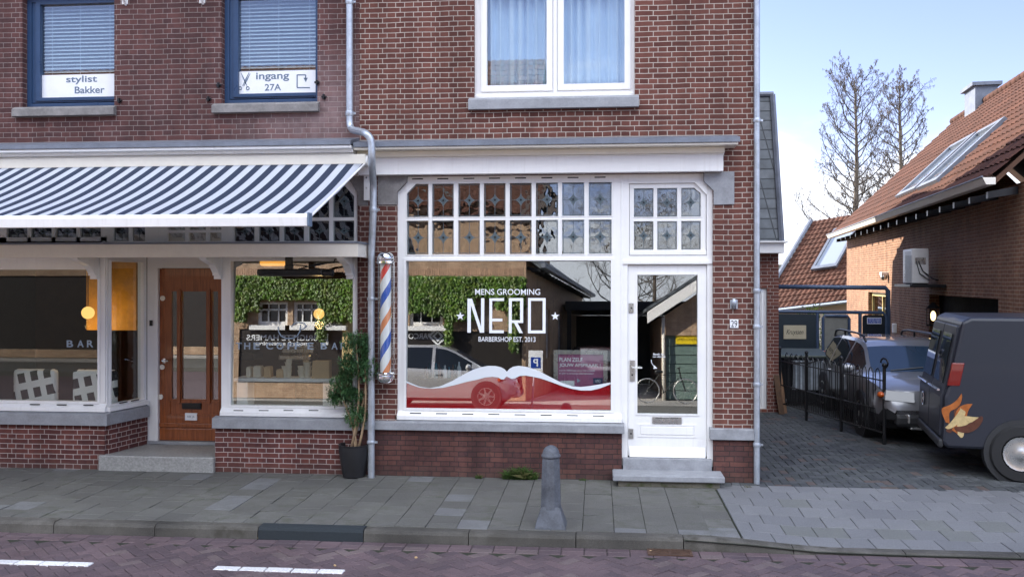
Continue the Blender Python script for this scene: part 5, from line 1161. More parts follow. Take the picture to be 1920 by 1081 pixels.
# roof planes: eave overhangs .35 over the driveway, ridge at y = -3.35
yo = .42; zr = ze+3.62; ridge_y = -3.35; slope = (zr-ze)/(yo-ridge_y)
q = MB(); q.prism([(s0-.15, yo, ze-.03), (s0-.15, ridge_y, zr-.03), (s0-.15, -7.1, ze-.03), (s0-.15, -7.1, ze+.06), (s0-.15, ridge_y, zr+.06), (s0-.15, yo, ze+.06)], (Lw_-s0+.3, 0, 0)); q.build('roof_deck', plain('roof_underside', (.10,.05,.03), .9), nb_, world=False)
q = MB(); tiles(q, (s0-.2, yo+.05, ze+.07), (Lw_-s0+.4, 0, 0), (0, ridge_y-yo-.05, zr-ze), int((Lw_-s0)/.24), 17); tr_o = q.build('roof', M['pantile'], nb_, smooth=True, auto=35, world=False)
q = MB()
for k in range(int((Lw_-s0)/.35)): x0 = s0-.2+k*.36; q.tube([(x0, ridge_y, zr+.11), (x0+.38, ridge_y, zr+.12)], [.11, .12], 10)
q.build('ridge_tiles', M['pantile'], nb_, smooth=True, world=False)
q = MB(); q.prism([(s0-.2, yo+.02, ze-.055), (s0-.2, yo+.15, ze-.055), (s0-.2, yo+.20, ze+.05), (s0-.2, yo+.02, ze+.05)], (Lw_-s0+.4, 0, 0)); q.mat(1).prism([(s0-.2, yo+.19, ze+.051), (s0-.2, yo+.215, ze+.051), (s0-.2, yo+.215, ze+.075), (s0-.2, yo+.19, ze+.075)], (Lw_-s0+.4, 0, 0)); q.build('gutter', [M['cream'], M['lead']], nb_, bevel=.004, world=False)
k = 0; x = s0+.3
while x < Lw_:
    MB().prism([(x-.05, .001, ze-.16), (x-.05, yo, ze-.22), (x-.05, yo, ze-.12), (x-.05, .001, ze-.04)], (.10, 0, 0)).build('rafter_end', M['wood'] if False else M['black'], nb_, world=False); x += .95
MB().holed(wx0+.02, wx1-.0, wzb, wz1-.01, [(wx0+.09, (wx0+wx1)/2-.03, wzb+.1, wz1-.10), ((wx0+wx1)/2+.03, wx1-.08, wzb+.1, wz1-.10)], -.10, -.16).build('window_frame', plain('yellow_frame', (.62,.48,.20), .45), nb_, world=False)
MB().box(wx0+.03, wx1-.02, -.135, -.13, wzb+.02, wz1-.03).build('window_pane', M['glass_plain'], nb_, world=False)
MB().box(s0+1.2, dx_a-.001, -.20, -.27, 0, dzt-.001).build('door', plain('matt_black_door', (.010,.011,.012), .9, spec=.1), nb_, world=False)
q = MB()
for k in range(16): x = dx_a-.1-k*.07; q.box(x, x-.052, .0005, .004, dzt+.95, dzt+1.28)
q.build('flat_arch', M['brick_neighbour'], nb_, world=False)
def roof_window(par, o, ux, uy, n, name='roof_window'):
    """frame and pane lying in the roof plane"""
    o, ux, uy, n = map(Vector, (o, ux, uy, n)); r_ = thing(name, None, None); attach(r_, par, False); r_.location = o
    def pb(mb, u0, u1, v0, v1, h0, h1):
        v = [ux*u+uy*w_+n*h for h in (h0, h1) for w_ in (v0, v1) for u in (u0, u1)]; return mb.add(v, [(0,2,3,1),(4,5,7,6),(0,1,5,4),(2,6,7,3),(0,4,6,2),(1,3,7,5)])
    f = MB(); 
    for (a_, b_, c_, d_) in ((0,.10,0,1),(.90,1,0,1),(.1001,.8999,0,.07),(.1001,.8999,.93,1)): pb(f, a_, b_, c_, d_, 0, .10)
    f.build('frame', M['lead'], r_, world=False); g = MB(); pb(g, .10, .90, .07, .93, .03, .045); g.build('pane', M['skyglass'], r_, world=False)
    return r_
M['skyglass'] = None
def skyg():
    t = NT('roof_glass'); t.bsdf((.30,.34,.38), .04, 0, spec=1.0, coat=1.0); return t.m
M['skyglass'] = skyg()
def roofpt(px, py):                                  # photo pixel -> local point on the neighbour's tiled slope
    c_, s_ = math.cos(ang_n), math.sin(ang_n); best = None; r = (px-960)/FPX; t_ = (HORIZON-py)/FPX; lo, hi = 8, 45
    for _ in range(60):
        d_ = (lo+hi)/2; w_ = Vector((r*d_*cs-d_*sn, CAM_Y+r*d_*sn+d_*cs, CAM_H+t_*d_))-NA; lx_, ly_ = w_.x*c_+w_.y*s_, -w_.x*s_+w_.y*c_
        above = w_.z-(ze+.12+(yo-ly_)*slope)
        if above > 0: lo = d_
        else: hi = d_
    return Vector((lx_, ly_, w_.z))
rn = Vector((0, slope, 1)).normalized()
for (pa, pb_) in (((1683,374),(1716,362)), ((1723,359),(1757,347))):
    A_p, B_p = roofpt(*pa), roofpt(*pb_); u_ = Vector((B_p.x-A_p.x, 0, 0)); roof_window(nb_, A_p, u_, Vector((0, -1, slope)).normalized()*1.75, rn)
chx = roofpt(1764, 262); MB().box(chx.x-.9, chx.x+.2, ridge_y-.3, ridge_y+.3, zr-.5, zr+.55).box(chx.x-1.0, chx.x+.3, ridge_y-.4, ridge_y+.4, zr+.551, zr+.65).build('chimney', M['lead'], nb_, world=False)

def on_wall(px, py, off=0):                          # photo pixel on the neighbour's wall -> world point, off metres out
    s_, z_ = nloc(px, py); p = NA+nd*s_-npx*off; return Vector((p.x, p.y, z_)), s_
# air conditioner on its shelf over the black door
pA, sA = on_wall(1754, 545); ac = thing('air_conditioner', 'white outdoor air conditioner unit on the brick wall above the black door', 'air conditioner', (pA.x, pA.y, 0), ang_n)
s_l, z_t = nloc(1768, 468); zb_ = nloc(1754, 531)[1]; hA = .70; wA = .92; z_b = zb_; o_ = .22
q = MB().box(-.43, .43, o_, o_+.32, z_b, z_b+hA); q.build('casing', M['white'], ac, bevel=.02, world=False)
q = MB()
for k in range(22): z = z_b+.05+k*.024; q.box(-.40, .14, o_+.3205, o_+.333, z, z+.009)
for k in range(9): x = -.40+k*.066; q.box(x, x+.006, o_+.334, o_+.338, z_b+.04, z_b+hA-.05)
q.build('grille', M['zinc'], ac, world=False)
q = MB()
for k in range(6): z = z_b+.12+k*.07; q.box(.22, .34, o_+.3205, o_+.326, z, z+.018)
q.build('vent_slots', M['steel'], ac, world=False); q = MB()
q.box(-.432, -.4301, o_+.06, o_+.26, z_b+.38, z_b+.52); q.build('side_panel', M['steel'], ac, bevel=.002, world=False)
MB().tube([(-.434, o_+.20, z_b+.45), (-.45, o_+.12, z_b+.25), (-.47, o_-.05, z_b+.10), (-.5, o_-.16, z_b+.06)], .012, 6).tube([(-.434, o_+.24, z_b+.45), (-.46, o_+.18, z_b+.2), (-.48, o_, z_b+.06)], .010, 6).build('hose', M['black'], ac, smooth=True, world=False)
q = MB().box(-.9, .62, .01, o_+.45, z_b-.075, z_b-.02).box(-.35, -.25, o_, o_+.3, z_b-.0199, z_b-.0005).box(.25, .35, o_, o_+.3, z_b-.0199, z_b-.0005); q.build('shelf', M['black'], ac, bevel=.006, world=False)
# small fittings on that wall
p_, s_ = on_wall(1665, 517, .10); sc_ = thing('security_camera', 'small white dome camera mounted on the neighbour wall', 'camera', p_); MB().ball((p_.x, p_.y, p_.z-.03), .085).build('dome', M['steel'], sc_, smooth=True); MB().box(p_.x-.09, p_.x+.11, p_.y-.08, p_.y+.08, p_.z+.01, p_.z+.10).build('housing', M['white'], sc_, bevel=.02)
p_, s_ = on_wall(1681, 615, .05); MB().box(-.02, .02, -.02, .03, -.09, .09); iw = MB().box(p_.x-.05, p_.x+.05, p_.y-.05, p_.y+.05, p_.z-.12, p_.z+.12); tag(iw.build('wall_socket', M['sticker'], None, bevel=.02), 'small white switch box on the brick wall right of the gate post', 'switch')
p_, s_ = on_wall(1768, 592, .18); ln_ = thing('wall_lantern', 'lit black wall lantern beside the black door', 'lantern', p_); q = MB()
for (a_, b_) in ((-.09,-.09),(.09,-.09),(.09,.09),(-.09,.09)): q.tube([p_+Vector((a_, b_, -.17)), p_+Vector((a_, b_, .15))], .009, 5)
q.lathe([(.14,.15),(.02,.27)], p_, 4).lathe([(.13,-.20),(.13,-.17)], p_, 4); q.build('cage', M['black'], ln_); MB().ball(p_, (.05,.05,.1)).build('bulb', glow('lantern_bulb', (1,.72,.35), .8), ln_, smooth=True)

# low house with a tiled roof far behind the gate
def P3(px, py, d): return dep(px, py, d)
E0, E1 = P3(1425, 582, 34.5), P3(1640, 556, 32.5); vv_ = Vector((1.75, 2.1, 2.3))*1.55
fhs = thing('far_house', 'low house with red tiled roof and slanted roof window behind the gate', 'building', (E0.x, E0.y, 0)); FO = Vector((E0.x, E0.y, 0))
e0, e1 = E0-FO, E1-FO; q = MB(); tiles(q, e0, e1-e0, vv_, 22, 17); q.build('roof', M['pantile'], fhs, smooth=True, auto=35, world=False)
nn = (e1-e0).cross(vv_).normalized(); nn = nn if nn.z > 0 else -nn
q = MB(); q.prism([e0-nn*.05, e1-nn*.05, e1+vv_-nn*.05, e0+vv_-nn*.05], tuple(-nn*.12)); q.build('roof_deck', M['lead'], fhs, world=False)
MB().tube([e0+nn*.06-(e1-e0).normalized()*.08, e0+vv_+nn*.06-(e1-e0).normalized()*.08], .09, 6).build('verge', M['lead'], fhs, world=False)
MB().tube([e0-nn*.05+Vector((-.1,-.12,-.02)), e1-nn*.05+Vector((0,-.12,-.02))], .06, 8).build('gutter', M['zinc'], fhs, world=False)
q = MB(); b0_, b1_ = e0+Vector((.15,.35,0)), e1+Vector((.15,.35,0)); q.prism([(b0_.x, b0_.y, 0), (b1_.x, b1_.y, 0), (b1_.x, b1_.y, b1_.z+.05), (b0_.x, b0_.y, b0_.z+.05)], (.9, 1.6, 0)); q.build('wall', M['cream'], fhs, world=False)
dirw = (b1_-b0_).normalized()
for k in range(3):
    p = b0_+dirw*(1.2+k*1.5); q = MB(); q.prism([(p.x, p.y-.03, .9), (p.x+dirw.x*.9, p.y+dirw.y*.9-.03, .9), (p.x+dirw.x*.9, p.y+dirw.y*.9-.03, b0_.z-.12), (p.x, p.y-.03, b0_.z-.12)], (0, .028, 0)); q.build('window', M['skyglass'], fhs, world=False)
ue = (e1-e0).normalized(); roof_window(fhs, e0+ue*1.2+vv_*.36+nn*.07, ue*.95, vv_*.46, nn)
# dark roof in the far distance
p0 = P3(1440, 580, 48); drh = thing('distant_house', 'distant house with a dark mossy roof far behind the driveway', 'building', (p0.x, p0.y, 0)); hh = CAM_H+(HORIZON-494)/FPX*48
q = MB().box(-5, 6, 0, 6, 0, hh-2.3); q.build('wall', M['brick_annex'], drh, world=False); q = MB().prism([(-5.3, -.4, hh-2.4), (-5.3, 3, hh), (-5.3, 6.4, hh-2.4)], (11.6, 0, 0)); q.build('roof', plain('mossy_slate', (.07,.075,.06), .8, var=.5, scale=1.2), drh, world=False)
MB().tube([(-5.3, -.42, hh-2.4), (6.3, -.42, hh-2.4)], .12, 8).build('gutter', M['black'], drh, world=False)

# blue tube gate across the driveway
YG = 8.6; M['gatepaint'] = plain('gate_paint', (.055,.085,.15), .4, .1, var=.12)
gz = lambda py, px=1560: Z_(py, px, YG); gx = lambda px: X_(px, YG)
gt = thing('tube_gate', 'blue tube frame gate with dark and grey panels across the driveway', 'gate', (gx(1560), YG, 0))
q = MB(); q.tube([(xan+.02, YG, gz(537)), (gx(1660), YG, gz(539)), (gx(1665), YG, gz(545)), (gx(1666), YG, 0)], .048, 10); q.build('post', M['gatepaint'], gt, smooth=True)
q = MB(); q.tube([(xan+.02, YG-.02, gz(583.5)), (gx(1655), YG-.02, gz(585.5)), (gx(1660), YG-.02, gz(592)), (gx(1660), YG-.02, .2)], .036, 10)
for px in (1532, 1612): q.tube([(gx(px), YG-.02, gz(585)), (gx(px), YG-.02, .1)], .036, 10)
q.tube([(xan+.02, YG-.02, .25), (gx(1660), YG-.02, .25)], .036, 10); q.build('gate_frame', M['gatepaint'], gt, smooth=True, auto=50)
q = MB(); q.tube([(gx(1542), YG-.05, .3), (gx(1542), YG-.05, gz(596)), (gx(1545), YG-.05, gz(591)), (gx(1588), YG-.05, gz(592)), (gx(1591), YG-.05, gz(597)), (gx(1591), YG-.05, .3)], .032, 8); q.build('panel_frame', M['gatepaint'], gt, smooth=True, auto=50)
def rpanel(px0, px1, py0, off, mat, name, z0=.3, rad=.06):
    x0, x1, z1 = gx(px0), gx(px1), gz(py0, (px0+px1)/2); pts = [(x0, z0), (x1, z0)]
    for k in range(6): a_ = R(18*k); pts.append((x1-rad+rad*math.cos(a_), z1-rad+rad*math.sin(a_)))
    for k in range(6): a_ = R(90+18*k); pts.append((x0+rad+rad*math.cos(a_), z1-rad+rad*math.sin(a_)))
    return MB().prism([(x, YG+off, z) for x, z in pts], (0, .02, 0)).build(name, mat, gt)
rpanel(1440, 1529, 588, -.05, plain('dark_green_panel', (.012,.022,.030), .45), 'panel'); rpanel(1544, 1589, 594, -.045, plain('grey_panel', (.20,.20,.18), .6), 'panel'); rpanel(1616, 1658, 590, -.05, plain('black_panel', (.008,.012,.018), .4), 'panel')
ns = thing('nameplate', 'pale gold nameplate with black script on the dark gate panel', 'sign', (gx(1489), YG-.08, gz(622))); M['gold'] = plain('pale_brass', (.52,.46,.32), .45, .15, var=.08)
MB().box(gx(1468), gx(1510), YG-.075, YG-.055, gz(635), gz(609.5)).build('plate', M['gold'], ns); text('lettering', 'Kruyssen', (gx(1489), YG-.077, gz(623)), gx(1505)-gx(1473), .13, M['black'], ns, shear=.35)
ns = thing('warning_sign', 'small blue sign with white lettering on the black gate panel', 'sign', (gx(1637), YG-.08, gz(600)))
MB().box(gx(1624), gx(1650.5), YG-.075, YG-.055, gz(606.5), gz(594.5)).build('plate', M['sticker'], ns); MB().box(gx(1625), gx(1649.5), YG-.078, YG-.0751, gz(605.5), gz(595.5)).build('face', plain('sign_blue', (.02,.06,.35), .4), ns)
for k, b_ in enumerate(('VERBODEN TOEGANG', 'voor onbevoegden', 'Art. 461 Wetb. v. Strafr.')): text('lettering', b_, (gx(1637), YG-.0795, gz(597.7+k*3)), gx(1648)-gx(1626.5), .022, M['vinyl'], ns, bold=.01)
# yellow-green shrub glimpsed through the gate
M['leaf_lime'] = leafmat('lime_leaf', (.14,.24,.03), (.28,.38,.04), (.36,.42,.06), .3)
def bush(name, lab, c, r_, n, mat, ls=.09):
    o = thing(name, lab, 'shrub', (c[0], c[1], 0)); q = MB(); c = Vector(c)
    for _ in range(n):
        d_ = rnd(); p = c+Vector((d_.x*r_[0], d_.y*r_[1], d_.z*r_[2]))*random.random()**.4
        if p.z > .02: leaf(q, p, (d_+rnd()).normalized(), Vector((0,0,1)), ls*random.uniform(.7,1.3), ls*.5)
    q.build('foliage', mat, o); MB().tube([(c.x, c.y, 0), (c.x, c.y, c.z)], .03, 6).build('trunk', M['bark'], o); return o
bush('shrub', 'yellow green shrub glimpsed through the gap in the gate', (gx(1537)+.05, YG+.9, .95), (.5, .4, .95), 2600, M['leaf_lime'], .06)

# black iron railing along the driveway
F0, F1 = gnd(1658, 833), gnd(1462, 772); fn = thing('iron_railing', 'low black iron railing with hooped tops in front of the silver car', 'fence', F0)
fd = (F1-F0); fL = fd.length; fd.normalize(); q = MB(); hF = 1.10
def fp(u, z): p = F0+fd*u; return (p.x, p.y, z)
posts = (0, fL*.36, fL*.70, fL)
for u in posts:
    r_ = MB().tube([fp(u, 0), fp(u, hF+.03)], .026, 8)
    cc_ = [fp(u-.09*math.sin(R(a_))*1.0, hF+.02+.07*(1-math.cos(R(a_)))) for a_ in range(0, 300, 30)] if u == 0 else [fp(u, hF+.03), fp(u, hF+.06)]
    r_.tube(cc_, .014, 6); r_.ball(fp(u, hF+.06), .035, 10, 6); r_.build('post', M['black'], fn, smooth=True, auto=40)
MB().tube([fp(0, .93), fp(fL, .93)], .011, 6).tube([fp(0, .50), fp(fL, .50)], .012, 6).tube([fp(0, .17), fp(fL, .17)], .014, 6).build('rail', M['black'], fn)
u = .11; q = MB()
while u < fL-.2:
    q.tube([fp(u, .17), fp(u, 1.03), fp(u+.025, 1.08), fp(u+.06, 1.10), fp(u+.095, 1.08), fp(u+.12, 1.03), fp(u+.12, .17)], .0085, 5); q.tube([fp(u+.06, .17), fp(u+.06, .50)], .0075, 5); u += .18
q.build('hooped_bars', M['black'], fn)
# bin and boards in the corner by the annex
cx_, cy_ = dep(1497, 700, 17.6).x, dep(1497, 700, 17.6).y; bn = thing('rubbish_container', 'dark rubbish container with a grey panel front behind the railing', 'container', (cx_, cy_, 0))
zt = lambda py: CAM_H+(HORIZON-py)/FPX*17.6
q = MB().prism([(cx_-.42, cy_-.28, .08), (cx_+.42, cy_-.28, .08), (cx_+.47, cy_-.36, zt(668)), (cx_-.47, cy_-.36, zt(668))], (0, .75, 0)); q.build('body', M['black'], bn, bevel=.02)
MB().prism([(cx_-.18, cy_-.33, .32), (cx_+.40, cy_-.33, .32), (cx_+.43, cy_-.39, zt(672)), (cx_-.18, cy_-.39, zt(672))], (0, .02, 0)).build('front_panel', plain('faded_panel', (.34,.38,.42), .6, var=.35, scale=3), bn)
MB().prism([(cx_-.52, cy_-.42, zt(668)+.005), (cx_+.5, cy_-.42, zt(668)+.005), (cx_+.5, cy_+.42, zt(660)), (cx_-.52, cy_+.42, zt(660))], (0, 0, .05)).build('lid', plain('olive_lid', (.06,.075,.06), .5), bn, bevel=.015)
q = MB(); hz1 = zt(671); q.tube([(cx_-.35, cy_-.44, hz1+.02), (cx_-.15, cy_-.47, hz1-.05), (cx_+.1, cy_-.47, hz1-.05), (cx_+.35, cy_-.44, hz1+.04)], .02, 8); q.build('handle', M['black'], bn, smooth=True)
for sx_ in (-.32, .32): MB().lathe([(.08,-.03),(.08,.03)], (cx_+sx_, cy_-.26, .08), 14, 'x').build('wheel', M['black'], bn)
for k, (px, col, lab) in enumerate(((1466, (.10,.055,.03), 'dark plank leaning at the annex corner'), (1471, (.20,.11,.06), 'brown plank leaning behind the railing end'))):
    p = gnd(px, 776-k*2); tag(MB().prism([(p.x-.05, p.y, 0), (p.x+.05, p.y, 0), (p.x-.03, p.y+.3, .95), (p.x-.13, p.y+.3, .95)], (0, .03, 0)).build('plank', plain('old_plank_%s' % 'ab'[k], col, .85, var=.4, scale=12), None), lab, 'plank')

# ---------------------------------------------------------------- cars
M['rubber'] = plain('tyre_rubber', (.014,.014,.015), .8, var=.2); M['carglass'] = None
def cg(name, col, sp=.8, ro=.03):
    t = NT(name); t.bsdf(col, ro, 0, spec=sp); return t.m
M['carglass'] = cg('tinted_car_glass', (.012,.015,.018), .6); M['windscreen'] = cg('windscreen_glass', (.02,.035,.06), .5, .06); M['plastic'] = plain('grey_plastic', (.022,.023,.025), .6); M['lampglass'] = cg('headlamp_glass', (.13,.14,.15), .9); M['amber'] = cg('amber_lens', (.55,.10,.01)); M['redlens'] = cg('red_lens', (.16,.006,.006))
def paint(name, col, metal=.4, ro=.34, coat=1.0):
    t = NT(name); p = t.obj(); c = t.mix(1.0, col, t.ramp(t.noise(p, 300, 2), .3, .7, .93, 1.07), 'MULTIPLY'); t.bsdf(c, ro, metal, coat=coat); return t.m
def interp(pl, x):
    for (xa_, ya_), (xb_, yb_) in zip(pl, pl[1:]):
        if x <= xb_: return ya_+(yb_-ya_)*(x-xa_)/(xb_-xa_) if xb_ > xa_ else yb_
    return pl[-1][1]
WAGON = dict(top=[(-2.42,.78),(-2.40,.95),(-2.34,1.02),(-2.08,1.40),(-1.95,1.46),(-1.2,1.51),(-.2,1.52),(.25,1.49),(.52,1.41),(1.28,1.04),(1.5,1.025),(1.9,.985),(2.22,.92),(2.36,.84),(2.42,.62)], belt=[(-2.42,.74),(-2.3,.96),(-1,.97),(.6,.96),(1.28,.965),(1.9,.91),(2.25,.84),(2.42,.56)],
    wid=[(-2.42,.70),(-2.3,.84),(-1.8,.91),(-.5,.935),(1,.935),(1.8,.925),(2.15,.88),(2.34,.80),(2.42,.70)], pill=(-1.98,-1.16,-1.08,-.10,-.02,.98), wind=(.52,1.28), tail=(-2.34,-2.08), wheels=(-1.38,1.42), wr=.345, bot=.24)
HATCH = dict(top=[(-2.12,.80),(-2.08,1.05),(-1.85,1.45),(-1.6,1.55),(-.9,1.63),(-.1,1.63),(.25,1.58),(.5,1.48),(1.25,1.06),(1.5,1.0),(1.8,.93),(2.05,.80),(2.14,.62)], belt=[(-2.12,.76),(-2.0,1.06),(-1,1.04),(.6,.98),(1.25,.96),(1.8,.86),(2.05,.74),(2.14,.56)],
    wid=[(-2.12,.70),(-1.9,.84),(-1.4,.90),(1,.91),(1.6,.88),(1.95,.76),(2.14,.56)], pill=(-1.75,-1.12,-1.05,-.08,0,.95), wind=(.5,1.25), tail=(-2.08,-1.85), wheels=(-1.22,1.34), wr=.335, bot=.22)
def make_car(name, label, loc, rz, P, pm, rails=False, dark=False, rim=True, group=None):
    o = thing(name, label, 'car', loc, rz, group); p = P; x0, x1 = p['top'][0][0], p['top'][-1][0]
    xs = {x0, x1, *p['pill'], *p['wind'], *p['tail']}; n = 56
    for k in range(n+1): xs.add(x0+(x1-x0)*k/n)
    xs = sorted(xs); xs = [x for i_, x in enumerate(xs) if i_ == 0 or x-xs[i_-1] > .008 or x in p['pill'] or x in p['wind']]
    rows_ = []
    for x in xs:
        zt_, zb_, w_ = interp(p['top'], x), interp(p['belt'], x), interp(p['wid'], x); bo_ = p['bot']+(.10 if abs(x) > abs(x1)-.25 else 0); zb_ = min(zb_, zt_-.05); cab = max(0, min(1, (zt_-zb_-.06)/.42)); wr_ = w_*(.86-.155*cab)
        tz_ = zt_-.075+.02*(1-cab)
        rows_.append([(0, bo_), (w_*.82, bo_), (w_*.96, bo_+.07), (w_*.985, bo_+.22), (w_, (bo_+zb_)/2+.06), (w_*.985, zb_-.07), (w_*.945, zb_), ((w_*.935+wr_)/2+.012, (zb_+tz_)/2+.004), (wr_, tz_), (wr_*.93, zt_-.022), (wr_*.55, zt_-.004), (0, zt_)])
    J = len(rows_[0]); cells = {'body': [], 'side_window': [], 'windscreen': [], 'rear_window': [], 'lower_trim': []}; pl_ = p['pill']
    for i_ in range(len(xs)-1):
        xm = (xs[i_]+xs[i_+1])/2; cabin = interp(p['top'], xm)-interp(p['belt'], xm)
        for j in range(J-1):
            k = 'body'
            if j in (6, 7) and cabin > .10 and any(pl_[a_] < xm < pl_[a_+1] for a_ in (0, 2, 4)): k = 'side_window'
            elif j in (9, 10) and p['wind'][0] < xm < p['wind'][1]: k = 'windscreen'
            elif j in (9, 10) and p['tail'][0] < xm < p['tail'][1]: k = 'rear_window'
            elif j in (0, 1, 2): k = 'lower_trim'
            cells[k].append((i_, j))
    mats = {'body': pm, 'side_window': M['carglass'], 'windscreen': M['windscreen'], 'rear_window': M['carglass'], 'lower_trim': M['plastic'] if rails else pm}
    def patch(nm, cl, par, sides=(1, -1)):
        mb = MB(); idx = {}
        for s_ in sides:
            for (i_, j) in cl:
                q = []
                for (a_, b_) in ((i_, j), (i_+1, j), (i_+1, j+1), (i_, j+1)):
                    key = (a_, b_, s_ if rows_[a_][b_][0] > 1e-6 else 0)
                    if key not in idx: idx[key] = len(mb.v); mb.v.append((xs[a_], s_*rows_[a_][b_][0], rows_[a_][b_][1]))
                    q.append(idx[key])
                mb.f.append(q if s_ < 0 else q[::-1]); mb.m.append(0)
        if nm == 'body':
            for i_ in (0, len(xs)-1):
                ring_ = [(i_, j, 1) for j in range(J)]+[(i_, j, -1) for j in range(J-2, 0, -1)]
                f = []
                for key in ring_:
                    if rows_[key[0]][key[1]][0] <= 1e-6: key = (key[0], key[1], 0)
                    if key not in idx: idx[key] = len(mb.v); mb.v.append((xs[key[0]], key[2]*rows_[key[0]][key[1]][0], rows_[key[0]][key[1]][1]))
                    f.append(idx[key])
                mb.f.append(f); mb.m.append(0)
        return mb.build(nm, mats[nm], par, smooth=True, auto=38, world=False)
    for nm in cells:
        if not cells[nm]: continue
        if nm == 'side_window':
            for s_pair in ((0,1),(2,3),(4,5)):
                cl = [(i_, j) for i_, j in cells[nm] if pl_[s_pair[0]] < (xs[i_]+xs[i_+1])/2 < pl_[s_pair[1]]]
                if cl: patch(nm, cl, o, (1,)); patch(nm, cl, o, (-1,))
        else: patch(nm, cells[nm], o)
    W = lambda x: interp(p['wid'], x)
    for wx in p['wheels']:
        for s_ in (1, -1):
            yw = s_*(W(wx)-.10); sg = s_
            MB().lathe([(p['wr']+.055, -.13), (p['wr']+.055, .118)], (wx, yw, p['wr']+.0), 30, 'y').build('wheel_arch', M['plastic'], o, smooth=True, auto=40, world=False)
            wh = MB().lathe([(p['wr']*.62, -.11), (p['wr']-.02, -.115), (p['wr'], -.09), (p['wr'], .09), (p['wr']-.02, .125), (p['wr']*.66, .128), (p['wr']*.64, .10), (.02, .095)], (0,0,0), 30, 'y', cap=False).build('wheel', M['rubber'], o, smooth=True, auto=40, world=False); wh.location = (wx, yw, p['wr']); wh.rotation_euler = (0, 0, 0 if s_ > 0 else math.pi)
            r_ = MB()
            for k in range(7):
                a_ = k*2*math.pi/7; c1, s1 = math.cos(a_), math.sin(a_); r_.prism([(c1*.05-s1*.03, .13, s1*.05+c1*.03), (c1*.05+s1*.03, .13, s1*.05-c1*.03), (c1*p['wr']*.66+s1*.02, .125, s1*p['wr']*.66-c1*.02), (c1*p['wr']*.66-s1*.02, .125, s1*p['wr']*.66+c1*.02)], (0, -.02, 0))
            r_.lathe([(.06, .10), (.06, .134), (.045, .138)], (0,0,0), 14, 'y').lathe([(p['wr']*.60, .131), (p['wr']*.66, .132), (p['wr']*.66, .11)], (0,0,0), 28, 'y', cap=False); ro = r_.build('rim', M['steel'], wh, smooth=True, auto=35, world=False)
    for s_ in (1, -1):                               # lamps, mirrors, handles
        hz = .09 if rails else 0; hl = MB(); pts = []
        for (x, f_, z) in ((x1-.52, 1, .70+hz), (x1-.28, 1, .62+hz), (x1-.10, 1, .60+hz), (x1-.08, 1, .68+hz), (x1-.26, .99, .765+hz), (x1-.52, .985, .80+hz)): pts.append((x, s_*(W(x)*f_+.004), z))
        if rails: pts = [(x, s_*y_, z) for x, y_, z in ((x1+.012, .44, .69), (x1-.09, .815, .71), (x1-.19, .885, .76), (x1-.22, .885, .85), (x1-.12, .80, .855), (x1-.035, .44, .815))]
        y_in = [(x-.10, y_*.96, z) if rails else (x, y_-s_*.10, z) for x, y_, z in pts]
        hl.add(pts+y_in, [tuple(range(6)) if s_ < 0 else tuple(range(5, -1, -1)), tuple(range(6, 12)) if s_ > 0 else tuple(range(11, 5, -1))]+[((k, (k+1) % 6, 6+(k+1) % 6, 6+k)) for k in range(6)]); hl.build('headlight', M['lampglass'], o, bevel=.01, world=False)
        am = MB().ball((x1-.165, s_*.862, .775), (.075, .05, .05), 12, 8) if rails else MB().ball((x1-.50, s_*(W(x1-.5)*.985-.012), .745+hz), (.075, .03, .05), 12, 8); am.build('indicator', M['amber'], o, smooth=True, world=False)
        tl_ = MB().box(x0+.12, x0+.24, s_*(W(x0+.12)-.12), s_*(W(x0+.12)+.004), .86, 1.10); tl_.build('tail_light', M['redlens'], o, bevel=.02, world=False)
        mx_ = p['wind'][1]-.36; MB().ball((mx_, s_*(W(mx_)+.09), interp(p['belt'], mx_)+.09), (.075, .125, .085), 14, 8).box(mx_-.03, mx_+.03, s_*(W(mx_)*.95-.04), s_*(W(mx_)+.02), interp(p['belt'], mx_)+.0, interp(p['belt'], mx_)+.05).build('mirror', pm, o, smooth=True, auto=50, world=False)
        for hx in (pl_[1]+.12, pl_[3]+.12): MB().box(hx-.02, hx+.16, s_*(W(hx)-.01), s_*(W(hx)+.022), interp(p['belt'], hx)-.14, interp(p['belt'], hx)-.11).build('handle', M['chrome'] if rails else pm, o, bevel=.008, world=False)
        if rails:
            yr = s_*.60; MB().tube([(-1.95, yr, 1.42), (-1.82, yr, 1.54), (-1.5, yr, 1.575), (-.2, yr, 1.585), (.18, yr, 1.56), (.36, yr, 1.47)], .020, 8).tube([(-1.1, yr, 1.46), (-1.1, yr, 1.57)], .018, 6).build('roof_rail', M['black'], o, smooth=True, world=False)
            MB().prism([(x1-.20, s_*.70, .36), (x1+.02, s_*.50, .36), (x1+.02, s_*.50, .50), (x1-.20, s_*.72, .50)], (.03, s_*.02, 0)).build('fog_light_trim', M['steel'], o, bevel=.02, world=False)
    gr_ = MB()
    for k in range(6): gr_.box(x1-.06, x1+.006, -.34, .34, .56+k*.038, .575+k*.038)
    gr_.box(x1-.06, x1+.002, -.36, .36, .545, .56).box(x1-.08, x1-.01, -.36, .36, .55, .74); gr_.build('grille', M['black'], o, bevel=.004, world=False)
    bu = MB().box(x1-.22, x1+.03, -(.70 if rails else .62), .70 if rails else .62, .30, .50); bu.build('bumper', M['plastic'] if rails else pm, o, bevel=.06, world=False)
    if rails: MB().box(x1-.1, x1+.045, -.5, .5, .27, .305).build('skid_plate', M['steel'], o, bevel=.008, world=False)
    for y_ in (-.45, .1): MB().tube([(p['wind'][1]-.02, y_, interp(p['top'], p['wind'][1])+.012), (p['wind'][1]-.09, y_+.5, interp(p['top'], p['wind'][1]-.09)+.02)], .010, 5).build('wiper', M['black'], o, world=False)
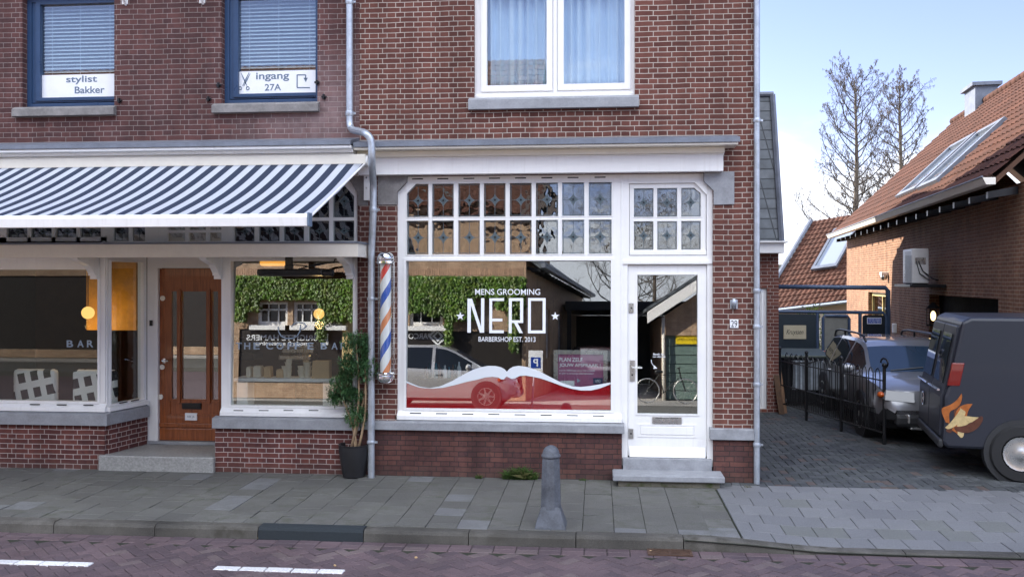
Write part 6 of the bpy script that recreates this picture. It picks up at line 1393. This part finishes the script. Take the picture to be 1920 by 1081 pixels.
    return o
silver = paint('silver_paint', (.25,.255,.27), .5); pale = paint('pale_silver_paint', (.50,.50,.50), .5); navy = paint('deep_red_paint', (.12,.02,.025), .2)
cl = Vector((4.12+.935, 2.55+2.42, 0)); car1 = make_car('parked_car', 'silver estate car with roof rails parked behind the black railing', cl, R(-90-2), WAGON, silver, rails=True)
car1.scale = (1, 1, .94)

# dark van at the mouth of the driveway
vb = (X_(1759, .5)+.05, .5); van = thing('parked_van', 'dark grey van with orange and cream decals, seen from its rear corner', 'van', (vb[0], vb[1], 0), R(-11)); vanp = paint('dark_van_paint', (.017,.020,.030), .1, .5, .12)
def vy(mb, prof, y0, y1): return mb.prism([(x, y0, z) for x, z in prof], (0, y1-y0, 0))
body = [(.0,.42),(.02,.98),(.06,1.10),(.22,1.90),(.32,1.95),(3.2,1.96),(3.75,1.75),(4.3,1.15),(4.75,1.02),(4.9,.75),(4.9,.36),(.05,.36)]
vy(MB(), body, 0, 1.86).build('body', vanp, van, bevel=.07, world=False)
# rear: two doors, windows, emblem
def rear(z, y, out=.0):                              # point on the leaning rear
    x = interp([(.36,.0),(.98,.02),(1.10,.06),(1.90,.22),(1.99,.30)], z) if False else (0+.02*(z-.42)/.56 if z < .98 else (.02+.04*(z-.98)/.12 if z < 1.10 else .06+.16*(z-1.10)/.80)); return (x-out, y, z)
for (ya, yb) in ((.08, .915), (.945, 1.78)):
    q = MB(); a_ = [rear(.50, ya, .03), rear(.97, ya, .03), rear(1.11, ya, .03), rear(1.84, ya, .03)]; b_ = [rear(.50, yb, .03), rear(.97, yb, .03), rear(1.11, yb, .03), rear(1.84, yb, .03)]
    q.add(a_+b_+[(p[0]+.06, p[1], p[2]) for p in a_+b_], [(k, k+1, k+5, k+4) for k in range(3)]+[(8+k+4, 8+k+5, 8+k+1, 8+k) for k in range(3)]+[(0,4,12,8),(3,11,15,7)]+[(k+1, k, 8+k, 9+k) for k in range(3)]+[(4+k, 5+k, 13+k, 12+k) for k in range(3)])
    rd_ = q.build('rear_door', vanp, van, bevel=.01, world=False)
    MB().prism([rear(1.14, ya+.10, .045), rear(1.14, yb-.10, .045), rear(1.74, yb-.12, .045), rear(1.74, ya+.12, .045)], (.012, 0, 0)).build('window', M['carglass'], rd_, world=False)
    MB().box(-.04+.0, -.01, ya+.05, yb-.05, 1.045, 1.065).build('trim', M['chrome'], rd_, world=False)
for (ya, yb) in ((-.008, .04), (1.82, 1.868)): MB().prism([rear(1.12, ya, .012), rear(1.12, yb, .012), rear(1.40, yb, .012), rear(1.40, ya, .012)], (.14, 0, 0)).build('tail_light', M['redlens'], van, bevel=.01, world=False)
em = MB(); q = [Vector(rear(.80, 1.36, .04))+Vector((0, .085*math.cos(R(20*k)), .085*math.sin(R(20*k)))) for k in range(19)]; em.tube(q, .010, 6, cap=False); em.prism([Vector(rear(.80, 1.36, .042))+Vector((0, a_, b_)) for a_, b_ in ((-.13,.005),(.02,.02),(-.01,-.005),(.13,-.005),(-.02,-.02),(.01,.005))], (.006, 0, 0)); em.build('emblem', M['chrome'], van, world=False)
MB().box(-.045, .02, .02, 1.84, .36, .47).build('bumper', M['plastic'], van, bevel=.03, world=False)
for wx in (.85, 3.95):
    for yy, s_ in ((.06, -1), (1.80, 1)):
        MB().lathe([(.40,-.12),(.40,.075)] if s_ > 0 else [(.40,-.075),(.40,.12)], (wx, yy, .34), 28, 'y').build('wheel_arch', M['plastic'], van, smooth=True, auto=40, world=False)
        wh = MB().lathe([(.2,-.10),(.32,-.11),(.34,-.08),(.34,.08),(.32,.115),(.22,.118),(.2,.08),(.02,.085)], (0,0,0), 28, 'y', cap=False).build('wheel', M['rubber'], van, smooth=True, auto=40, world=False); wh.location = (wx, yy, .34); wh.rotation_euler = (0, 0, 0 if s_ > 0 else math.pi)
        MB().lathe([(.205,.105),(.2,.12),(.16,.11),(.06,.125),(.05,.13)], (0,0,0), 20, 'y').build('hubcap', M['steel'], wh, smooth=True, auto=40, world=False)
dq = MB(); cols = [plain('decal_orange', (.34,.10,.02), .4, var=.35, scale=14), plain('decal_cream', (.50,.38,.18), .4, var=.3, scale=16), plain('decal_brown', (.09,.03,.016), .4, var=.4, scale=14)]
for k, (x0, z0, ln, wd_, tl_) in enumerate(((.06,.56,.40,.06,1.10),(.09,.54,.44,.08,.95),(.14,.54,.36,.06,.75),(.05,.68,.36,.05,1.25),(.18,.56,.3,.05,.65),(.09,.62,.30,.04,1.1))):
    up_ = []; dn = []
    for j in range(15):                              # one licking flame
        u = j/14; x = x0+ln*u*math.cos(tl_)+.05*math.sin(u*5+k); z = z0+ln*u*math.sin(tl_)+.03*math.sin(u*7+k*2); w_ = wd_*math.sin(math.pi*min(1, .12+.88*u))**.8
        up_.append((x-w_*math.sin(tl_), -.004-.0008*k, z+w_*math.cos(tl_))); dn.append((x+w_*math.sin(tl_), -.004-.0008*k, z-w_*math.cos(tl_)))
    dq.mat((2, 0, 1, 0, 2, 1)[k]); dq.prism(up_+dn[::-1], (0, .002, 0))
dq.build('decal', cols, van, world=False)
for (xa_, xb_, za_, zb2) in ((1.30,1.312,.5,1.88),(2.42,2.432,.5,1.88),(1.312,2.42,.5,.512)): MB().box(xa_, xb_, -.0025, .01, za_, zb2).build('panel_gap', M['slot'], van, world=False)
MB().box(1.30, 3.48, -.014, .01, .60, .68).build('side_moulding', M['plastic'], van, bevel=.008, world=False); MB().box(1.32, 2.40, -.012, .01, 1.20, 1.235).build('door_rail', M['black'], van, bevel=.004, world=False); MB().box(2.18, 2.36, -.03, .0, 1.02, 1.06).build('handle', M['plastic'], van, bevel=.008, world=False)
MB().prism([(2.5, -.004, 1.12), (3.55, -.004, 1.12), (3.2, -.004, 1.75), (2.5, -.004, 1.8)], (0, .02, 0)).build('side_window', M['carglass'], van, world=False)
MB().prism([(3.25, .15, 1.92), (3.25, 1.71, 1.92), (4.28, 1.74, 1.17), (4.28, .12, 1.17)], (.02, 0, .02)).build('windscreen', M['windscreen'], van, world=False)
for yy in (.2, 1.66): MB().ball((4.82, yy, .82), (.1,.16,.09)).build('headlight', M['lampglass'], van, smooth=True, world=False)
for yy in (-.1, 1.96): MB().ball((3.5, yy, 1.2), (.07,.1,.12)).build('mirror', M['plastic'], van, smooth=True, world=False)

# ---------------------------------------------------------------- bare trees
M['twig'] = plain('dark_twig', (.070,.055,.043), .9, var=.3, scale=3); M['trunkbark'] = plain('tree_bark', (.12,.095,.07), .95, var=.4, scale=3, bump=.6)
def bare_tree(name, lab, base, hgt, spread, seed, low=.28, nb=46, lean=0, catkins=True, round_=False):
    rs = random.Random(seed); o = thing(name, lab, 'tree', base); tr = MB(); c = MB(); N = 14; axis = []
    for k in range(N+1): u = k/N; axis.append(Vector((lean*u*hgt+.05*math.sin(u*7+seed), .05*math.cos(u*6), u*hgt*.97)))
    tr.tube(axis, [hgt*.017*(1-.93*k/N)+.010 for k in range(N+1)], 9); tr.build('trunk', M['trunkbark'], o, smooth=True, world=False)
    def ax(u): i_ = min(N-1, int(u*N)); return axis[i_].lerp(axis[i_+1], u*N-i_)
    def limb(p, d, L_, r_, lvl):
        n = 6 if lvl == 0 else (4 if lvl == 1 else 3); pts = [p.copy()]; q = p.copy(); dd = d.copy(); seg = L_/n
        for k in range(n):
            up = .20 if lvl == 0 else (.06 if lvl == 1 else -.02)
            dd = (dd+Vector((rs.gauss(0,.13), rs.gauss(0,.13), rs.gauss(up,.10)))).normalized(); q = q+dd*seg; pts.append(q.copy())
        c.tube(pts, [max(.0055, r_*(1-.85*k/n)) for k in range(n+1)], 5 if lvl == 0 else 3, cap=False)
        if lvl < 2:
            m_ = (9 if lvl == 0 else 6)
            for k in range(m_):
                u = .22+.78*(k+rs.random())/m_; i_ = min(n-1, int(u*n)); s_ = pts[i_].lerp(pts[i_+1], u*n-i_); t_ = (pts[i_+1]-pts[i_]).normalized()
                side_ = Vector((rs.gauss(0,1), rs.gauss(0,1), rs.gauss(.25,.6))).normalized(); limb(s_, (t_*.75+side_*.8).normalized(), L_*rs.uniform(.22,.42)*(1.15-u*.5), r_*.42, lvl+1)
        elif catkins:
            for k in range(2):
                e_ = pts[-1-k]; c.tube([e_, e_+Vector((rs.gauss(0,.02), rs.gauss(0,.02), -rs.uniform(.05,.14)))], [.010, .006], 3, cap=False)
    for k in range(nb):
        u = low+(1-low)*(k/nb)**.92*.97; a_ = k*2.39996+rs.gauss(0,.3)
        prof = interp([(low,1.25),(low+.08,1.12),(low+.22,.72),(.72,.84),(.84,.80),(.93,.60),(1,.34)], u) if not round_ else math.sin(math.pi*min(1, .25+.75*(u-low)/(1-low)))**.7
        el_ = -.05+.85*((u-low)/(1-low)); d_ = Vector((math.cos(a_), math.sin(a_), el_)).normalized(); limb(ax(u), d_, spread*prof*rs.uniform(.75,1.15), hgt*.0042*(1.15-u*.7), 0)
    c.build('crown', M['twig'], o, world=False); return o
def tree_at(px, ptop, d, name, lab, spread, seed, **k):
    b = dep(px, 525, d); hh = CAM_H+(HORIZON-ptop)/FPX*d; b.z = 0; return bare_tree(name, lab, b, hh*.95, spread, seed, **k)
tree_at(1604, 112, 46, 'bare_tree', 'taller bare tree with long low branches, left one of the pair', 3.5, 3, low=.26, nb=52)
tree_at(1689, 122, 50, 'bare_tree', 'slimmer bare tree with a rounded top, behind the tiled roof', 2.9, 11, low=.42, nb=42)

# ================================================================= across the street (mirrored in the shop glass)
M['pale_paving'] = pavemat('pale_paving', (.34,.33,.31), (.40,.39,.37), 40)
S(MB().box(-40, 40, -14.2, -11.405, -.25, .0).build('far_pavement', M['tile']))
S(MB().box(-40, 60, -80, -14.21, -.27, -.02).build('far_forecourt', M['pale_paving']))
YO = -15.6
oc = refl(985, 500, YO); xo1 = oc.x; zo = refl(900, 352, YO).z+.0
oh = thing('street_house', 'sunlit brick shop house across the street under hanging ivy', 'building', (-8, YO, 0))
zoe = 5.6
ow = []
for (p0, p1) in ((478,535),(545,595),(600,640)): a_, b_ = refl(p0, 610, YO), refl(p1, 570, YO); ow.append((a_.x, b_.x, refl(560, 612, YO).z, refl(560, 568, YO).z))
a_, b_ = refl(765, 600, YO), refl(828, 600, YO); ow.append((a_.x, b_.x, ow[0][2], ow[0][3]))
sg = [(refl(-120, 640, YO).x, refl(425, 640, YO).x, .25, refl(550, 590, YO).z), (refl(445, 640, YO).x, refl(640, 640, YO).x, .45, refl(550, 615, YO).z-.06), (refl(756, 640, YO).x, refl(978, 640, YO).x, .35, ow[0][2]-.15)]
q = MB().holed(-22, xo1, 0, zoe, ow+sg, YO, YO-.3); q.f = [f[::-1] for f in q.f]; q.box(xo1-.3, xo1-.001, YO-13, YO-.301, 0, zoe-.4).box(-22, -21.7, YO-13, YO-.301, 0, zoe).box(-22, xo1, YO-13.3, YO-13.001, 0, zoe); q.prism([(xo1-.3, YO-.301, zoe-.399), (xo1-.3, YO-13, zoe-.399), (xo1-.3, YO-6.6, zoe+4.6)], (.29, 0, 0)); q.build('wall', M['brick_opp'], oh)
for k in range(3): pass
sc_b = MB(); x = -21.8; zb_o = refl(870, 509, YO).z
while x < xo1-.1: sc_b.box(x, x+.058, YO-.0, YO+.012, zb_o-.11, zb_o+.11); x += .07
sc_b.build('soldier_course', plain('soldier_brick', (.42,.27,.18), .8, var=.2, island=.2), oh)
q = MB(); tiles(q, (-22.2, YO+.35, zoe-.1), (xo1+22.4, 0, 0), (0, -7.0, 5.0), 70, 18); q.build('roof', M['pantile'], oh, smooth=True, auto=35)
MB().prism([(-22.2, YO+.3, zoe-.16), (-22.2, YO-6.65, zoe+4.8), (-22.2, YO-13.6, zoe-.16), (-22.2, YO-13.6, zoe-.06), (-22.2, YO-6.65, zoe+4.88), (-22.2, YO+.3, zoe-.12)], (xo1+22.4, 0, 0)).build('roof_deck', M['black'], oh)
for r_ in ow:
    wf = MB().holed(r_[0]+.002, r_[1]-.002, r_[2], r_[3], [(r_[0]+.09, r_[1]-.09, r_[2]+.12, r_[3]-.06)], YO-.08, YO-.16); wf.f = [f[::-1] for f in wf.f]
    for k in (1, 2): x = r_[0]+(r_[1]-r_[0])*k/3; wf.box(x-.02, x+.02, YO-.13, YO-.09, r_[2]+.12, r_[3]-.06)
    wf.box(r_[0]+.05, r_[1]-.05, YO-.13, YO-.09, (r_[2]+r_[3])/2+.1, (r_[2]+r_[3])/2+.15); wo_ = wf.build('window', M['white'], oh)
    MB().box(r_[0]+.05, r_[1]-.05, YO-.20, YO-.17, r_[2]+.1, r_[3]-.05).build('pane', M['carglass'], wo_)
    MB().box(r_[0]-.15, r_[1]+.15, YO-.05, YO+.25, r_[2]-.14, r_[2]-.002).build('sill', M['white'], wo_)
for r_ in sg: MB().box(r_[0]+.002, r_[1]-.002, YO-.12, YO-.05, r_[2], r_[3]-.002).build('shop_pane', plain('shop_dark_glass_%d' % int(r_[0]*-1), (.022,.018,.016), .4), oh)
MB().box(refl(640, 600, YO).x, refl(668, 600, YO).x, YO+.001, YO+.05, refl(655, 690, YO).z, refl(655, 603, YO).z).build('cream_panel', plain('yellow_panel', (.66,.50,.24), .6), oh)
# shop lettering: reads properly from the street, so the glass shows it back to front
def otext(b_, px0, px1, py, hh, par, bold=.01):
    a_, b2 = refl(px0, py, YO), refl(px1, py, YO); return text('lettering', b_, ((a_.x+b2.x)/2, YO-.035, a_.z), abs(b2.x-a_.x), hh, M['vinyl'], par, rx=R(90), rz=math.pi, bold=bold)
sgn = thing('shop_lettering', 'white shop name lettering on the dark window across the street', 'lettering', (refl(530, 637, YO).x, YO, 2)); otext('BRIGITTE HAMERS', 458, 592, 635, .17, sgn); otext('mode & accessoires', 475, 575, 645.5, .12, sgn, .02); otext('B', 597, 612, 638, .34, sgn, .03)
sgn = thing('shop_lettering', 'white shop name with a diamond emblem on the darkest window across the street', 'lettering', (refl(790, 631, YO).x, YO, 2)); otext('PARCO', 763, 806, 631, .17, sgn, .02)
c_ = refl(819, 631, YO); q = MB()
for (dx, dz) in ((0, .0),): 
    for r0_, r1_ in ((.30,.22),(.17,.09)):
        o4 = [(r0_,0),(0,r0_),(-r0_,0),(0,-r0_)]; i4 = [(r1_,0),(0,r1_),(-r1_,0),(0,-r1_)]
        for k in range(4): l_ = (k+1) % 4; q.prism([(c_.x+o4[k][0], YO-.035, c_.z+o4[k][1]), (c_.x+o4[l_][0], YO-.035, c_.z+o4[l_][1]), (c_.x+i4[l_][0], YO-.035, c_.z+i4[l_][1]), (c_.x+i4[k][0], YO-.035, c_.z+i4[k][1])], (0, .01, 0))
q.build('emblem', M['vinyl'], sgn)
# ivy hanging over the windows
M['ivy'] = leafmat('ivy_leaf', (.055,.12,.018), (.12,.20,.035), (.20,.26,.05), .3); M['ivy_bright'] = leafmat('bright_ivy_leaf', (.09,.20,.025), (.15,.29,.04), (.22,.34,.05), .35)
iv = MB(); zt_o = refl(700, 518, YO).z
def drape(px0, px1, pyb, n, dens=1):
    for _ in range(int(n*1.6)):
        px = random.uniform(px0, px1); p = refl(px, random.uniform(518, pyb-random.random()**2*18), YO); p.y = YO+random.uniform(.05, .34); iv.k = 0 if math.sin(px*.09)+random.gauss(0,.7) < .3 else 1
        leaf(iv, p, (Vector((random.gauss(0,.4), .35, -1))+rnd()*.5).normalized(), Vector((0,1,.2)), random.uniform(.08,.14), random.uniform(.06,.10))
drape(380, 665, 562, 6500); drape(437, 462, 605, 700); drape(466, 486, 585, 400); drape(608, 665, 604, 1900); drape(596, 612, 640, 300); drape(665, 770, 560, 1500); drape(762, 980, 556, 5200); drape(762, 800, 585, 900); drape(806, 850, 592, 1500); drape(838, 890, 600, 1400); drape(930, 985, 580, 800); drape(835, 848, 650, 300); drape(955, 972, 660, 300)
tag(iv.build('hanging_ivy', [M['ivy'], M['ivy_bright']]), 'green ivy hanging over the shop windows across the street', 'ivy', None, 'stuff')
# the dark side of that house, with eaves and a slate roof
W0 = Vector((xo1, YO-.31, 0)); wz = refl(990, 490, YO).z; W1 = refl(1092, 529, -31.5); W1.z = 0; wd = (W1-W0); wl_ = wd.length; wd.normalize()
wing = thing('dark_wing_house', 'long brick house in shade with dark slate roof beyond the sunlit shop house', 'building', (W0.x, W0.y, 0), math.atan2(wd.y, wd.x))
q = MB(); q.holed(0, wl_, 0, wz, [(4, 4.9, 1.2, 2.9), (7.2, 8.1, 1.2, 2.9)], 0, -.28); q.f = [f[::-1] for f in q.f]; q.build('wall', M['brick_opp'], wing, world=False)
q = MB(); q.prism([(-.2, .45, wz-.05), (-.2, -4.5, wz+3.6), (-.2, -4.5, wz+3.45), (-.2, .45, wz-.2)], (wl_+.4, 0, 0)); q.build('roof', M['slate'], wing, world=False)
k = 0
while k*.8 < wl_: MB().prism([(k*.8-.05, .001, wz-.22), (k*.8-.05, .40, wz-.26), (k*.8-.05, .40, wz-.18), (k*.8-.05, .001, wz-.10)], (.1, 0, 0)).build('rafter_end', M['black'], wing, world=False); k += 1
MB().prism([(-.2, .46, wz-.16), (-.2, .58, wz-.16), (-.2, .60, wz-.03), (-.2, .46, wz-.03)], (wl_+.4, 0, 0)).build('gutter', M['lead'], wing, world=False)
for x in (4, 7.2):
    f = MB().holed(x+.003, x+.897, 1.2, 2.899, [(x+.08, x+.82, 1.3, 2.82)], -.08, -.14); f.f = [g[::-1] for g in f.f]; f.box(x+.42, x+.48, -.13, -.09, 1.3, 2.82); w_ = f.build('window', M['white'], wing, world=False); MB().box(x+.07, x+.83, -.17, -.15, 1.25, 2.85).build('pane', M['carglass'], w_, world=False)
# dark house side with eaves, carport, trees
gb0 = refl(1060, 565, -24); cpt = thing('carport', 'dark flat roofed carport across the street', 'carport', (gb0.x, -24, 0)); q = MB().box(gb0.x, gb0.x+7, -29, -23.6, gb0.z-.35, gb0.z); q.build('roof', M['black'], cpt, bevel=.02); MB().box(gb0.x, gb0.x+7, -29.3, -29.0, 0, gb0.z-.36).build('wall', M['dark'], cpt)
for x in (gb0.x+.15, gb0.x+3.4, gb0.x+6.8): MB().box(x-.08, x+.08, -23.85, -23.65, 0, gb0.z-.351).build('post', M['black'], cpt)
# parked cars across the street
ca = refl(770, 700, -12.35); make_car('parked_car', 'pale silver hatchback parked across the street, mirrored in the barbershop window', (refl(975, 700, -12.3).x-2.14, -12.55, 0), 0, HATCH, pale)
make_car('parked_car', 'deep red car parked under the dark carport across the street', (refl(1115, 640, -22).x, -22, 0), R(80), HATCH, navy)
# parking sign
sp_ = refl(1004, 680, -12.9); ps = thing('parking_sign', 'white sign with a blue P panel on a thin leaning post', 'sign', (sp_.x, -12.9, 0)); MB().tube([(sp_.x-.1, -12.9, 0), (sp_.x, -12.9, sp_.z+.3)], .025, 8).build('post', M['zinc'], ps); MB().box(sp_.x-.19, sp_.x+.19, -12.87, -12.86, sp_.z-.32, sp_.z+.32).build('plate', M['sticker'], ps, bevel=.01); MB().box(sp_.x-.13, sp_.x+.13, -12.858, -12.852, sp_.z-.14, sp_.z+.14).build('blue_panel', plain('p_blue', (.01,.05,.33), .4), ps); text('lettering', 'P', (sp_.x, -12.85, sp_.z), .13, .2, M['vinyl'], ps, rz=math.pi, bold=.02)
# white-gabled garage with a green roller door, seen in the door glass
YGR = -17.0
ga_ = [refl(px, py, YGR) for px, py in ((1213, 588), (1320, 515))]; gp = thing('garage', 'brick garage with broad white verge board and green roller door across the street', 'garage', (ga_[0].x+3, YGR, 0))
xg0, zg0 = ga_[0].x+.55, ga_[0].z; sl_ = (ga_[1].z-ga_[0].z)/(ga_[1].x-ga_[0].x); xm_ = xg0+4.2; zm_ = zg0+4.2*sl_
dg = refl(1248, 628, YGR)
q = MB().holed(xg0, xg0+8.4, 0, zg0-.05, [(dg.x, dg.x+3.6, -.1, dg.z)], YGR, YGR-.25); q.f = [f[::-1] for f in q.f]; q.prism([(xg0, YGR, zg0-.049), (xg0+8.4, YGR, zg0-.049), (xm_, YGR, zm_-.05)], (0, -.25, 0)); q.box(xg0, xg0+.25, -25, YGR-.251, 0, zg0-.05).box(xg0+8.15, xg0+8.4, -25, YGR-.251, 0, zg0-.05); q.build('wall', M['brick_opp'], gp)
q = MB(); q.prism([(xg0-.55, YGR+.5, zg0-.30), (xg0-.55, YGR+.5, zg0+.05), (xm_, YGR+.5, zm_+.30), (xg0+8.95, YGR+.5, zg0+.05), (xg0+8.95, YGR+.5, zg0-.30), (xm_, YGR+.5, zm_-.05)], (0, -.06, 0)); q.build('verge_board', M['white'], gp, bevel=.01)
q = MB(); q.prism([(xg0-.6, YGR+.52, zg0+.06), (xg0-.6, YGR+.52, zg0+.16), (xm_, YGR+.52, zm_+.42), (xg0+9, YGR+.52, zg0+.16), (xg0+9, YGR+.52, zg0+.06), (xm_, YGR+.52, zm_+.31)], (0, -9, 0)); q.build('roof', M['slate'], gp)
q = MB()
for k in range(9): z = .02+k*.27; q.box(dg.x+.01, dg.x+3.59, YGR-.16, YGR-.10+.012*(k % 2), z, min(z+.25, dg.z-.01))
q.box(dg.x+.005, dg.x+3.595, YGR-.20, YGR-.161, 0, dg.z-.005); q.build('roller_door', plain('sage_door', (.13,.19,.17), .5), gp, bevel=.01)
yb_ = refl(1287, 636, YGR); MB().box(yb_.x-.30, yb_.x+.42, YGR-.07, YGR-.05, yb_.z-.13, yb_.z+.13).build('yellow_sign', plain('sign_yellow', (.75,.55,.01), .5), gp); text('lettering', 'VRIJHOUDEN', (yb_.x+.06, YGR-.049, yb_.z), .60, .10, M['black'], gp, rz=math.pi)
MB().tube([(xg0-.05, YGR+.12, zg0-.1), (xg0-.05, YGR+.12, 0)], .05, 10).build('downpipe', M['cream'], gp, smooth=True)
# bicycle leaning there
bk_c = refl(1250, 695, -15.2); bk = thing('bicycle', 'dark bicycle with chromed wheels standing across the street', 'bicycle', (bk_c.x, -15.2, 0))
for s_ in (-.54, .54):
    wq = MB(); c_ = Vector((bk_c.x+s_, -15.2, .36)); ring_ = [c_+Vector((.34*math.cos(R(12*k)), 0, .34*math.sin(R(12*k)))) for k in range(31)]; wq.tube(ring_, .02, 6, cap=False)
    for k in range(14): a_ = R(360/14*k); wq.tube([c_, c_+Vector((.33*math.cos(a_), 0, .33*math.sin(a_)))], .003, 3, cap=False)
    wq.build('wheel', M['steel'], bk, smooth=True)
B_ = lambda x, z: (bk_c.x+x, -15.2, z); MB().tube([B_(-.54,.36), B_(-.08,.30), B_(.40,.78), B_(-.20,.82), B_(-.08,.30)], .018, 8).tube([B_(-.54,.36), B_(-.20,.82)], .014, 8).tube([B_(.54,.36), B_(.40,.78), B_(.36,.98)], .018, 8).build('frame', M['black'], bk); MB().tube([(bk_c.x+.34,-15.5,1.0), (bk_c.x+.40,-15.2,1.02), (bk_c.x+.34,-14.9,1.0)], .014, 8).build('handlebar', M['black'], bk); MB().ball(B_(-.22,.90), (.13,.08,.05)).build('saddle', M['black'], bk, smooth=True)
# street trees and roofs behind, for the upper glass
t1 = bare_tree('bare_tree', 'broad bare street tree across the road, mirrored in the door glass', refl(1170, 500, -30, 0)*1.0, 9.5, 4.2, 5, low=.25, nb=30, catkins=False, round_=True); t1.location.z = 0
t2 = copy_tree(t1); t2.location = (3.0, -38, 0); t2.rotation_euler = (0, 0, 2.1); t2['label'] = 'bare street tree across the road behind the white gabled garage'
